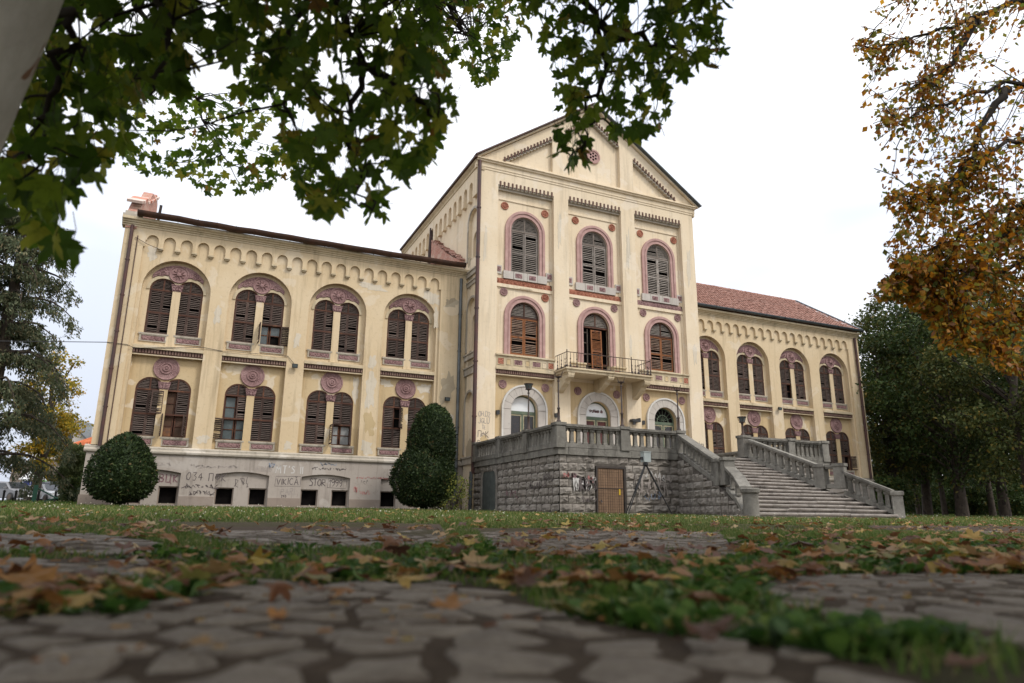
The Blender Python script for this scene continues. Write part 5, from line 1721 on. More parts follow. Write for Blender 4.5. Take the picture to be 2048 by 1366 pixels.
# tripod with a grey box in front of the terrace
tx, ty, tz = 14.55, 20.6, ground_z(20.6)
tr = thing('tripod', 'black tripod carrying a grey box in front of the stone terrace', 'tripod', (tx, ty, tz))
hd = Vector((tx, ty, 2.06))
for dx, dy in ((-0.72, 0.15), (1.12, 0.05), (-0.45, 0.7)):
    b = MB()
    ft = Vector((tx+dx, ty+dy, ground_z(ty+dy)-0.01))
    b.tube([ft, ft.lerp(hd, 0.5), ft.lerp(hd, 0.5), hd], [0.018, 0.02, 0.03, 0.034], 8)
    b.build('leg', BLACK, tr, 50)
b = MB(); b.lathe_z(tx, ty, [(0.05, 1.98), (0.09, 2.02), (0.09, 2.09), (0.05, 2.12)], 12); b.build('head', BLACK, tr, 40)
b = MB(); b.box(tx-0.115, tx+0.165, ty-0.10, ty+0.12, 2.12, 2.46); b.box(tx-0.13, tx+0.18, ty-0.115, ty+0.135, 2.46, 2.49)
bx = b.build('instrument_box', simple('grey_enclosure', (0.33, 0.36, 0.34), (0.27, 0.30, 0.29), 3.0, 0.5, 0.4, 0.1), tr)
b = MB(); b.box(tx-0.19, tx-0.115, ty-0.03, ty+0.05, 2.2, 2.3); b.build('side_clamp', BLACK, tr)
# ------------------------------------------------------------------ ground, paving, grass, fallen leaves
def ground_mesh():
    xs = [-900, -300, -120, -60]+[-40+2*i for i in range(56)]+[80, 110, 160, 300, 900]
    ys = [-60, -20, -8, -3, 0, 1, 2, 3, 4, 5, 6, 7, 8, 10, 12, 14, 16, 18, 20, 23, 26, 30, 34, 40, 50, 60, 61, 80, 120, 250, 600, 1500]
    q = random.Random(2)
    vs = []
    for y in ys:
        for x in xs:
            far = 5 < y < 33
            vs.append((x, y, ground_z(y)+(q.gauss(0, 0.012) if far else 0)))
    n = len(xs)
    fs = [(j*n+i, j*n+i+1, (j+1)*n+i+1, (j+1)*n+i) for j in range(len(ys)-1) for i in range(n-1)]
    b = MB(); b.add(vs, fs)
    t = NT('lawn_soil')
    n1 = t.noise(0.8, 5, 0.6)
    col = t.mix(t.ramp(n1, [(0.35, 0.0), (0.65, 1.0)]), (0.05, 0.048, 0.022), (0.07, 0.055, 0.035))
    col = t.mix(t.math('MULTIPLY', t.ramp(t.noise(9, 4), [(0.5, 0.0), (0.7, 1.0)]), 0.6), col, (0.10, 0.075, 0.05))
    t.bump(t.noise(30, 5, 0.7), 0.8, 0.03)
    o = b.build('ground', t.done(col, 0.95, 0.1))
    o['kind'] = 'structure'
ground_mesh()

PAVED = [[(-60, 1120), (300, 1118), (330, 1150), (250, 1160), (-60, 1165)],
         [(350, 1063), (880, 1063), (900, 1092), (700, 1102), (420, 1094)],
         [(-60, 1084), (170, 1080), (330, 1094), (290, 1112), (-60, 1110)],
         [(940, 1068), (1440, 1074), (1490, 1114), (1250, 1120), (1000, 1106)],
         [(1720, 1058), (2300, 1064), (2300, 1080), (1750, 1071)],
         [(1500, 1160), (1700, 1145), (2500, 1150), (2500, 1400), (2150, 1310), (1900, 1262), (1760, 1250), (1560, 1205)],
         [(-60, 1232), (250, 1226), (300, 1200), (520, 1165), (860, 1160), (1000, 1172), (1060, 1205), (1200, 1240), (1400, 1268), (1600, 1290), (1800, 1335), (1950, 1400), (2100, 1500), (2300, 2400), (-600, 2400), (-400, 1300)]]
def inpoly(x, y, P):
    r = False
    j = len(P)-1
    for i in range(len(P)):
        if (P[i][1] > y) != (P[j][1] > y) and x < (P[j][0]-P[i][0])*(y-P[i][1])/(P[j][1]-P[i][1])+P[i][0]: r = not r
        j = i
    return r
# the paved patches as ground polygons (metres), so that they lie where they lie whatever looks at them
PAVG = []
for P in PAVED:
    G = []
    for px, py in P:
        d = CF + CR*((px-1024)/FPX) - CU*((py-683)/FPX)
        if d.z < -0.012:
            t_ = (0.012-CAMZ)/d.z
            G.append((d.x*t_, d.y*t_))
    if len(G) > 2: PAVG.append(G)
def paved(x, y):
    return any(inpoly(x, y, G) for G in PAVG)
def gnoise(x, y, s=1.0):
    return math.sin(x*2.1*s+1.3)*math.cos(y*1.7*s-0.4)+0.5*math.sin(x*5.3*s+y*4.1*s)

# crazy paving: irregular flat stones
def stone_mat():
    t = NT('crazy_paving_stone')
    col = t.mix(t.ramp(t.island(), [(0.0, 0.0), (1.0, 1.0)]), (0.10, 0.079, 0.062), (0.205, 0.17, 0.136))
    col = t.mix(t.ramp(t.noise(14, 5, 0.7), [(0.4, 0.0), (0.7, 1.0)]), col, (0.105, 0.083, 0.067))
    col = t.mix(t.math('MULTIPLY', t.ramp(t.noise(60, 3, 0.7), [(0.55, 0.0), (0.7, 1.0)]), 0.5), col, (0.33, 0.295, 0.255))
    t.bump(t.mix(0.5, t.noise(45, 5, 0.7), t.noise(160, 3, 0.6)), 0.6, 0.008)
    return t.done(col, 0.8, 0.3)
PSTONE = stone_mat()
def paving():
    q = random.Random(21)
    bed = MB()
    for G in PAVG:
        z = lambda x, y: ground_z(y)+0.005
        c = (sum(p[0] for p in G)/len(G), sum(p[1] for p in G)/len(G))
        bed.add([(p[0], p[1], z(*p)) for p in G], [tuple(range(len(G)))])
    t = NT('sandy_joint_soil')
    col = t.mix(t.ramp(t.noise(20, 5, 0.7), [(0.35, 0.0), (0.7, 1.0)]), (0.082, 0.06, 0.044), (0.05, 0.036, 0.026))
    t.bump(t.noise(90, 5, 0.7), 0.9, 0.01)
    root = bed.build('paving', t.done(col, 0.95, 0.1))
    root['kind'] = 'structure'
    sx, sy = 0.165, 0.135
    sites = {}
    for i in range(-45, 60):
        for j in range(-8, 52):
            x, y = (i+0.5*(j % 2))*sx+q.uniform(-.47, .47)*sx, j*sy+q.uniform(-.47, .47)*sy
            sites[(i, j)] = (x, y)
    cells = []
    for (i, j), (x, y) in sites.items():
        if y < -0.3 or y > 6.5: continue
        px, py, dz = project((x, y, ground_z(y)))
        if dz < 0.25 or not (-500 < px < 2700) or py > 1900: continue
        if not paved(x, y) or (y > 1.6 and q.random() < 0.06): continue
        P = [(x-.3, y-.3), (x+.3, y-.3), (x+.3, y+.3), (x-.3, y+.3)]
        for di in range(-2, 3):
            for dj in range(-2, 3):
                if di == dj == 0: continue
                s = sites.get((i+di, j+dj))
                if not s: continue
                mx_, my_ = (x+s[0])/2, (y+s[1])/2
                nx, ny = s[0]-x, s[1]-y
                R = []
                for k in range(len(P)):
                    a, c = P[k], P[(k+1) % len(P)]
                    da, dc = (a[0]-mx_)*nx+(a[1]-my_)*ny, (c[0]-mx_)*nx+(c[1]-my_)*ny
                    if da <= 0: R.append(a)
                    if da*dc < 0:
                        f = da/(da-dc); R.append((a[0]+(c[0]-a[0])*f, a[1]+(c[1]-a[1])*f))
                P = R
                if len(P) < 3: break
            if len(P) < 3: break
        if len(P) < 3: continue
        cells.append((dz, x, y, P))
    cells.sort(key=lambda c: c[0])
    rest = MB()
    for n, (dz, x, y, P) in enumerate(cells):
        b = MB() if n < 300 else rest
        cx = sum(p[0] for p in P)/len(P); cy = sum(p[1] for p in P)/len(P)
        k1 = q.uniform(0.62, 0.90) if y < 1.5 else q.uniform(0.82, 0.97)
        gz_ = ground_z(y)
        h = q.uniform(0.008, 0.011) if y < 1.5 else q.uniform(0.008, 0.013)
        tlx, tly = q.gauss(0, 0.03), q.gauss(0, 0.03)
        # subdivide edges so the outline is not ruled
        E2 = []
        for k in range(len(P)):
            a, c = P[k], P[(k+1) % len(P)]
            E2.append((a[0], a[1]))
            f = q.uniform(.35, .65)
            jx, jy = q.gauss(0, 0.006), q.gauss(0, 0.006)
            E2.append(((a[0]*(1-f)+c[0]*f)*0.97+cx*0.03+jx, (a[1]*(1-f)+c[1]*f)*0.97+cy*0.03+jy))
        m = len(E2)
        lo = [(cx+(p[0]-cx)*k1, cy+(p[1]-cy)*k1, gz_) for p in E2]
        mi = [(cx+(p[0]-cx)*k1*0.985, cy+(p[1]-cy)*k1*0.985, gz_+h*0.7+(p[0]-cx)*tlx+(p[1]-cy)*tly) for p in E2]
        hi = [(cx+(p[0]-cx)*k1*0.94, cy+(p[1]-cy)*k1*0.94, gz_+h+(p[0]-cx)*tlx+(p[1]-cy)*tly+q.gauss(0, .0012)) for p in E2]
        vs = lo+mi+hi+[(cx, cy, gz_+h+q.gauss(0, .001))]
        fs = []
        for k in range(m):
            k2 = (k+1) % m
            fs += [(k, k2, m+k2, m+k), (m+k, m+k2, 2*m+k2, 2*m+k), (2*m+k, 2*m+k2, 3*m)]
        b.add(vs, fs)
        if n < 300: b.build('paving_stone', PSTONE, root, 60)
    o = rest.build('paving_stones', PSTONE, root, 60)
    o['kind'] = 'stuff'
    return cells
CELLS = paving()

# grass -------------------------------------------------------------
def blade_mat(name, stops, trans=0.35):
    t = NT(name)
    col = t.ramp(t.island(), stops)
    t.done(col, 0.6, 0.25)
    tr = t.n('ShaderNodeBsdfTranslucent'); t.l(col, tr.inputs['Color'])
    ms = t.n('ShaderNodeMixShader'); ms.inputs[0].default_value = trans
    t.l(t.b.outputs[0], ms.inputs[1]); t.l(tr.outputs[0], ms.inputs[2]); t.l(ms.outputs[0], t.out.inputs['Surface'])
    return t.m
GRASS = blade_mat('grass_blade', [(0.0, (0.045, 0.09, 0.014)), (0.45, (0.075, 0.135, 0.02)), (0.78, (0.12, 0.18, 0.032)), (0.9, (0.20, 0.20, 0.07)), (1.0, (0.30, 0.24, 0.11))])
def blades(name, pts, hgt, wid, seed, label, parent=None, mat=None):
    """pts: (n,3) roots; two-segment curved blades"""
    r = np.random.default_rng(seed)
    n = len(pts)
    a = r.uniform(0, 2*np.pi, n); lean = r.uniform(0.1, 0.9, n); h = hgt*r.uniform(0.45, 1.25, n); w = wid*r.uniform(0.7, 1.4, n)
    f = r.uniform(0, 2*np.pi, n)
    side = np.stack([np.cos(f), np.sin(f), np.zeros(n)], 1)*w[:, None]
    dirv = np.stack([np.cos(a)*lean, np.sin(a)*lean, np.ones(n)], 1)
    dirv /= np.linalg.norm(dirv, axis=1)[:, None]
    mid = pts+dirv*(h*0.55)[:, None]
    d2 = dirv.copy(); d2[:, 0] += np.cos(a)*lean*0.9; d2[:, 1] += np.sin(a)*lean*0.9; d2[:, 2] -= lean*0.55
    tip = mid+d2*(h*0.5)[:, None]
    V = np.stack([pts-side, pts+side, mid+side*0.75, mid-side*0.75, tip], 1).reshape(-1, 3)
    base = (np.arange(n)*5)[:, None]
    me = bpy.data.meshes.new(name)
    me.vertices.add(len(V)); me.vertices.foreach_set('co', V.ravel())
    loops = np.concatenate([base+np.array([[0, 1, 2, 3]]), base+np.array([[3, 2, 4]])], 1).ravel()
    me.loops.add(len(loops)); me.loops.foreach_set('vertex_index', loops.astype(np.int32))
    st = np.stack([np.arange(n)*7, np.arange(n)*7+4], 1).ravel()
    me.polygons.add(2*n); me.polygons.foreach_set('loop_start', st.astype(np.int32))
    me.materials.append(mat or GRASS)
    me.update(calc_edges=True)
    o = put(me, name, parent)
    tag(o, label, 'grass', None, 'stuff')
    return o
LAWN = blade_mat('lawn_blade', [(0.0, (0.045, 0.085, 0.015)), (0.45, (0.085, 0.135, 0.024)), (0.75, (0.14, 0.18, 0.04)), (0.9, (0.24, 0.22, 0.085)), (1.0, (0.34, 0.27, 0.14))])
def scatter():
    q = random.Random(31)
    near, mid, far = [], [], []
    # overgrown joints and verges close to the camera
    tries = 0
    while len(near) < 64000 and tries < 600000:
        tries += 1
        y = 0.4+5.6*q.random()**0.8
        x = q.uniform(-0.9*y-1.0, 2.4*y+1.0)
        px, py, dz = project((x, y, 0))
        if not (-500 < px < 2700) or dz < 0.5: continue
        pv = paved(x, y)
        g = gnoise(x, y, 1.6)
        if pv:
            if g < 1.05 or q.random() < 0.75: continue
        else:
            dens = 0.42+0.45*g
            if y < 4.6 and q.random() > max(0.05, dens): continue
        near.append((x, y, ground_z(y)))
    tries = 0
    while len(mid) < 86000 and tries < 600000:
        tries += 1
        y = 4.3+6*q.random()
        x = q.uniform(-0.9*y-2, 2.4*y+2)
        px, py, dz = project((x, y, ground_z(y)))
        if not (-450 < px < 2600): continue
        if paved(x, y): continue
        if q.random() > 0.5+0.42*gnoise(x, y, 0.9): continue
        mid.append((x, y, ground_z(y)-0.01))
    while len(far) < 140000:
        y = 9+27*q.random()**1.2
        x = q.uniform(-0.9*y-3, 2.3*y+3)
        px, py, dz = project((x, y, ground_z(y)))
        if not (-400 < px < 2500): continue
        if TX0-0.1 < x < TX1+0.1 and y > TY: continue
        if xl(max(17.3, min(y, TY)))-0.3 < x < xr(max(17.3, min(y, TY)))+0.3 and y > 16.95: continue
        if -4.2 < x < 42.5 and y > YW-0.15: continue
        far.append((x, y, ground_z(y)-0.01))
    beyond = []
    for _ in range(26000):
        y = 33+30*q.random()
        x = q.choice((q.uniform(-40, -4.5), q.uniform(42.8, 100)))
        beyond.append((x, y, ground_z(y)-0.01))
    blades('verge_grass', np.array(near), 0.048, 0.0022, 1, 'dark green grass and weeds growing between the paving stones near the camera')
    blades('lawn_edge_grass', np.array(mid), 0.062, 0.0036, 2, 'short green lawn grass just beyond the paving', None, LAWN)
    blades('lawn_grass', np.array(far), 0.10, 0.007, 3, 'green lawn grass reaching the foot of the building', None, LAWN)
    blades('park_grass', np.array(beyond), 0.16, 0.02, 4, 'grass under the trees on either side of the building')
scatter()

def weeds():
    """rosettes of broad leaves in the overgrown strips"""
    q = random.Random(41)
    b = MB()
    n = 0
    tries = 0
    while n < 1250 and tries < 60000:
        tries += 1
        y = 0.8+3.6*q.random()**1.5
        x = q.uniform(-0.5*y-0.4, 1.7*y+0.4)
        px, py, dz = project((x, y, 0))
        if not (-100 < px < 2150) or paved(x, y) or gnoise(x, y, 2.2) < 0.0: continue
        n += 1
        for k in range(q.randint(4, 8)):
            a = q.uniform(0, 2*PI); L = q.uniform(0.03, 0.07); w = L*q.uniform(.24, .40)
            el = q.uniform(0.3, 1.2)
            e = Vector((math.cos(a)*math.cos(el), math.sin(a)*math.cos(el), math.sin(el)))
            s = Vector((-math.sin(a), math.cos(a), 0))
            r0 = Vector((x+q.gauss(0, .012), y+q.gauss(0, .012), ground_z(y)))
            up = Vector((0, 0, 1))
            p1, p2, p3 = r0+e*L*.35, r0+e*L*.7-up*L*.06, r0+e*L-up*L*.2
            b.add([tuple(r0), tuple(p1+s*w*.7), tuple(p1-s*w*.7), tuple(p2+s*w), tuple(p2-s*w), tuple(p3)], [(0, 2, 1), (1, 2, 4, 3), (3, 4, 5)])
    m = blade_mat('weed_leaf', [(0.0, (0.022, 0.055, 0.010)), (0.45, (0.045, 0.10, 0.016)), (0.8, (0.09, 0.16, 0.028)), (0.95, (0.16, 0.22, 0.05)), (1.0, (0.26, 0.2, 0.06))])
    tag(b.build('weeds', m, None, 70), 'low broad leaved weeds in the strips between the paving', 'weeds', None, 'stuff')
    b = MB()
    for _ in range(800):
        y = 6+26*q.random(); x = q.uniform(-0.6*y-2, 1.7*y+2)
        if paved(x, y) or (TX0-0.1 < x < TX1 and y > 16.8): continue
        r = q.uniform(0.005, 0.010)*(1+y/30); z = ground_z(y)+q.uniform(0.06, 0.15)
        b.add([(x-r, y, z), (x, y-r, z), (x+r, y, z), (x, y+r, z), (x, y, z+r), (x, y, z-r)], [(0,1,4),(1,2,4),(2,3,4),(3,0,4),(1,0,5),(2,1,5),(3,2,5),(0,3,5)])
    tag(b.build('clover_flowers', simple('white_clover', (0.62, 0.60, 0.50), (0.5, 0.46, 0.30), 2.0)), 'tiny white clover heads scattered over the lawn', 'flowers', None, 'stuff')
weeds()

# plane leaves ---------------------------------------------------------
_half = [(0, 1.0), (9, 0.80), (15, 0.80), (24, 0.54), (30, 0.47), (37, 0.66), (44, 0.78), (52, 0.95), (59, 0.74), (66, 0.70), (76, 0.46), (86, 0.40), (97, 0.56), (106, 0.62), (116, 0.46), (134, 0.34), (158, 0.26), (176, 0.10)]
def leaf_outline(q, j=0.05):
    L = [(math.radians(a), r) for a, r in _half]
    R = [(-math.radians(a), r) for a, r in _half[1:]][::-1]
    return [((a+q.gauss(0, 0.02)), r*(1+q.gauss(0, j))) for a, r in L+R]
def leaf_geo(q, size, curl, fold, twist=0.0):
    """flat-ish lobed leaf in its own frame: +X tip, +Z up; returns verts, faces"""
    o = leaf_outline(q)
    n = len(o)
    vs = []
    for a, r in o: vs.append((r*math.cos(a), r*math.sin(a)))
    for a, r in o: vs.append((0.5*r*math.cos(a), 0.5*r*math.sin(a)))
    vs.append((0.02, 0.0))
    P = []
    wob = [q.uniform(0, 6.28) for _ in range(3)]
    for x, y in vs:
        rr = math.hypot(x, y)
        z = fold*abs(y)+curl*rr*rr+0.07*rr*math.sin(4*math.atan2(y, x)+wob[0])+twist*x*y+0.03*math.sin(9*x+wob[1])
        P.append((x*size*(1-0.25*abs(curl)*rr), y*size*(1-0.45*abs(fold)-0.2*abs(curl)*rr), z*size))
    fs = []
    for k in range(n):
        k2 = (k+1) % n
        fs += [(k, k2, n+k2, n+k), (n+k, n+k2, 2*n)]
    return P, fs
def leaf_material(name, stops, trans=0.3, use='obj', rough=0.6, veins=True):
    t = NT(name)
    rn = t.objrand() if use == 'obj' else t.island()
    col = t.ramp(rn, stops)
    col = t.mix(t.math('MULTIPLY', t.ramp(t.noise(22.0, 4, 0.7), [(0.5, 0.0), (0.72, 1.0)]), 0.55), col, tuple(v*0.45 for v in stops[0][1]))
    t.bump(t.noise(60, 3), 0.3, 0.004)
    t.done(col, rough, 0.3)
    tr = t.n('ShaderNodeBsdfTranslucent'); t.l(col, tr.inputs['Color'])
    ms = t.n('ShaderNodeMixShader'); ms.inputs[0].default_value = trans
    t.l(t.b.outputs[0], ms.inputs[1]); t.l(tr.outputs[0], ms.inputs[2]); t.l(ms.outputs[0], t.out.inputs['Surface'])
    return t.m
DEADST = [(0.0, (0.17, 0.062, 0.022)), (0.25, (0.115, 0.045, 0.022)), (0.45, (0.27, 0.105, 0.025)), (0.65, (0.33, 0.17, 0.055)), (0.82, (0.38, 0.25, 0.11)), (0.94, (0.40, 0.27, 0.05)), (1.0, (0.25, 0.24, 0.07))]
DEAD = leaf_material('dead_leaf', DEADST, 0.25, 'obj')
DEADI = leaf_material('dead_leaf_litter', DEADST, 0.25, 'island')
def dead_mesh(seed):
    q = random.Random(seed)
    P, fs = leaf_geo(q, 1.0, q.uniform(0.12, 0.48)*q.choice((-1, -1, -1, 0.6)), q.uniform(-0.3, 0.35), q.gauss(0, 0.3))
    b = MB(); b.add(P, fs)
    b.tube([(0.02, 0, 0.0), (-0.35, 0.03, 0.05), (-0.75, 0.10, q.uniform(0, .3))], [0.02, 0.016, 0.012], 4)
    return b
DM = [dead_mesh(300+i) for i in range(12)]
DCOL = [('rust brown', (0.17, 0.075, 0.034)), ('dark brown', (0.10, 0.047, 0.028)), ('orange', (0.33, 0.15, 0.045)), ('tan', (0.33, 0.20, 0.09)), ('pale straw', (0.40, 0.29, 0.14)), ('ochre yellow', (0.36, 0.235, 0.07)), ('olive', (0.21, 0.19, 0.06))]
DMAT = [leaf_material(n_.replace(' ', '_')+'_dead_leaf', [(0.0, tuple(v*0.8 for v in c_)), (1.0, tuple(v*1.15 for v in c_))], 0.25, 'obj') for n_, c_ in DCOL]
DMM = [[m.mesh('fallen_leaf', dm, 60) for m in DM] for dm in DMAT]
GRPL = 'fallen leaves on the paving and grass'
def drop(x, y, size, k, rz, tx_=0.0, ty_=0.0, label='', lift=0.0, ci=0):
    o = put(DMM[ci][k % 12], 'fallen_leaf', None, (x, y, ground_z(y)+0.012+lift+0.22*size), (tx_, ty_, rz), (size, size, size))
    tag(o, label, 'leaf', GRPL)
    return o
def at_ground(px, py, z=0.02):
    d = CF + CR*((px-1024)/FPX) - CU*((py-683)/FPX)
    t_ = (z-CAMZ)/d.z
    return d.x*t_, d.y*t_
SPECIAL = [(400, 1295, 0.030, 0, 2.2, 'small tan leaf lying alone on the bare paving stones'), (805, 1168, 0.075, 3, 0.3, 'large yellow and tan leaf arched over the paving beside the grass edge'),
           (650, 1168, 0.055, 4, 2.9, 'pale green and tan leaf next to the large arched leaf'), (895, 1225, 0.048, 5, 1.0, 'orange brown curled leaf on the paving below the arched leaf'),
           (1395, 1205, 0.085, 6, 0.2, 'big rust coloured leaf standing up from the weedy strip'), (1110, 1222, 0.06, 7, 0.1, 'long olive brown leaf lying flat at the edge of the weedy strip'),
           (1500, 1098, 0.085, 8, 1.2, 'pale tan rolled leaf on the far paving edge'), (1600, 1096, 0.12, 9, 0.6, 'tall brown ragged leaf behind the pale rolled leaf'),
           (1670, 1098, 0.10, 10, 2.4, 'straw coloured ribbed leaf beside the tall brown leaf'), (1535, 1150, 0.065, 11, 0.5, 'orange folded leaf on the grassy joint'),
           (1410, 1285, 0.055, 1, 0.0, 'dark red brown leaf lying in the weeds close to the camera'), (1930, 1345, 0.04, 2, 0.9, 'rusty leaf in the weeds at the very near corner'),
           (100, 1160, 0.06, 3, 1.9, 'orange leaf standing in the grass tuft by the path edge'), (555, 1240, 0.028, 5, 2.0, 'small orange leaf beside the little grass tuft')]
for px, py, s, k, rz, lb in SPECIAL:
    x, y = at_ground(px, py)
    ci = next((i for w_, i in (('small tan', 3), ('yellow and tan', 5), ('pale green', 6), ('orange', 2), ('rust', 0), ('olive', 6), ('pale tan', 4), ('tall brown', 1), ('straw', 4), ('dark red', 1)) if w_ in lb), 3)
    o = drop(x, y, s*1.25, k, rz, rnd.uniform(-.3, .3), rnd.uniform(-.3, .2), lb, 0.006, ci)
q = random.Random(55)
cnt = 0
while cnt < 275:
    y = 1.5+7.0*q.random()**0.9
    x = q.uniform(-0.5*y-0.5, 1.6*y+0.5)
    px, py, dz = project((x, y, ground_z(y)))
    if not (-60 < px < 2110): continue
    pv = paved(x, y)
    if pv and q.random() < (0.86 if y < 2.2 else 0.62): continue
    if (not pv) and gnoise(x*0.8, y*0.8+3, 1.0) < -0.1 and q.random() < 0.7: continue
    ci = q.choices(range(7), (26, 18, 16, 18, 10, 6, 6))[0]
    zone = ('near' if y < 3.2 else 'middle' if y < 5.2 else 'far')
    side = 'left' if px < 683 else 'centre' if px < 1366 else 'right'
    lb = '%s curled leaf on the %s, %s of view, %s distance' % (DCOL[ci][0], 'paving' if pv else 'grass', side, zone)
    drop(x, y, q.uniform(0.055, 0.11), q.randint(0, 11), q.uniform(0, 6.28), q.gauss(0, .22), q.gauss(0, .22), lb, 0.0 if pv else q.uniform(0.005, 0.03), ci)
    cnt += 1
def litter():
    q = random.Random(66)
    b = MB()
    for n in range(4200):
        y = 1.7+25*q.random()**2.2
        x = q.uniform(-0.6*y-1, 1.7*y+2)
        if (TX0-0.3 < x < TX1 and y > 16.7): continue
        px, py, dz = project((x, y, ground_z(y)))
        if not (-60 < px < 2110): continue
        if gnoise(x*0.9, y*0.9+2, 1.0) < 0.1 and q.random() < 0.78: continue
        if y < 2.4 and paved(x, y) and q.random() < 0.9: continue
        s = q.uniform(0.045, 0.10)
        M = Matrix.Translation((x, y, ground_z(y)+q.uniform(0.012, 0.05 if y < 7 else 0.09)))@Matrix.Rotation(q.uniform(0, 6.28), 4, 'Z')@Matrix.Rotation(q.uniform(-.4, .4), 4, 'X')@Matrix.Rotation(q.uniform(-.4, .4), 4, 'Y')@Matrix.Scale(s, 4)
        # coarse version of the leaf: every third outline point
        src = DM[n % 12]
        m = 35
        idx = list(range(0, m, 2))
        pts = [M@Vector(src.v[i]) for i in idx]+[M@Vector(src.v[2*m])]
        k = len(idx)
        b.add([tuple(p) for p in pts], [(i, (i+1) % k, k) for i in range(k)])
    # twig and bark crumbs on the paving
    for n in range(700):
        y = 1.0+4*q.random(); x = q.uniform(-0.5*y, 1.6*y)
        L, a = q.uniform(0.003, 0.016), q.uniform(0, 6.28)
        z = ground_z(y)+0.026
        c = Vector((x, y, z))
        b.slab(c, (L*math.cos(a), L*math.sin(a), 0), (-0.0025*math.sin(a), 0.0025*math.cos(a), 0), (0, 0, 0.002))
    tag(b.build('leaf_litter', DEADI, None, 60), 'dry brown leaf litter strewn over the lawn and paving', 'litter', None, 'stuff')
litter()
# ------------------------------------------------------------------ trees and shrubs
def bark(name, a, b_, c, scale=3.0, bump=0.5):
    t = NT(name)
    col = t.mix(t.ramp(t.noise(scale, 5, 0.6, t.mapped((1, 1, 0.5))), [(0.4, 0.0), (0.62, 1.0)]), a, b_)
    p = t.noise(scale*0.9, 3, 0.5, t.mapped((1, 1, 0.6), (3, 1, 2)), 0.5)
    col = t.mix(t.ramp(p, [(0.60, 0.0), (0.63, 1.0)]), col, c)
    t.bump(t.noise(scale*6, 5, 0.7, t.mapped((1, 1, 0.35))), bump, 0.02)
    return t.done(col, 0.9, 0.15)
BARKP = bark('plane_bark', (0.54, 0.50, 0.435), (0.40, 0.36, 0.30), (0.24, 0.13, 0.08), 4.5, 0.4)
BARKD = bark('dark_bark', (0.05, 0.04, 0.033), (0.08, 0.065, 0.05), (0.03, 0.025, 0.022), 5.0, 0.8)
TWIG = simple('twig_bark', (0.020, 0.015, 0.012), (0.036, 0.027, 0.02), 10.0, 0.85, 0.2, 0.2)

def raw_mesh(name, V, F4, mat):
    """numpy verts and equal-sized polygons"""
    me = bpy.data.meshes.new(name)
    k = F4.shape[1]
    me.vertices.add(len(V)); me.vertices.foreach_set('co', np.ascontiguousarray(V, dtype=np.float32).ravel())
    me.loops.add(F4.size); me.loops.foreach_set('vertex_index', np.ascontiguousarray(F4, dtype=np.int32).ravel())
    me.polygons.add(len(F4)); me.polygons.foreach_set('loop_start', np.arange(len(F4), dtype=np.int32)*k)
    me.materials.append(mat)
    me.update(calc_edges=True)
    return me
def unit(v): return v/np.maximum(1e-9, np.linalg.norm(v, axis=1))[:, None]
def leaf_quads(P, T, N, L, Wd):
    """folded pointed leaves: P base, T tip direction, N normal, length, half width; 2 quads sharing the midrib -> returns verts, quads"""
    T = unit(T); S = unit(np.cross(N, T)); N2 = np.cross(T, S)
    n = len(P)
    L = L[:, None]; Wd = Wd[:, None]
    a = P; m = P+T*L*0.5-N2*Wd*0.25; t = P+T*L-N2*L*0.12
    l = P+T*L*0.45+S*Wd; r = P+T*L*0.45-S*Wd
    V = np.stack([a, l, t, r, m], 1).reshape(-1, 3)
    b = (np.arange(n)*5)[:, None]
    F = np.concatenate([b+np.array([[0, 4, 2, 1]]), b+np.array([[0, 3, 2, 4]])], 0)
    return V, F

# ---- the plane tree overhead
GREENST = [(0.0, (0.05, 0.098, 0.009)), (0.4, (0.09, 0.155, 0.013)), (0.75, (0.175, 0.235, 0.02)), (0.95, (0.30, 0.29, 0.03)), (1.0, (0.20, 0.085, 0.02))]
PLEAF = leaf_material('plane_leaf', GREENST, 0.55, 'obj', 0.6)
PLEAFI = leaf_material('plane_foliage', GREENST, 0.55, 'island', 0.6)
PT = thing('plane_tree', 'plane tree with pale smooth trunk whose dark lobed leaves overhang the view', 'tree', (-1.6, 0.9, 0.0))
P1, P2 = ray(-34, 0, 2.6), ray(-128, 205, 2.6)
ax = (P1-P2).normalized()
base = P2-ax*((P2.z+0.05)/ax.z)
base = Vector((P2.x-0.32, P2.y-0.05, -0.05))
b = MB()
topp = P1+ax*1.6+Vector((0, 0, 0.4))
b.tube([base, base+Vector((0.02, 0, 0.25)), base.lerp(P2, 0.5), P2, P1, topp], [0.42, 0.33, 0.27, 0.235, 0.225, 0.20], 24)
b.build('trunk', BARKP, PT, 60)
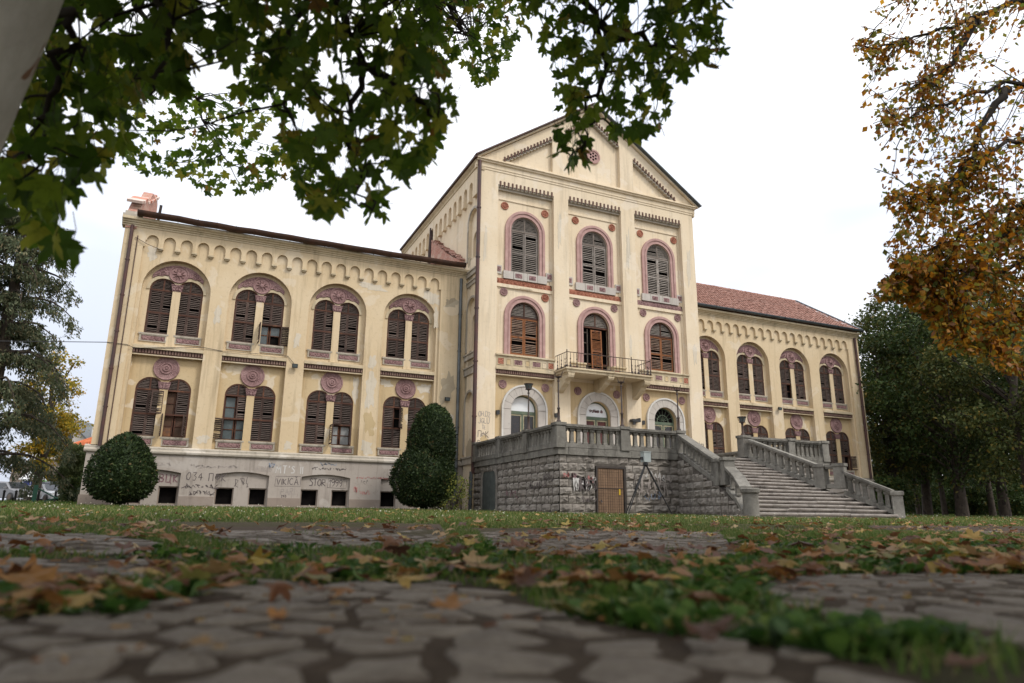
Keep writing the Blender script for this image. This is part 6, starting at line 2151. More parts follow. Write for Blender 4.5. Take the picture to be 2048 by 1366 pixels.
LIMBS = [[topp, ray(280, -170, 3.6), ray(650, -60, 4.2), ray(1050, -70, 4.7), ray(1420, -90, 5.2)],
         [P1+ax*0.3, ray(130, 60, 3.1), ray(90, 220, 3.2), ray(80, 330, 3.1)],
         [topp, ray(260, -60, 6.2), ray(340, 120, 8.0), ray(460, 330, 9.0)],
         [ray(650, -60, 4.2), ray(720, 120, 4.0), ray(700, 300, 3.8), ray(745, 420, 3.7)],
         [ray(650, -60, 4.2), ray(820, -40, 6.4), ray(930, 60, 8.4), ray(960, 170, 8.8)],
         [ray(1050, -70, 4.7), ray(1200, 60, 4.5), ray(1190, 200, 4.4), ray(1150, 310, 4.3)],
         [ray(1200, 60, 4.5), ray(1330, 90, 4.6), ray(1400, 110, 4.7)],
         [ray(650, -60, 4.2), ray(560, 120, 4.1), ray(600, 280, 4.0)],
         [ray(720, 120, 4.0), ray(830, 200, 3.8), ray(890, 225, 3.7)],
         [ray(280, -170, 3.6), ray(330, 40, 3.4), ray(300, 190, 3.2)],
         [topp, topp+Vector((-1.5, -1.5, 1.8)), topp+Vector((-3.2, -3.4, 2.6))],
         [topp, topp+Vector((1.2, -2.2, 1.6)), topp+Vector((3.0, -4.2, 2.2))],
         [topp, topp+Vector((2.2, -0.4, 1.7)), topp+Vector((4.6, -1.2, 2.4))]]
def smooth_path(P, n=5, q=None, j=0.0):
    out = []
    for i in range(len(P)-1):
        a, b_, c, d = P[max(0, i-1)], P[i], P[i+1], P[min(len(P)-1, i+2)]
        for k in range(n):
            t = k/n
            v = 0.5*((2*b_)+(c-a)*t+(2*a-5*b_+4*c-d)*t*t+(3*b_-a-3*c+d)*t**3)
            if q: v = v+Vector((q.gauss(0, j), q.gauss(0, j), q.gauss(0, j)))
            out.append(v)
    out.append(P[-1])
    return out
q = random.Random(91)
LPTS = []
for k, L in enumerate(LIMBS):
    P = smooth_path([Vector(p) for p in L], 6, q, 0.025)
    r0 = {0: 0.10, 1: 0.03, 2: 0.05}.get(k, 0.03 if k < 10 else 0.07)
    b = MB()
    b.tube(P, [max(0.006, r0*(1-0.9*i/(len(P)-1))) for i in range(len(P))], 7)
    b.build('branch', BARKP if k in (0, 10, 11, 12) else TWIG, PT, 60)
    LPTS += P
GROUPS = [
 ([(-60, 230), (130, 250), (200, 330), (185, 390), (130, 415), (160, 500), (110, 480), (60, 455), (-60, 430)], 2.7, 3.5, 2.6, 1.4),
 ([(-60, -110), (560, -110), (620, 150), (520, 190), (400, 165), (330, 180), (250, 250), (230, 330), (140, 335), (60, 290), (-60, 300)], 3.0, 5.4, 3.4, 1.15),
 ([(180, 150), (560, 130), (640, 350), (520, 385), (420, 400), (380, 355), (250, 340)], 6.8, 9.8, 1.5),
 ([(520, -110), (880, -110), (880, 120), (900, 150), (915, 230), (850, 320), (790, 365), (765, 435), (700, 415), (640, 420), (590, 380), (560, 250)], 3.2, 4.6, 2.7),
 ([(700, -110), (1060, -110), (1040, 70), (1000, 140), (965, 185), (930, 130), (850, 160)], 6.8, 9.2, 2.2),
 ([(980, -110), (1480, -110), (1460, 30), (1435, 140), (1400, 110), (1345, 180), (1325, 250), (1300, 285), (1255, 270), (1200, 285), (1150, 300), (1120, 290), (1125, 230), (1105, 180), (1065, 75)], 3.8, 5.4, 2.4),
 ([(1105, 250), (1200, 260), (1195, 300), (1145, 335), (1110, 330)], 4.0, 4.5, 1.6),
 ([(-900, -1000), (1900, -1000), (1700, -110), (-900, -110)], 3.0, 7.5, 0.55)]
GAPS = [(170, 45, 40, 28), (415, 150, 42, 38), (385, 85, 24, 18), (310, 208, 28, 22), (345, 288, 40, 12), (600, 245, 26, 24), (545, 262, 18, 26), (215, 62, 20, 14), (505, 300, 16, 14), (120, 235, 12, 9), (1060, 40, 10, 8)]
LF = []
for gi, (P, d0, d1, cov, *sc_) in enumerate(GROUPS):
    sc_ = sc_[0] if sc_ else 1.0
    A = abs(sum(P[i][0]*P[(i+1) % len(P)][1]-P[(i+1) % len(P)][0]*P[i][1] for i in range(len(P))))/2
    dm = (d0+d1)/2
    s = FPX*0.175*sc_/dm
    n = int(1.7*cov*A/(s*s*0.42))
    x0, x1 = min(p[0] for p in P), max(p[0] for p in P); y0, y1 = min(p[1] for p in P), max(p[1] for p in P)
    k = tries = 0
    while k < n and tries < n*20:
        tries += 1
        px, py = q.uniform(x0, x1), q.uniform(y0, y1)
        if not inpoly(px, py, P): continue
        if any(((px-g[0])/g[2])**2+((py-g[1])/g[3])**2 < 1 for g in GAPS): continue
        hole = math.sin(px*0.021+1.7)*math.sin(py*0.027+0.6)+0.6*math.sin(px*0.047+py*0.031)
        if hole > 0.95 and q.random() < 0.85: continue
        LF.append((q.uniform(d0, d1), px, py, sc_)); k += 1
# unseen crown above and behind the camera, thickened to shade the near ground
CROWN = []
while len(CROWN) < 15000:
    a, r = q.uniform(0, 2*PI), 9.0*math.sqrt(q.random())
    p = Vector((0.8+r*math.cos(a), -0.6+r*math.sin(a), q.uniform(3.4, 9.5)))
    if r > 9.0*math.sqrt(max(0.05, 1-((p.z-5.8)/4.2)**2)): continue
    pp = project(p)
    if pp[2] > 0 and pp[1] > -70: continue
    CROWN.append(p)
LF.sort(key=lambda t: t[0]/t[3] if t[0] < 90 and t[2] > -60 else 50+t[0])
PM = []
for k in range(10):
    qq = random.Random(700+k)
    PM.append(leaf_geo(qq, 1.0, qq.uniform(-0.15, 0.3), qq.uniform(-0.05, 0.2), qq.gauss(0, 0.15)))
PMM = []
for P, fs in PM:
    b = MB(); b.add(P, fs); PMM.append(b.mesh('leaf', PLEAF, 60))
def leaf_matrix(pos, size, toward):
    tip = Vector((q.gauss(0, 0.55), q.gauss(0, 0.55), -0.8+q.gauss(0, 0.35))).normalized()
    nr = (toward*q.uniform(0.2, 1.0)+Vector((q.gauss(0, .6), q.gauss(0, .6), 0.25+q.gauss(0, .4))))
    nr = (nr-tip*nr.dot(tip)).normalized()
    sd = nr.cross(tip)
    M = Matrix(((tip.x, sd.x, nr.x, pos.x), (tip.y, sd.y, nr.y, pos.y), (tip.z, sd.z, nr.z, pos.z), (0, 0, 0, 1)))
    return M@Matrix.Scale(size, 4)
rest = MB(); pet = MB(); twg = MB()
for i, t in enumerate(LF):
    if t[0] < 90: pos = ray(t[1], t[2], t[0])
    else: pos = Vector(t[1:4])
    M = leaf_matrix(pos, t[3]*q.uniform(0.062, 0.115), (Vector((0, 0, 0.2))-pos).normalized())
    tip = Vector((M[0][0], M[1][0], M[2][0])).normalized()
    if i < 300:
        o = bpy.data.objects.new('leaf', PMM[i % 10]); COL.objects.link(o)
        o.parent = PT; o.matrix_parent_inverse = Matrix.Translation(-PT.location); o.matrix_basis = M
    else:
        P, fs = PM[i % 10]
        if t[0] > 3.3:
            idx = list(range(0, 35, 1 if t[0] < 4.5 else 2)); k = len(idx)
            rest.add([tuple(M@Vector(P[j])) for j in idx]+[tuple(M@Vector(P[70]))], [(j, (j+1) % k, k) for j in range(k)])
        else:
            rest.add([tuple(M@Vector(p)) for p in P], fs)
    if t[0] < 6: pet.tube([pos, pos-tip*0.04+Vector((0, 0, 0.03)), pos-tip*0.06+Vector((q.gauss(0, .02), q.gauss(0, .02), 0.09))], 0.0018, 3)
    if t[0] < 90 and i % 8 == 0:
        near_ = min(LPTS, key=lambda p: (p-pos).length+max(0, pos.z-p.z)*2)
        if (near_-pos).length < 1.3:
            m1 = pos.lerp(near_, 0.4)+Vector((q.gauss(0, .025), q.gauss(0, .025), q.gauss(0, .02)-0.01))
            m2 = pos.lerp(near_, 0.75)+Vector((q.gauss(0, .02), q.gauss(0, .02), q.gauss(0, .02)+0.02))
            twg.tube(smooth_path([pos+Vector((0, 0, .08)), m1, m2, near_], 3), [0.0025+0.0006*k for k in range(10)], 4)
rr = np.random.default_rng(5)
V, Fq = leaf_quads(np.array([tuple(p) for p in CROWN]), rr.normal(size=(len(CROWN), 3))+np.array([[0, 0, -.6]]), rr.normal(size=(len(CROWN), 3))*0.6+np.array([[0, 0, 1]]), rr.uniform(.20, .36, len(CROWN)), rr.uniform(.10, .17, len(CROWN)))
o = put(raw_mesh('unseen_shade_foliage', V, Fq, PLEAFI), 'unseen_shade_foliage', PT); o['kind'] = 'stuff'
o = rest.build('foliage', PLEAFI, PT); o['kind'] = 'stuff'
o = pet.build('petioles', TWIG, PT); o['kind'] = 'stuff'
o = twg.build('twigs', TWIG, PT); o['kind'] = 'stuff'

# ---- the autumn tree leaning in from the other side
AUST = [(0.0, (0.22, 0.085, 0.018)), (0.16, (0.38, 0.14, 0.014)), (0.34, (0.52, 0.21, 0.016)), (0.52, (0.60, 0.31, 0.025)), (0.62, (0.38, 0.28, 0.035)), (0.80, (0.22, 0.21, 0.035)), (1.0, (0.11, 0.15, 0.025))]
ALEAF = leaf_material('autumn_leaf', AUST, 0.5, 'obj', 0.55)
ALEAFI = leaf_material('autumn_foliage', AUST, 0.5, 'island', 0.55)
q = random.Random(93)
tb = ray(2600, 1020, 12.0); tb.z = ground_z(tb.y)-0.05
AT = thing('autumn_tree', 'tree with small orange and olive leaves reaching in over the dark trees', 'tree', (tb.x, tb.y, tb.z))
tt = ray(2560, 300, 12.0)
b = MB()
b.tube([tb, tb.lerp(tt, 0.3), tb.lerp(tt, 0.7), tt, tt+Vector((0.2, 0.2, 3))], [0.42, 0.30, 0.24, 0.18, 0.08], 14)
b.build('trunk', BARKD, AT, 60)
AL = [[(2540, -260, 12), (2250, -170, 10.5), (2000, -60, 9.4), (1850, -20, 9.0)], [(2550, 100, 12), (2200, -30, 10.4), (1960, 35, 9.6), (1820, 80, 9.1), (1725, 95, 8.9)],
      [(2550, 260, 12), (2250, 130, 10.2), (2010, 170, 9.5), (1860, 220, 9.0), (1750, 250, 8.7)], [(2560, 330, 12), (2260, 240, 10.0), (2010, 290, 9.2), (1880, 370, 8.8), (1775, 410, 8.5)],
      [(2565, 380, 12), (2270, 330, 10.0), (2040, 400, 9.1), (1900, 480, 8.7), (1800, 530, 8.4)], [(2570, 450, 12), (2270, 440, 9.8), (2040, 520, 9.0), (1900, 580, 8.6), (1760, 580, 8.4)],
      [(2575, 520, 12), (2280, 520, 9.7), (2080, 600, 8.9), (1960, 660, 8.6)], [(2010, 170, 9.5), (1960, 260, 9.2), (1940, 350, 9.0)], [(2575, 600, 12), (2300, 540, 9.8), (2060, 620, 8.9), (1930, 640, 8.6), (1850, 610, 8.5)], [(2575, 480, 12), (2280, 400, 9.9), (2050, 450, 9.0), (1940, 530, 8.7), (1860, 540, 8.5)], [(1960, 35, 9.6), (1900, 130, 9.3), (1850, 160, 9.1)], [(2575, 560, 12), (2300, 620, 9.7), (2120, 690, 8.9), (2030, 730, 8.7)]]
APOLY = [(1900, -140), (1780, -120), (1735, 0), (1700, 90), (1735, 140), (1715, 220), (1745, 270), (1740, 340), (1760, 400), (1790, 440), (1765, 500), (1790, 540), (1725, 595), (1800, 600), (1860, 640), (1880, 700), (1960, 720), (2060, 770), (2400, 770), (2400, -140)]
leaves = []
for L in AL:
    P = smooth_path([ray(*p) for p in L], 6, q, 0.03)
    b = MB()
    b.tube(P, [max(0.006, 0.07*(1-i/(len(P)-1))**1.2) for i in range(len(P))], 6)
    b.build('branch', TWIG, AT, 60)
    m = len(P)
    for i in range(4, m):
        for rep in range(3 if i < m-1 else 5):
            p = P[i]
            d = (P[min(i+1, m-1)]-P[max(i-1, 0)]).normalized()
            dr = (d*0.9+Vector((q.gauss(0, .5), q.gauss(0, .5), q.gauss(-0.28, 0.42)))).normalized()
            ln = q.uniform(0.6, 1.35)
            pts = [p+dr*ln*k/5+Vector((q.gauss(0, .02), q.gauss(0, .02), -0.10*(k/5)**2*ln+q.gauss(0, .02))) for k in range(6)]
            LPTS2 = pts
            ok = [inpoly(*project(x)[:2], APOLY) for x in pts]
            if sum(ok) < 3: continue
            while not ok[len(pts)-1] and len(pts) > 3: pts = pts[:-1]
            if not ok[len(pts)-1]: continue
            tw = MB(); tw.tube(pts, [0.008, 0.007, 0.006, 0.005, 0.004, 0.003][:len(pts)], 4)
            leaves.append((tw, pts))
twg = MB()
LP, LT, LN, LL, LW_ = [], [], [], [], []
for tw, pts in leaves:
    twg.add(tw.v, tw.f)
    pm = project(pts[len(pts)//2])[1]
    for _ in range(q.randint(14, 26) if pm < 360 else q.randint(44, 64)):
        k = q.uniform(0, len(pts)-1.01); i = int(k)
        p = pts[i].lerp(pts[i+1], k-i)+Vector((q.gauss(0, .05), q.gauss(0, .05), q.gauss(-.02, .05)))
        if not inpoly(*project(p)[:2], APOLY): continue
        LP.append(p); LT.append((q.gauss(-.25, .6), q.gauss(-.1, .6), -0.5+q.gauss(0, .45))); LN.append((q.gauss(0, .7), q.gauss(-.3, .7), 0.5+q.gauss(0, .5)))
        s = q.uniform(0.05, 0.105); LL.append(s); LW_.append(s*q.uniform(.26, .42))
order = sorted(range(len(LP)), key=lambda i: -LL[i]/project(LP[i])[2] if -20 < project(LP[i])[0] < 2060 and project(LP[i])[1] > -10 else 1)
am = [leaf_quads(np.zeros((1, 3)), np.array([[1.0, 0, 0]]), np.array([[0, 0, 1.0]]), np.array([1.0]), np.array([w])) for w in (0.27, 0.32, 0.38, 0.42)]
amm = [raw_mesh('leaf', V, Fq, ALEAF) for V, Fq in am]
for i in order[:300]:
    T_ = Vector(LT[i]).normalized(); N_ = Vector(LN[i]); S_ = N_.cross(T_).normalized(); N2 = T_.cross(S_)
    o = bpy.data.objects.new('leaf', amm[i % 4]); COL.objects.link(o)
    o.parent = AT; o.matrix_parent_inverse = Matrix.Translation(-AT.location)
    o.matrix_basis = Matrix(((T_.x, S_.x, N2.x, LP[i].x), (T_.y, S_.y, N2.y, LP[i].y), (T_.z, S_.z, N2.z, LP[i].z), (0, 0, 0, 1)))@Matrix.Scale(LL[i], 4)
rs = order[300:]
V, Fq = leaf_quads(np.array([tuple(LP[i]) for i in rs]), np.array([LT[i] for i in rs]), np.array([LN[i] for i in rs]), np.array([LL[i] for i in rs]), np.array([LW_[i] for i in rs]))
o = put(raw_mesh('foliage', V, Fq, ALEAFI), 'foliage', AT); o['kind'] = 'stuff'
o = twg.build('twigs', TWIG, AT); o['kind'] = 'stuff'

shrub_later = []
# ---- broadleaved trees of the park
def foliage_mat(name, stops, trans=0.3):
    t = NT(name)
    col = t.ramp(t.island(), stops)
    big = t.ramp(t.noise(0.35, 3), [(0.35, 0.75), (0.65, 1.25)])
    col = t.mix(1.0, col, big, 'MULTIPLY')
    t.done(col, 0.6, 0.2)
    tr = t.n('ShaderNodeBsdfTranslucent'); t.l(col, tr.inputs['Color'])
    ms = t.n('ShaderNodeMixShader'); ms.inputs[0].default_value = trans
    t.l(t.b.outputs[0], ms.inputs[1]); t.l(tr.outputs[0], ms.inputs[2]); t.l(ms.outputs[0], t.out.inputs['Surface'])
    return t.m
FDARK = foliage_mat('dark_green_foliage', [(0.0, (0.028, 0.050, 0.014)), (0.6, (0.045, 0.072, 0.018)), (0.9, (0.075, 0.10, 0.024)), (1.0, (0.16, 0.12, 0.03))])
FOLIVE = foliage_mat('olive_green_foliage', [(0.0, (0.045, 0.062, 0.018)), (0.6, (0.075, 0.092, 0.024)), (0.9, (0.12, 0.12, 0.03)), (1.0, (0.22, 0.15, 0.03))])
FYEL = foliage_mat('yellow_autumn_foliage', [(0.0, (0.14, 0.15, 0.025)), (0.4, (0.26, 0.22, 0.03)), (0.75, (0.46, 0.32, 0.035)), (1.0, (0.52, 0.28, 0.03))], 0.5)
FGREY = foliage_mat('grey_green_foliage', [(0.0, (0.08, 0.11, 0.04)), (0.6, (0.14, 0.18, 0.07)), (1.0, (0.24, 0.27, 0.13))], 0.4)
def park_tree(px, depth, h, rad, crown0, mat, label, seed, nclump=70, per=190, leaf=0.26, group='park trees', trunk_r=0.32, name='park_tree', lean=0.0):
    r = np.random.default_rng(seed); q = random.Random(seed)
    c = ray(px, 1022, depth); gx, gy = c.x, c.y; gz0 = ground_z(gy)
    t = thing(name, label, 'tree', (gx, gy, gz0), group)
    b = MB()
    b.tube([(gx, gy, gz0-0.1), (gx+q.gauss(0, .1), gy, gz0+h*0.15), (gx+q.gauss(0, .3)+lean, gy, gz0+h*0.45), (gx+lean+q.gauss(0, .4), gy+q.gauss(0, .4), gz0+h*0.85)], [trunk_r*1.3, trunk_r, trunk_r*0.7, 0.06], 9)
    b.build('trunk', BARKD, t, 60)
    # clump centres through the crown volume
    C = []
    while len(C) < nclump:
        u = r.normal(size=3); u /= np.linalg.norm(u); k = r.uniform(0.25, 1.0)**0.45
        z = (u[2]*k*0.5+0.5)
        w = rad*(0.55+0.55*math.sin(PI*min(1, max(0.05, 0.15+z*0.8))))
        C.append((gx+lean+u[0]*k*w, gy+u[1]*k*w, gz0+crown0+(h-crown0)*z))
    C = np.array(C)
    b = MB()
    for i in range(0, nclump, 3):
        e = Vector(C[i]); s = Vector((gx+lean*0.7, gy, gz0+max(crown0*0.8, (e.z-gz0)*0.65)))
        b.tube([s, s.lerp(e, 0.5)+Vector((0, 0, 0.3)), e], [trunk_r*0.35, trunk_r*0.2, 0.03], 5)
    b.build('limbs', BARKD, t, 60)
    n = nclump*per
    ci = np.repeat(np.arange(nclump), per)
    u = unit(r.normal(size=(n, 3))); k = r.uniform(0.3, 1.05, n)[:, None]
    cr = (r.uniform(0.7, 1.5, nclump)*rad*0.27)[ci][:, None]
    P = C[ci]+u*k*cr*np.array([[1.15, 1.15, 0.75]])
    T_ = u*0.5+r.normal(size=(n, 3))*0.6+np.array([[0, 0, -0.35]])
    N_ = np.array([[0, 0, 0.7]])+u*0.5+r.normal(size=(n, 3))*0.45
    L = leaf*r.uniform(0.6, 1.3, n)
    V, Fq = leaf_quads(P, T_, N_, L, L*0.33)
    put(raw_mesh('crown', V, Fq, mat), 'crown', t)
    return t
park_tree(1792, 50, 16.0, 3.4, 0.8, FOLIVE, 'olive green tree standing closest to the tiled end of the building', 1, 90, 190, 0.24)
park_tree(1855, 56, 19.5, 4.4, 1.6, FDARK, 'tall dark tree behind the olive one beyond the tiled wing', 2, 110, 200, 0.27)
park_tree(1925, 46, 17.5, 4.6, 1.8, FDARK, 'dark broad tree with a thick trunk right of the staircase end', 3, 120, 200, 0.24)
park_tree(2010, 52, 20.0, 5.0, 1.8, FDARK, 'very dark tall tree under the orange overhanging branches', 4, 120, 200, 0.27)
park_tree(2070, 40, 15.0, 4.2, 2.0, FOLIVE, 'olive tree cut by the picture edge with pale lower boughs', 5, 100, 190, 0.22)
park_tree(1830, 78, 20, 5.0, 2.5, FDARK, 'distant dark tree glimpsed behind the olive tree', 6, 90, 170, 0.34)
park_tree(1965, 80, 22, 5.6, 2.5, FDARK, 'distant dark tree between the two broad trunks', 7, 90, 170, 0.34)
park_tree(2090, 75, 22, 5.6, 2.5, FDARK, 'distant dark tree at the picture edge', 8, 90, 170, 0.34)
for k, (px, d, rr) in enumerate(((1838, 62, 0.17), (1890, 60, 0.2), (1985, 58, 0.22), (1912, 66, 0.13))):
    park_tree(px, d, 15+k % 3, 3.2, 3.2, FDARK, ['thin trunked tree just past the staircase end post', 'slender trunked tree second from the staircase end', 'slender tree close by the broad dark trunk', 'slim tree in the shade between two thicker trunks', 'thin trunked tree near the picture edge', 'slim shaded tree left of the twin trunks', 'thin tree showing beside the building corner'][k], 40+k, 46, 130, 0.3, 'park trees', rr)

# undergrowth and the wood that closes the view between the trunks
def far_wood():
    r = np.random.default_rng(88)
    n = 26000
    t_ = r.uniform(0, 1, n)
    a, b_ = ray(1740, 1020, 100), ray(2200, 1020, 84)
    P = np.array(a)[None, :]*(1-t_)[:, None]+np.array(b_)[None, :]*t_[:, None]
    P[:, :2] += r.normal(size=(n, 2))*2.0
    top = 5.5+2.2*np.sin(t_*31)+1.4*np.sin(t_*73)
    P[:, 2] = 0.9+top*r.uniform(0, 1, n)**0.8
    L = r.uniform(0.35, 0.7, n)
    V, Fq = leaf_quads(P, r.normal(size=(n, 3)), r.normal(size=(n, 3))+np.array([[0, -.5, .6]]), L, L*0.4)
    o = put(raw_mesh('far_wood', V, Fq, FDARK), 'far_wood')
    tag(o, 'dark far undergrowth closing the view between the trunks', 'wood', None, 'stuff')
far_wood()
for k, (px, d, rad, h, lb) in enumerate(((1772, 47, 1.5, 2.6, 'dark bush at the corner beyond the tiled wing'), (1850, 66, 2.2, 3.2, 'dark bush in the shade behind the staircase end post'), (1945, 60, 2.0, 2.6, 'dark bush between the broad trunks'), (2030, 64, 2.2, 3.0, 'dark bush near the picture edge under the trees'))):
    c = ray(px, 1015, d); shrub_later.append((c.x, c.y, rad, h, lb, 130+k))

# the cedar and the yellowing tree on the street side
def cedar():
    q = random.Random(12); r = np.random.default_rng(12)
    c = ray(-62, 1015, 37.0); gx, gy, g0 = c.x, c.y, ground_z(c.y)
    t = thing('cedar_tree', 'grey green cedar with tiers of drooping boughs at the street side', 'tree', (gx, gy, g0))
    b = MB(); b.tube([(gx, gy, g0-0.1), (gx, gy, g0+6), (gx+.1, gy, g0+12), (gx, gy, g0+18.5)], [0.55, 0.42, 0.26, 0.04], 10); b.build('trunk', BARKD, t, 60)
    bb = MB(); P, T_, L_ = [], [], []
    for k in range(60):
        z = g0+2.6+15.2*(round(k/60*9)/9)**0.92+q.gauss(0, .12)
        a = k*2.399+q.gauss(0, .2)
        ln = (5.0-3.0*((z-g0)/18.5))*q.uniform(.75, 1.1)
        e = Vector((math.cos(a), math.sin(a), 0))
        pts = []
        for j in range(9):
            s = j/8
            pts.append(Vector((gx, gy, z))+e*ln*s+Vector((0, 0, 0.9*s-2.1*s*s*s*(1.2 if z-g0 < 9 else 0.9)))+Vector((q.gauss(0, .05), q.gauss(0, .05), q.gauss(0, .04))))
        bb.tube(pts, [0.10*(1-s/9)+0.01 for s in range(9)], 5)
        sd = Vector((-e.y, e.x, 0))
        for j in range(2, 9):
            for w in range(11):
                off = q.uniform(-1, 1)*(0.9*(1-abs(j/8-0.55)))
                root = pts[j]+sd*off+e*q.uniform(-.35, .35)+Vector((0, 0, -0.28*abs(off)+q.gauss(0, .06)))
                hang = q.uniform(0.35, 0.95)
                for m in range(13):
                    f = q.random()
                    P.append(root+Vector((q.gauss(0, .07), q.gauss(0, .07), -hang*f)))
                    T_.append((q.gauss(0, .45)+e.x*.3, q.gauss(0, .45)+e.y*.3, -0.75+q.gauss(0, .3))); L_.append(q.uniform(.14, .30))
    bb.build('boughs', BARKD, t, 60)
    P = np.array([tuple(p) for p in P]); T_ = np.array(T_); L_ = np.array(L_)
    V, Fq = leaf_quads(P, T_, r.normal(size=P.shape), L_, L_*0.17)
    m = foliage_mat('cedar_needles', [(0.0, (0.05, 0.07, 0.036)), (0.5, (0.09, 0.11, 0.055)), (0.85, (0.15, 0.155, 0.085)), (1.0, (0.23, 0.18, 0.10))], 0.3)
    put(raw_mesh('crown', V, Fq, m), 'crown', t)
cedar()
park_tree(62, 52, 12.5, 2.3, 1.6, FYEL, 'yellowing tree behind the drooping cedar', 21, 70, 150, 0.22, 'street trees')
park_tree(98, 66, 5.6, 1.7, 0.6, FYEL, 'low golden tree behind the stone archway', 22, 60, 140, 0.22, 'street trees')

def shrub(x, y, rad, h, mat, label, seed, n=9000, leaf=0.10, name='shrub', cat='shrub', group=None):
    r = np.random.default_rng(seed); g0 = ground_z(y)
    t = thing(name, label, cat, (x, y, g0), group)
    b = MB()
    q = random.Random(seed)
    for k in range(9):
        a = q.uniform(0, 2*PI)
        b.tube([(x+q.gauss(0, .08), y+q.gauss(0, .08), g0-0.05), (x+rad*.35*math.cos(a), y+rad*.35*math.sin(a), g0+h*0.5), (x+rad*.7*math.cos(a), y+rad*.7*math.sin(a), g0+h*q.uniform(.6, .95))], [0.03, 0.02, 0.006], 5)
    b.build('stems', BARKD, t, 60)
    u = unit(r.normal(size=(n, 3))); k = r.uniform(0.15, 1.0, n)[:, None]**0.45
    lump = 1+0.16*np.sin(u[:, :1]*7+seed)*np.cos(u[:, 1:2]*6)+0.12*np.sin(u[:, 2:]*9+2)
    P = np.array([[x, y, g0+h*0.52]])+u*k*lump*np.array([[rad, rad, h*0.5]])
    P[:, 2] = np.maximum(P[:, 2], g0+0.02)
    T_ = u*0.6+r.normal(size=(n, 3))*0.6; N_ = u+r.normal(size=(n, 3))*0.6
    L = leaf*r.uniform(.6, 1.4, n)
    V, Fq = leaf_quads(P, T_, N_, L, L*0.32)
    put(raw_mesh('foliage', V, Fq, mat), 'foliage', t)
    return t
c = ray(140, 1010, 41); shrub(c.x, c.y, 0.85, 3.5, FGREY, 'tall loose grey green shrub beside the building corner', 61, 15000, 0.13)
c = ray(146, 1010, 40); shrub(c.x, c.y, 0.6, 1.5, FDARK, 'low dark bush at the foot of the loose grey green shrub', 62, 4000, 0.12)
c = on_plane(908, 1015, 1, 29.6); shrub(c.x, c.y, 0.72, 1.6, foliage_mat('lime_green_foliage', [(0.0, (0.10, 0.14, 0.03)), (0.6, (0.19, 0.22, 0.045)), (1.0, (0.34, 0.31, 0.07))], 0.4), 'small yellow green shrub at the foot of the terrace wall', 63, 800, 0.095)
c = on_plane(880, 1018, 1, 29.9); shrub(c.x, c.y, 0.45, 0.8, FGREY, 'little grey green sapling in front of the two tier topiary', 64, 500, 0.09)

for x_, y_, rad_, h_, lb_, sd_ in shrub_later: shrub(x_, y_, rad_, h_, FDARK, lb_, sd_, 6000, 0.2, 'bush', 'bush', 'bushes under the park trees')
# clipped topiary
FTOP = foliage_mat('clipped_yew_foliage', [(0.0, (0.010, 0.020, 0.006)), (0.5, (0.020, 0.036, 0.010)), (0.88, (0.042, 0.066, 0.018)), (0.97, (0.075, 0.095, 0.03)), (1.0, (0.14, 0.09, 0.04))], 0.15)
def topiary(x, y, tiers, label, seed, n):
    """tiers: (radius, z0, z1, power) shells of dense clipped foliage"""
    r = np.random.default_rng(seed); g0 = ground_z(y)
    t = thing('topiary_bush', label, 'bush', (x, y, g0))
    b = MB(); b.tube([(x, y, g0-.05), (x+.03, y, g0+0.5), (x, y, g0+1.2)], [0.10, 0.08, 0.05], 8)
    for k in range(5):
        a = k*1.3; b.tube([(x, y, g0+0.1), (x+0.3*math.cos(a), y+0.3*math.sin(a), g0+0.6)], [0.05, 0.02], 5)
    b.build('stem', BARKD, t, 60)
    x_ = x
    for ti, (rad, z0, z1, e0, e1, dx) in enumerate(tiers):
        x = x_+dx
        prof = []
        for i in range(15):
            s = i/14
            rr = rad*(math.sin(PI*min(1, max(0, s))**e0)**e1) if 0 < s < 1 else 0.02
            prof.append((max(0.02, rr), z0+(z1-z0)*s))
        core = MB()
        core.lathe_z(x, y, [(p[0]*0.84, g0+p[1]*1.0) for p in prof], 26)
        core.build('inner_mass', FTOP, t, 60)
        m = int(n*rad*(z1-z0))
        s = r.uniform(0.01, 0.995, m); a = r.uniform(0, 2*np.pi, m)
        rr = np.interp(s, np.linspace(0, 1, 15), [p[0] for p in prof])
        keep = r.uniform(0, rad, m) < rr+0.1*rad
        s, a, rr = s[keep], a[keep], rr[keep]
        wob = 1+0.035*np.sin(a*3+s*5+seed)+0.03*np.sin(a*7-s*13)+0.03*np.sin(a*15+s*27)+r.normal(0, 0.025, len(s))+(r.random(len(s)) < 0.04)*r.uniform(0, 0.13, len(s))
        P = np.stack([x+rr*wob*np.cos(a), y+rr*wob*np.sin(a), g0+z0+(z1-z0)*s], 1)
        out = np.stack([np.cos(a), np.sin(a), (s-0.45)*1.6], 1)
        T_ = out*0.8+r.normal(size=P.shape)*0.7+np.array([[0, 0, 0.35]])
        L = r.uniform(0.05, 0.15, len(s))
        V, Fq = leaf_quads(P-out*0.04, T_, out+r.normal(size=P.shape)*0.5, L, L*0.26)
        put(raw_mesh('foliage', V, Fq, FTOP), 'foliage', t)
c = on_plane(237, 1002, 1, 31.3)
topiary(c.x, c.y, [(1.20, 0.05, 2.86, 0.71, 0.60, 0.0)], 'egg shaped clipped dark topiary bush before the shuttered wing', 71, 4200)
c = on_plane(851, 1018, 1, 30.6)
topiary(c.x, c.y, [(1.40, 0.05, 2.85, 0.90, 0.36, -0.12), (1.05, 1.2, 4.85, 0.86, 0.42, 0.22)], 'two tier clipped dark topiary bush in the corner by the terrace', 72, 4200)
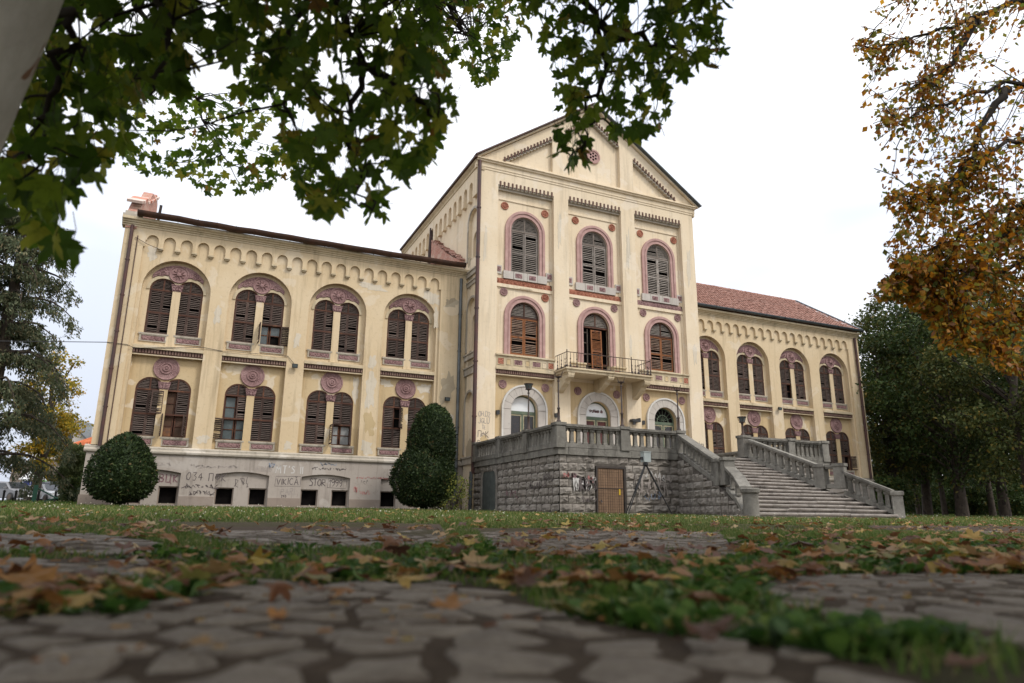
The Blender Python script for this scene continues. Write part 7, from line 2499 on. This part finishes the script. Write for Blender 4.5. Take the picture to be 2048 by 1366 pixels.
# ------------------------------------------------------------------ the street beyond: houses, archway, kiosk, cars, barrier
def at(px, depth, z=None):
    p = ray(px, 1015, depth)
    return Vector((p.x, p.y, ground_z(p.y) if z is None else z))
YAWV = Vector((math.sin(YAW-0.55), math.cos(YAW-0.55), 0))      # line of sight towards the street corner
def frame_(px, depth, turn=0.0):
    """local frame standing at a pixel column: origin, right, away"""
    o = at(px, depth)
    a = YAW-0.55+turn
    f = Vector((math.sin(a), math.cos(a), 0)); r_ = Vector((math.cos(a), -math.sin(a), 0))
    return o, r_, f
def local_box(b, o, r_, f, x0, x1, y0, y1, z0, z1, mi=0):
    c = o+r_*((x0+x1)/2)+f*((y0+y1)/2)+Vector((0, 0, (z0+z1)/2))
    b.slab(c, r_*((x1-x0)/2), f*((y1-y0)/2), (0, 0, (z1-z0)/2), mi)
def local_prism(b, o, r_, f, loop, y0, y1, mi=0, across=False):
    n = len(loop)
    def P(u, w, d): return tuple(o+(r_*u+f*d if not across else f*u+r_*d)+Vector((0, 0, w)))
    tr = tessellate_polygon([[Vector((p[0], p[1], 0)) for p in loop]])
    vs = [P(u, w, y0) for u, w in loop]+[P(u, w, y1) for u, w in loop]
    fs = [tuple(t) for t in tr]+[tuple(i+n for i in t) for t in tr]+[(i, (i+1) % n, n+(i+1) % n, n+i) for i in range(n)]
    b.add(vs, fs, mi)
HWALL = simple('pale_house_render', (0.62, 0.60, 0.55), (0.54, 0.51, 0.45), 1.0, 0.9, 0.1, 0.2)
HWALLY = simple('yellow_house_render', (0.60, 0.50, 0.30), (0.54, 0.43, 0.25), 1.0, 0.9, 0.1, 0.2)
def tiled_slope(root, corners, mat, rows, cols, name='roof_tiles'):
    """tile rows over a planar quad a,b (eave) c,d (ridge)"""
    a, b_, c, d = [Vector(v) for v in corners]
    nrm = (b_-a).cross(d-a).normalized()
    if nrm.z < 0: nrm = -nrm
    m = MB()
    for j in range(rows):
        for i in range(cols):
            u0, u1, w0, w1 = i/cols, (i+0.94)/cols, j/rows, min(1, (j+1.12)/rows)
            f = lambda u, w: (a.lerp(b_, u)).lerp(d.lerp(c, u), w)
            vs = [f(u0, w0)+nrm*.10, f((u0+u1)/2, w0)+nrm*.16, f(u1, w0)+nrm*.10, f(u1, w1)+nrm*.03, f((u0+u1)/2, w1)+nrm*.09, f(u0, w1)+nrm*.03]
            m.add([tuple(v) for v in vs], [(0, 1, 4, 5), (1, 2, 3, 4)])
    o = m.build(name, mat, root); o['kind'] = 'stuff'
# house with orange roof
o, r_, f = frame_(168, 86, 0.35)
H = thing('orange_roofed_house', 'yellow house with a hipped orange tile roof behind the building corner', 'house', o)
b = MB(); local_box(b, o, r_, f, -5, 7, 0, 9, 0, 6.4); b.build('wall', HWALLY, H)
ez, rz_ = 6.4, 9.3
def P3(x, y, z): return o+r_*x+f*y+Vector((0, 0, z))
b = MB()
b.add([tuple(P3(*p)) for p in ((-5.6, -.6, ez), (7.6, -.6, ez), (7.6, 9.6, ez), (-5.6, 9.6, ez), (-1.2, 4.5, rz_), (3.5, 4.5, rz_))], [(0, 1, 5, 4), (1, 2, 5), (2, 3, 4, 5), (3, 0, 4), (0, 3, 2, 1)])
rf = b.build('roof', TILEO, H)
tiled_slope(rf, (P3(-5.6, -.6, ez), P3(7.6, -.6, ez), P3(3.5, 4.5, rz_), P3(-1.2, 4.5, rz_)), TILEO, 14, 26)
b = MB(); local_box(b, o, r_, f, -5.7, 7.7, -.7, -.55, ez-0.2, ez+0.05); b.build('gutter', GUTTER, H)
for x in (-3.6, -0.8, 2.2):
    b = MB(); local_box(b, o, r_, f, x, x+1.1, -0.03, 0.02, 3.6, 5.2); w_ = b.build('window', WHITEB, H)
    b = MB(); local_box(b, o, r_, f, x+.1, x+1.0, -0.05, -0.035, 3.7, 5.1); b.build('pane', GLASS, w_)
# white gabled house
o, r_, f = frame_(118, 100, 0.5)
H2 = thing('white_gabled_house', 'white gabled house with a dark roof edge behind the yellowing tree', 'house', o)
b = MB(); local_prism(b, o, r_, f, [(-5, 0), (4.6, 0), (4.6, 7.6), (-0.8, 12.6), (-5, 8.8)], 0, 9); b.build('wall', HWALL, H2)
b = MB()
for x0, z0, x1, z1 in ((-5.6, 8.4, -0.8, 12.8), (-0.8, 12.8, 5.4, 7.2)):
    c0 = Vector(((x0+x1)/2, 0, (z0+z1)/2)); L = math.hypot(x1-x0, z1-z0)
    e = (r_*(x1-x0)+Vector((0, 0, z1-z0))).normalized()
    nn = f.cross(e)
    b.slab(o+r_*c0.x+Vector((0, 0, c0.z+0.1))+f*4.4, e*(L/2), f*5.0, nn*0.12)
b.build('roof', PIPEG, H2)
b = MB(); local_box(b, o, r_, f, 2.1, 3.0, 1.5, 2.4, 9.2, 11.8); b.build('chimney', HWALL, H2)
b = MB()
pz = o+r_*2.5+f*2
for k, (dz, w_) in enumerate(((12.2, .6), (12.6, .5), (13.0, .45))):
    b.tube([pz+Vector((0, 0, dz))-r_*w_, pz+Vector((0, 0, dz))+r_*w_], 0.04, 4)
b.tube([pz+Vector((0, 0, 11.7)), pz+Vector((0, 0, 13.4))], 0.05, 4)
b.build('aerial', FRAMEG, H2)
for x, z in ((-2.4, 6.2), (1.0, 6.2), (-0.9, 9.2)):
    b = MB(); local_box(b, o, r_, f, x, x+1.2, -0.04, 0.02, z, z+1.5); b.build('window', GLASS, H2)
# stone archway
ASTONE = granite('archway_sandstone', (0.30, 0.25, 0.21), (0.24, 0.20, 0.165), (0.19, 0.155, 0.13))
o, r_, f = frame_(72, 62, 0.0)
G = thing('stone_archway', 'old sandstone gateway with a capped arch half hidden by the cedar', 'archway', o)
b = MB()
n = 14
loop = [(-2.3, 0), (-1.0, 0), (-1.0, 1.2)]+[(0.55-1.55*math.cos(PI*k/n), 1.2+1.45*math.sin(PI*k/n)) for k in range(1, n)]+[(2.1, 1.2), (2.1, 0), (3.2, 0), (3.2, 3.0), (2.3, 3.9), (0.4, 4.0), (-0.7, 3.6), (-2.3, 3.2)]
local_prism(b, o, r_, f, loop, 0, 1.2); b.build('arch_wall', ASTONE, G)
q = random.Random(5)
b = MB(); local_prism(b, o, r_, f, [(0.3, 4.0), (2.4, 3.95), (2.5, 4.12), (2.0, 4.2), (1.75, 4.7), (0.95, 4.72), (0.7, 4.2), (0.2, 4.15)], -0.15, 1.35); b.build('cap_stone', LIME, G)
for s in (0, 1):
    for j in range(8):
        x0 = -2.3 if s == 0 else 2.12
        w_ = 1.28 if s == 0 else 1.06
        cut = q.uniform(.35, .65)
        for u0, u1 in ((0, cut), (cut, 1)):
            m_ = MB(); local_box(m_, o, r_, f, x0+w_*u0+.015, x0+w_*u1-.015, -0.05-q.uniform(0, .03), 0.02, j*0.37+.01, j*0.37+.355); m_.build('stone', ASTONE, G)
for k in range(11):
    a = PI*(k+0.5)/11
    cc = o+r_*(0.55-1.78*math.cos(a))+Vector((0, 0, 1.2+1.68*math.sin(a)))+f*(-0.05)
    e = (-r_*math.cos(a)+Vector((0, 0, math.sin(a)))).normalized()
    m_ = MB(); m_.slab(cc, e*0.24, f*0.09, e.cross(f)*0.235); m_.build('voussoir', ASTONE, G)
# kiosk
o, r_, f = frame_(52, 58, 0.2)
K = thing('kiosk', 'small white kiosk with pointed roof and blue posters beside the archway', 'kiosk', o)
b = MB(); local_box(b, o, r_, f, -.62, .62, 0, 1.2, 0, 1.95); b.build('body', WHITEB, K)
b = MB()
b.add([tuple(o+r_*x+f*y+Vector((0, 0, z))) for x, y, z in ((-.85, -.2, 1.95), (.85, -.2, 1.95), (.85, 1.4, 1.95), (-.85, 1.4, 1.95), (0, .6, 2.95))], [(0, 1, 4), (1, 2, 4), (2, 3, 4), (3, 0, 4), (3, 2, 1, 0)])
b.build('roof', WHITEB, K)
PB = simple('blue_poster', (0.04, 0.13, 0.42), (0.35, 0.52, 0.72), 4.0, 0.4, 0.4, 0)
PD = simple('navy_poster', (0.02, 0.03, 0.16), (0.05, 0.07, 0.25), 4.0, 0.4, 0.4, 0)
for x in (-.5, .02):
    for z, m in ((.75, PB), (1.42, PD)):
        b = MB(); local_box(b, o, r_, f, x, x+.47, -.02, -.004, z, z+(.62 if z < 1 else .42)); b.build('poster', m, K)
o, r_, f = frame_(71, 57, 0.1)
S = thing('green_sign', 'bright green panel standing beside the white kiosk', 'sign', o)
b = MB(); local_box(b, o, r_, f, -.42, .45, 0, .12, .55, 1.85); b.build('panel', simple('green_panel', (0.16, 0.52, 0.05), (0.11, 0.40, 0.05), 2.0, 0.4, 0.4, 0), S)
for x in (-.38, .38):
    b = MB(); local_box(b, o, r_, f, x-.03, x+.03, .03, .09, 0, .56); b.build('post', PIPEG, S)

# parked cars
def car(px, depth, turn, paint, label, van=False):
    o, r_, f = frame_(px, depth, turn)
    C_ = thing('parked_car', label, 'car', o, 'cars parked along the street')
    # r_ = car length axis (front at +), f = across
    W2 = 0.86
    b = MB()
    if van: side = [(-2.0, .30), (2.0, .30), (2.08, .55), (2.05, .85), (1.35, 1.05), (.75, 1.62), (-1.85, 1.68), (-2.05, 1.1), (-2.06, .5)]
    else: side = [(-2.05, .28), (2.05, .28), (2.12, .5), (2.08, .70), (1.05, .90), (.35, 1.38), (-.95, 1.44), (-1.75, 1.02), (-2.08, .92), (-2.1, .5)]
    n = len(side)
    vs = []
    for y, k in ((-W2, 0), (-W2*.9, 1), (W2*.9, 1), (W2, 0)):
        for x, z in side:
            zz, xx = z, x
            if k == 0: zz = .28+(z-.28)*(.93 if z > .6 else 1); xx = x*.985
            yy = y*(1-.20*max(0, (z-.9)/.6))
            vs.append(tuple(o+r_*xx+f*yy+Vector((0, 0, zz))))
    fs = [tuple(range(n)), tuple(3*n+i for i in range(n))[::-1]]
    for s in range(3): fs += [(s*n+i, s*n+(i+1) % n, (s+1)*n+(i+1) % n, (s+1)*n+i) for i in range(n)]
    b.add(vs, fs)
    b.build('body', paint, C_, 35)
    wb = 1.32
    for x in (-wb, wb):
        for y in (-W2+.02, W2-.02):
            c0 = o+r_*x+f*y+Vector((0, 0, .31)); m = MB()
            m.tube([c0-f*.10, c0-f*.085, c0+f*.085, c0+f*.10], [.26, .31, .31, .26], 18)
            wh = m.build('wheel', BLACK, C_, 40)
            m = MB(); m.tube([c0-f*.108, c0+f*.108], .19, 14); m.build('rim', FRAMEG, wh, 40)
    gl = GLASS
    top = 1.38 if not van else 1.58
    # windscreen, side windows, rear window as glass plates a little proud of the body
    if van: ws = [(1.36, 1.09), (.79, 1.57)]; sw = [(-1.7, 1.08), (1.15, 1.06), (.68, 1.5), (-1.6, 1.55)]
    else: ws = [(1.03, .94), (.38, 1.36)]; sw = [(-1.5, .98), (.88, .93), (.32, 1.30), (-.92, 1.36)]
    m = MB()
    e0, e1 = ws
    def yy(z): return W2*.9*(1-.20*max(0, (z-.9)/.6))*.93
    m.add([tuple(o+r_*(e0[0]+.03)-f*yy(e0[1])+Vector((0, 0, e0[1]+.02))), tuple(o+r_*(e0[0]+.03)+f*yy(e0[1])+Vector((0, 0, e0[1]+.02))), tuple(o+r_*(e1[0]+.03)+f*yy(e1[1])+Vector((0, 0, e1[1]+.02))), tuple(o+r_*(e1[0]+.03)-f*yy(e1[1])+Vector((0, 0, e1[1]+.02)))], [(0, 1, 2, 3)])
    m.build('windscreen', gl, C_)
    for s in (-1, 1):
        m = MB()
        m.add([tuple(o+r_*x+f*(s*(W2*(1-.20*max(0, (z-.9)/.6))+.012))+Vector((0, 0, z*.965))) for x, z in sw], [(0, 1, 2, 3)])
        m.build('side_window', gl, C_)
        m = MB(); c0 = o+r_*2.0+f*(s*.60)+Vector((0, 0, .64)); m.slab(c0, r_*.09, f*.19, (0, 0, .085)); m.build('headlight', GLASSW, C_)
        m = MB(); c0 = o+r_*.72+f*(s*.95)+Vector((0, 0, .98)); m.slab(c0, r_*.06, f*.09, (0, 0, .07)); m.build('wing_mirror', paint, C_)
    m = MB(); m.slab(o+r_*2.10+Vector((0, 0, .44)), r_*.03, f*.66, (0, 0, .09)); m.build('grille', BLACK, C_)
    m = MB(); m.slab(o+r_*2.125+Vector((0, 0, .40)), r_*.012, f*.25, (0, 0, .055)); m.build('number_plate', WHITEB, C_)
def paint(name, c): return simple(name, c, tuple(v*.85 for v in c), 1.0, 0.28, 0.5, 0)
car(18, 50, math.radians(55), paint('grey_car_paint', (0.20, 0.20, 0.21)), 'dark grey parked car, nearest to the picture edge under the cedar')
car(57, 56, math.radians(70), paint('white_car_paint', (0.62, 0.63, 0.64)), 'white parked car half hidden behind the dark grey one')
car(92, 54, math.radians(60), paint('silver_car_paint', (0.45, 0.46, 0.48)), 'silver white parked car behind the green barrier rails')
car(124, 55, math.radians(40), paint('blue_grey_car_paint', (0.16, 0.17, 0.19)), 'blue grey parked van beside the low dark bush', True)

# green barrier and small dark posts
GP = simple('green_painted_steel', (0.015, 0.085, 0.05), (0.01, 0.06, 0.038), 3.0, 0.45, 0.4, 0.1)
o, r_, f = frame_(65, 36, 0.0)
B_ = thing('barrier', 'dark green barrier post with two sloping rails at the lawn edge', 'barrier', o)
b = MB(); local_box(b, o, r_, f, -.10, .10, -.1, .1, -.1, .92); b.build('post', GP, B_)
for (x0, z0, x1, z1) in ((.1, .75, 1.05, .22), (.28, 0.0, 1.05, .30)):
    b = MB(); b.tube([o+r_*x0+Vector((0, 0, z0)), o+r_*x1+Vector((0, 0, z1))], .035, 8); b.build('rail', GP, B_, 40)
for k, (px, lb) in enumerate(((3, 'short black bollard nearest the picture edge'), (27, 'short black bollard in front of the dark grey car'), (73, 'short black bollard beside the green barrier post'), (107, 'short black bollard where the barrier rails end'))):
    o, r_, f = frame_(px, 38, 0.0)
    b = MB(); b.lathe_z(o.x, o.y, [(.055, o.z-.05), (.055, o.z+.55), (.07, o.z+.57), (.07, o.z+.62), (.03, o.z+.66)], 10)
    tag(b.build('bollard', BLACK, None, 40), lb, 'bollard', 'bollards along the lawn edge')
b = MB()
c = at(60, 54)
vs = []
for x, y in ((-90, 44), (-3, 44), (-3, 66), (-90, 66)): vs.append((x, y, ground_z(y)+0.006 if y < 60 else 0.957))
b.add([(-90, 44, ground_z(44)+.02), (-4, 44, ground_z(44)+.02), (-4, 62, .97), (-90, 62, .97)], [(0, 1, 2, 3)])
o = b.build('street', simple('asphalt', (0.055, 0.055, 0.057), (0.04, 0.04, 0.042), 2.0, 0.9, 0.2, 0.4, 40)); o['kind'] = 'structure'
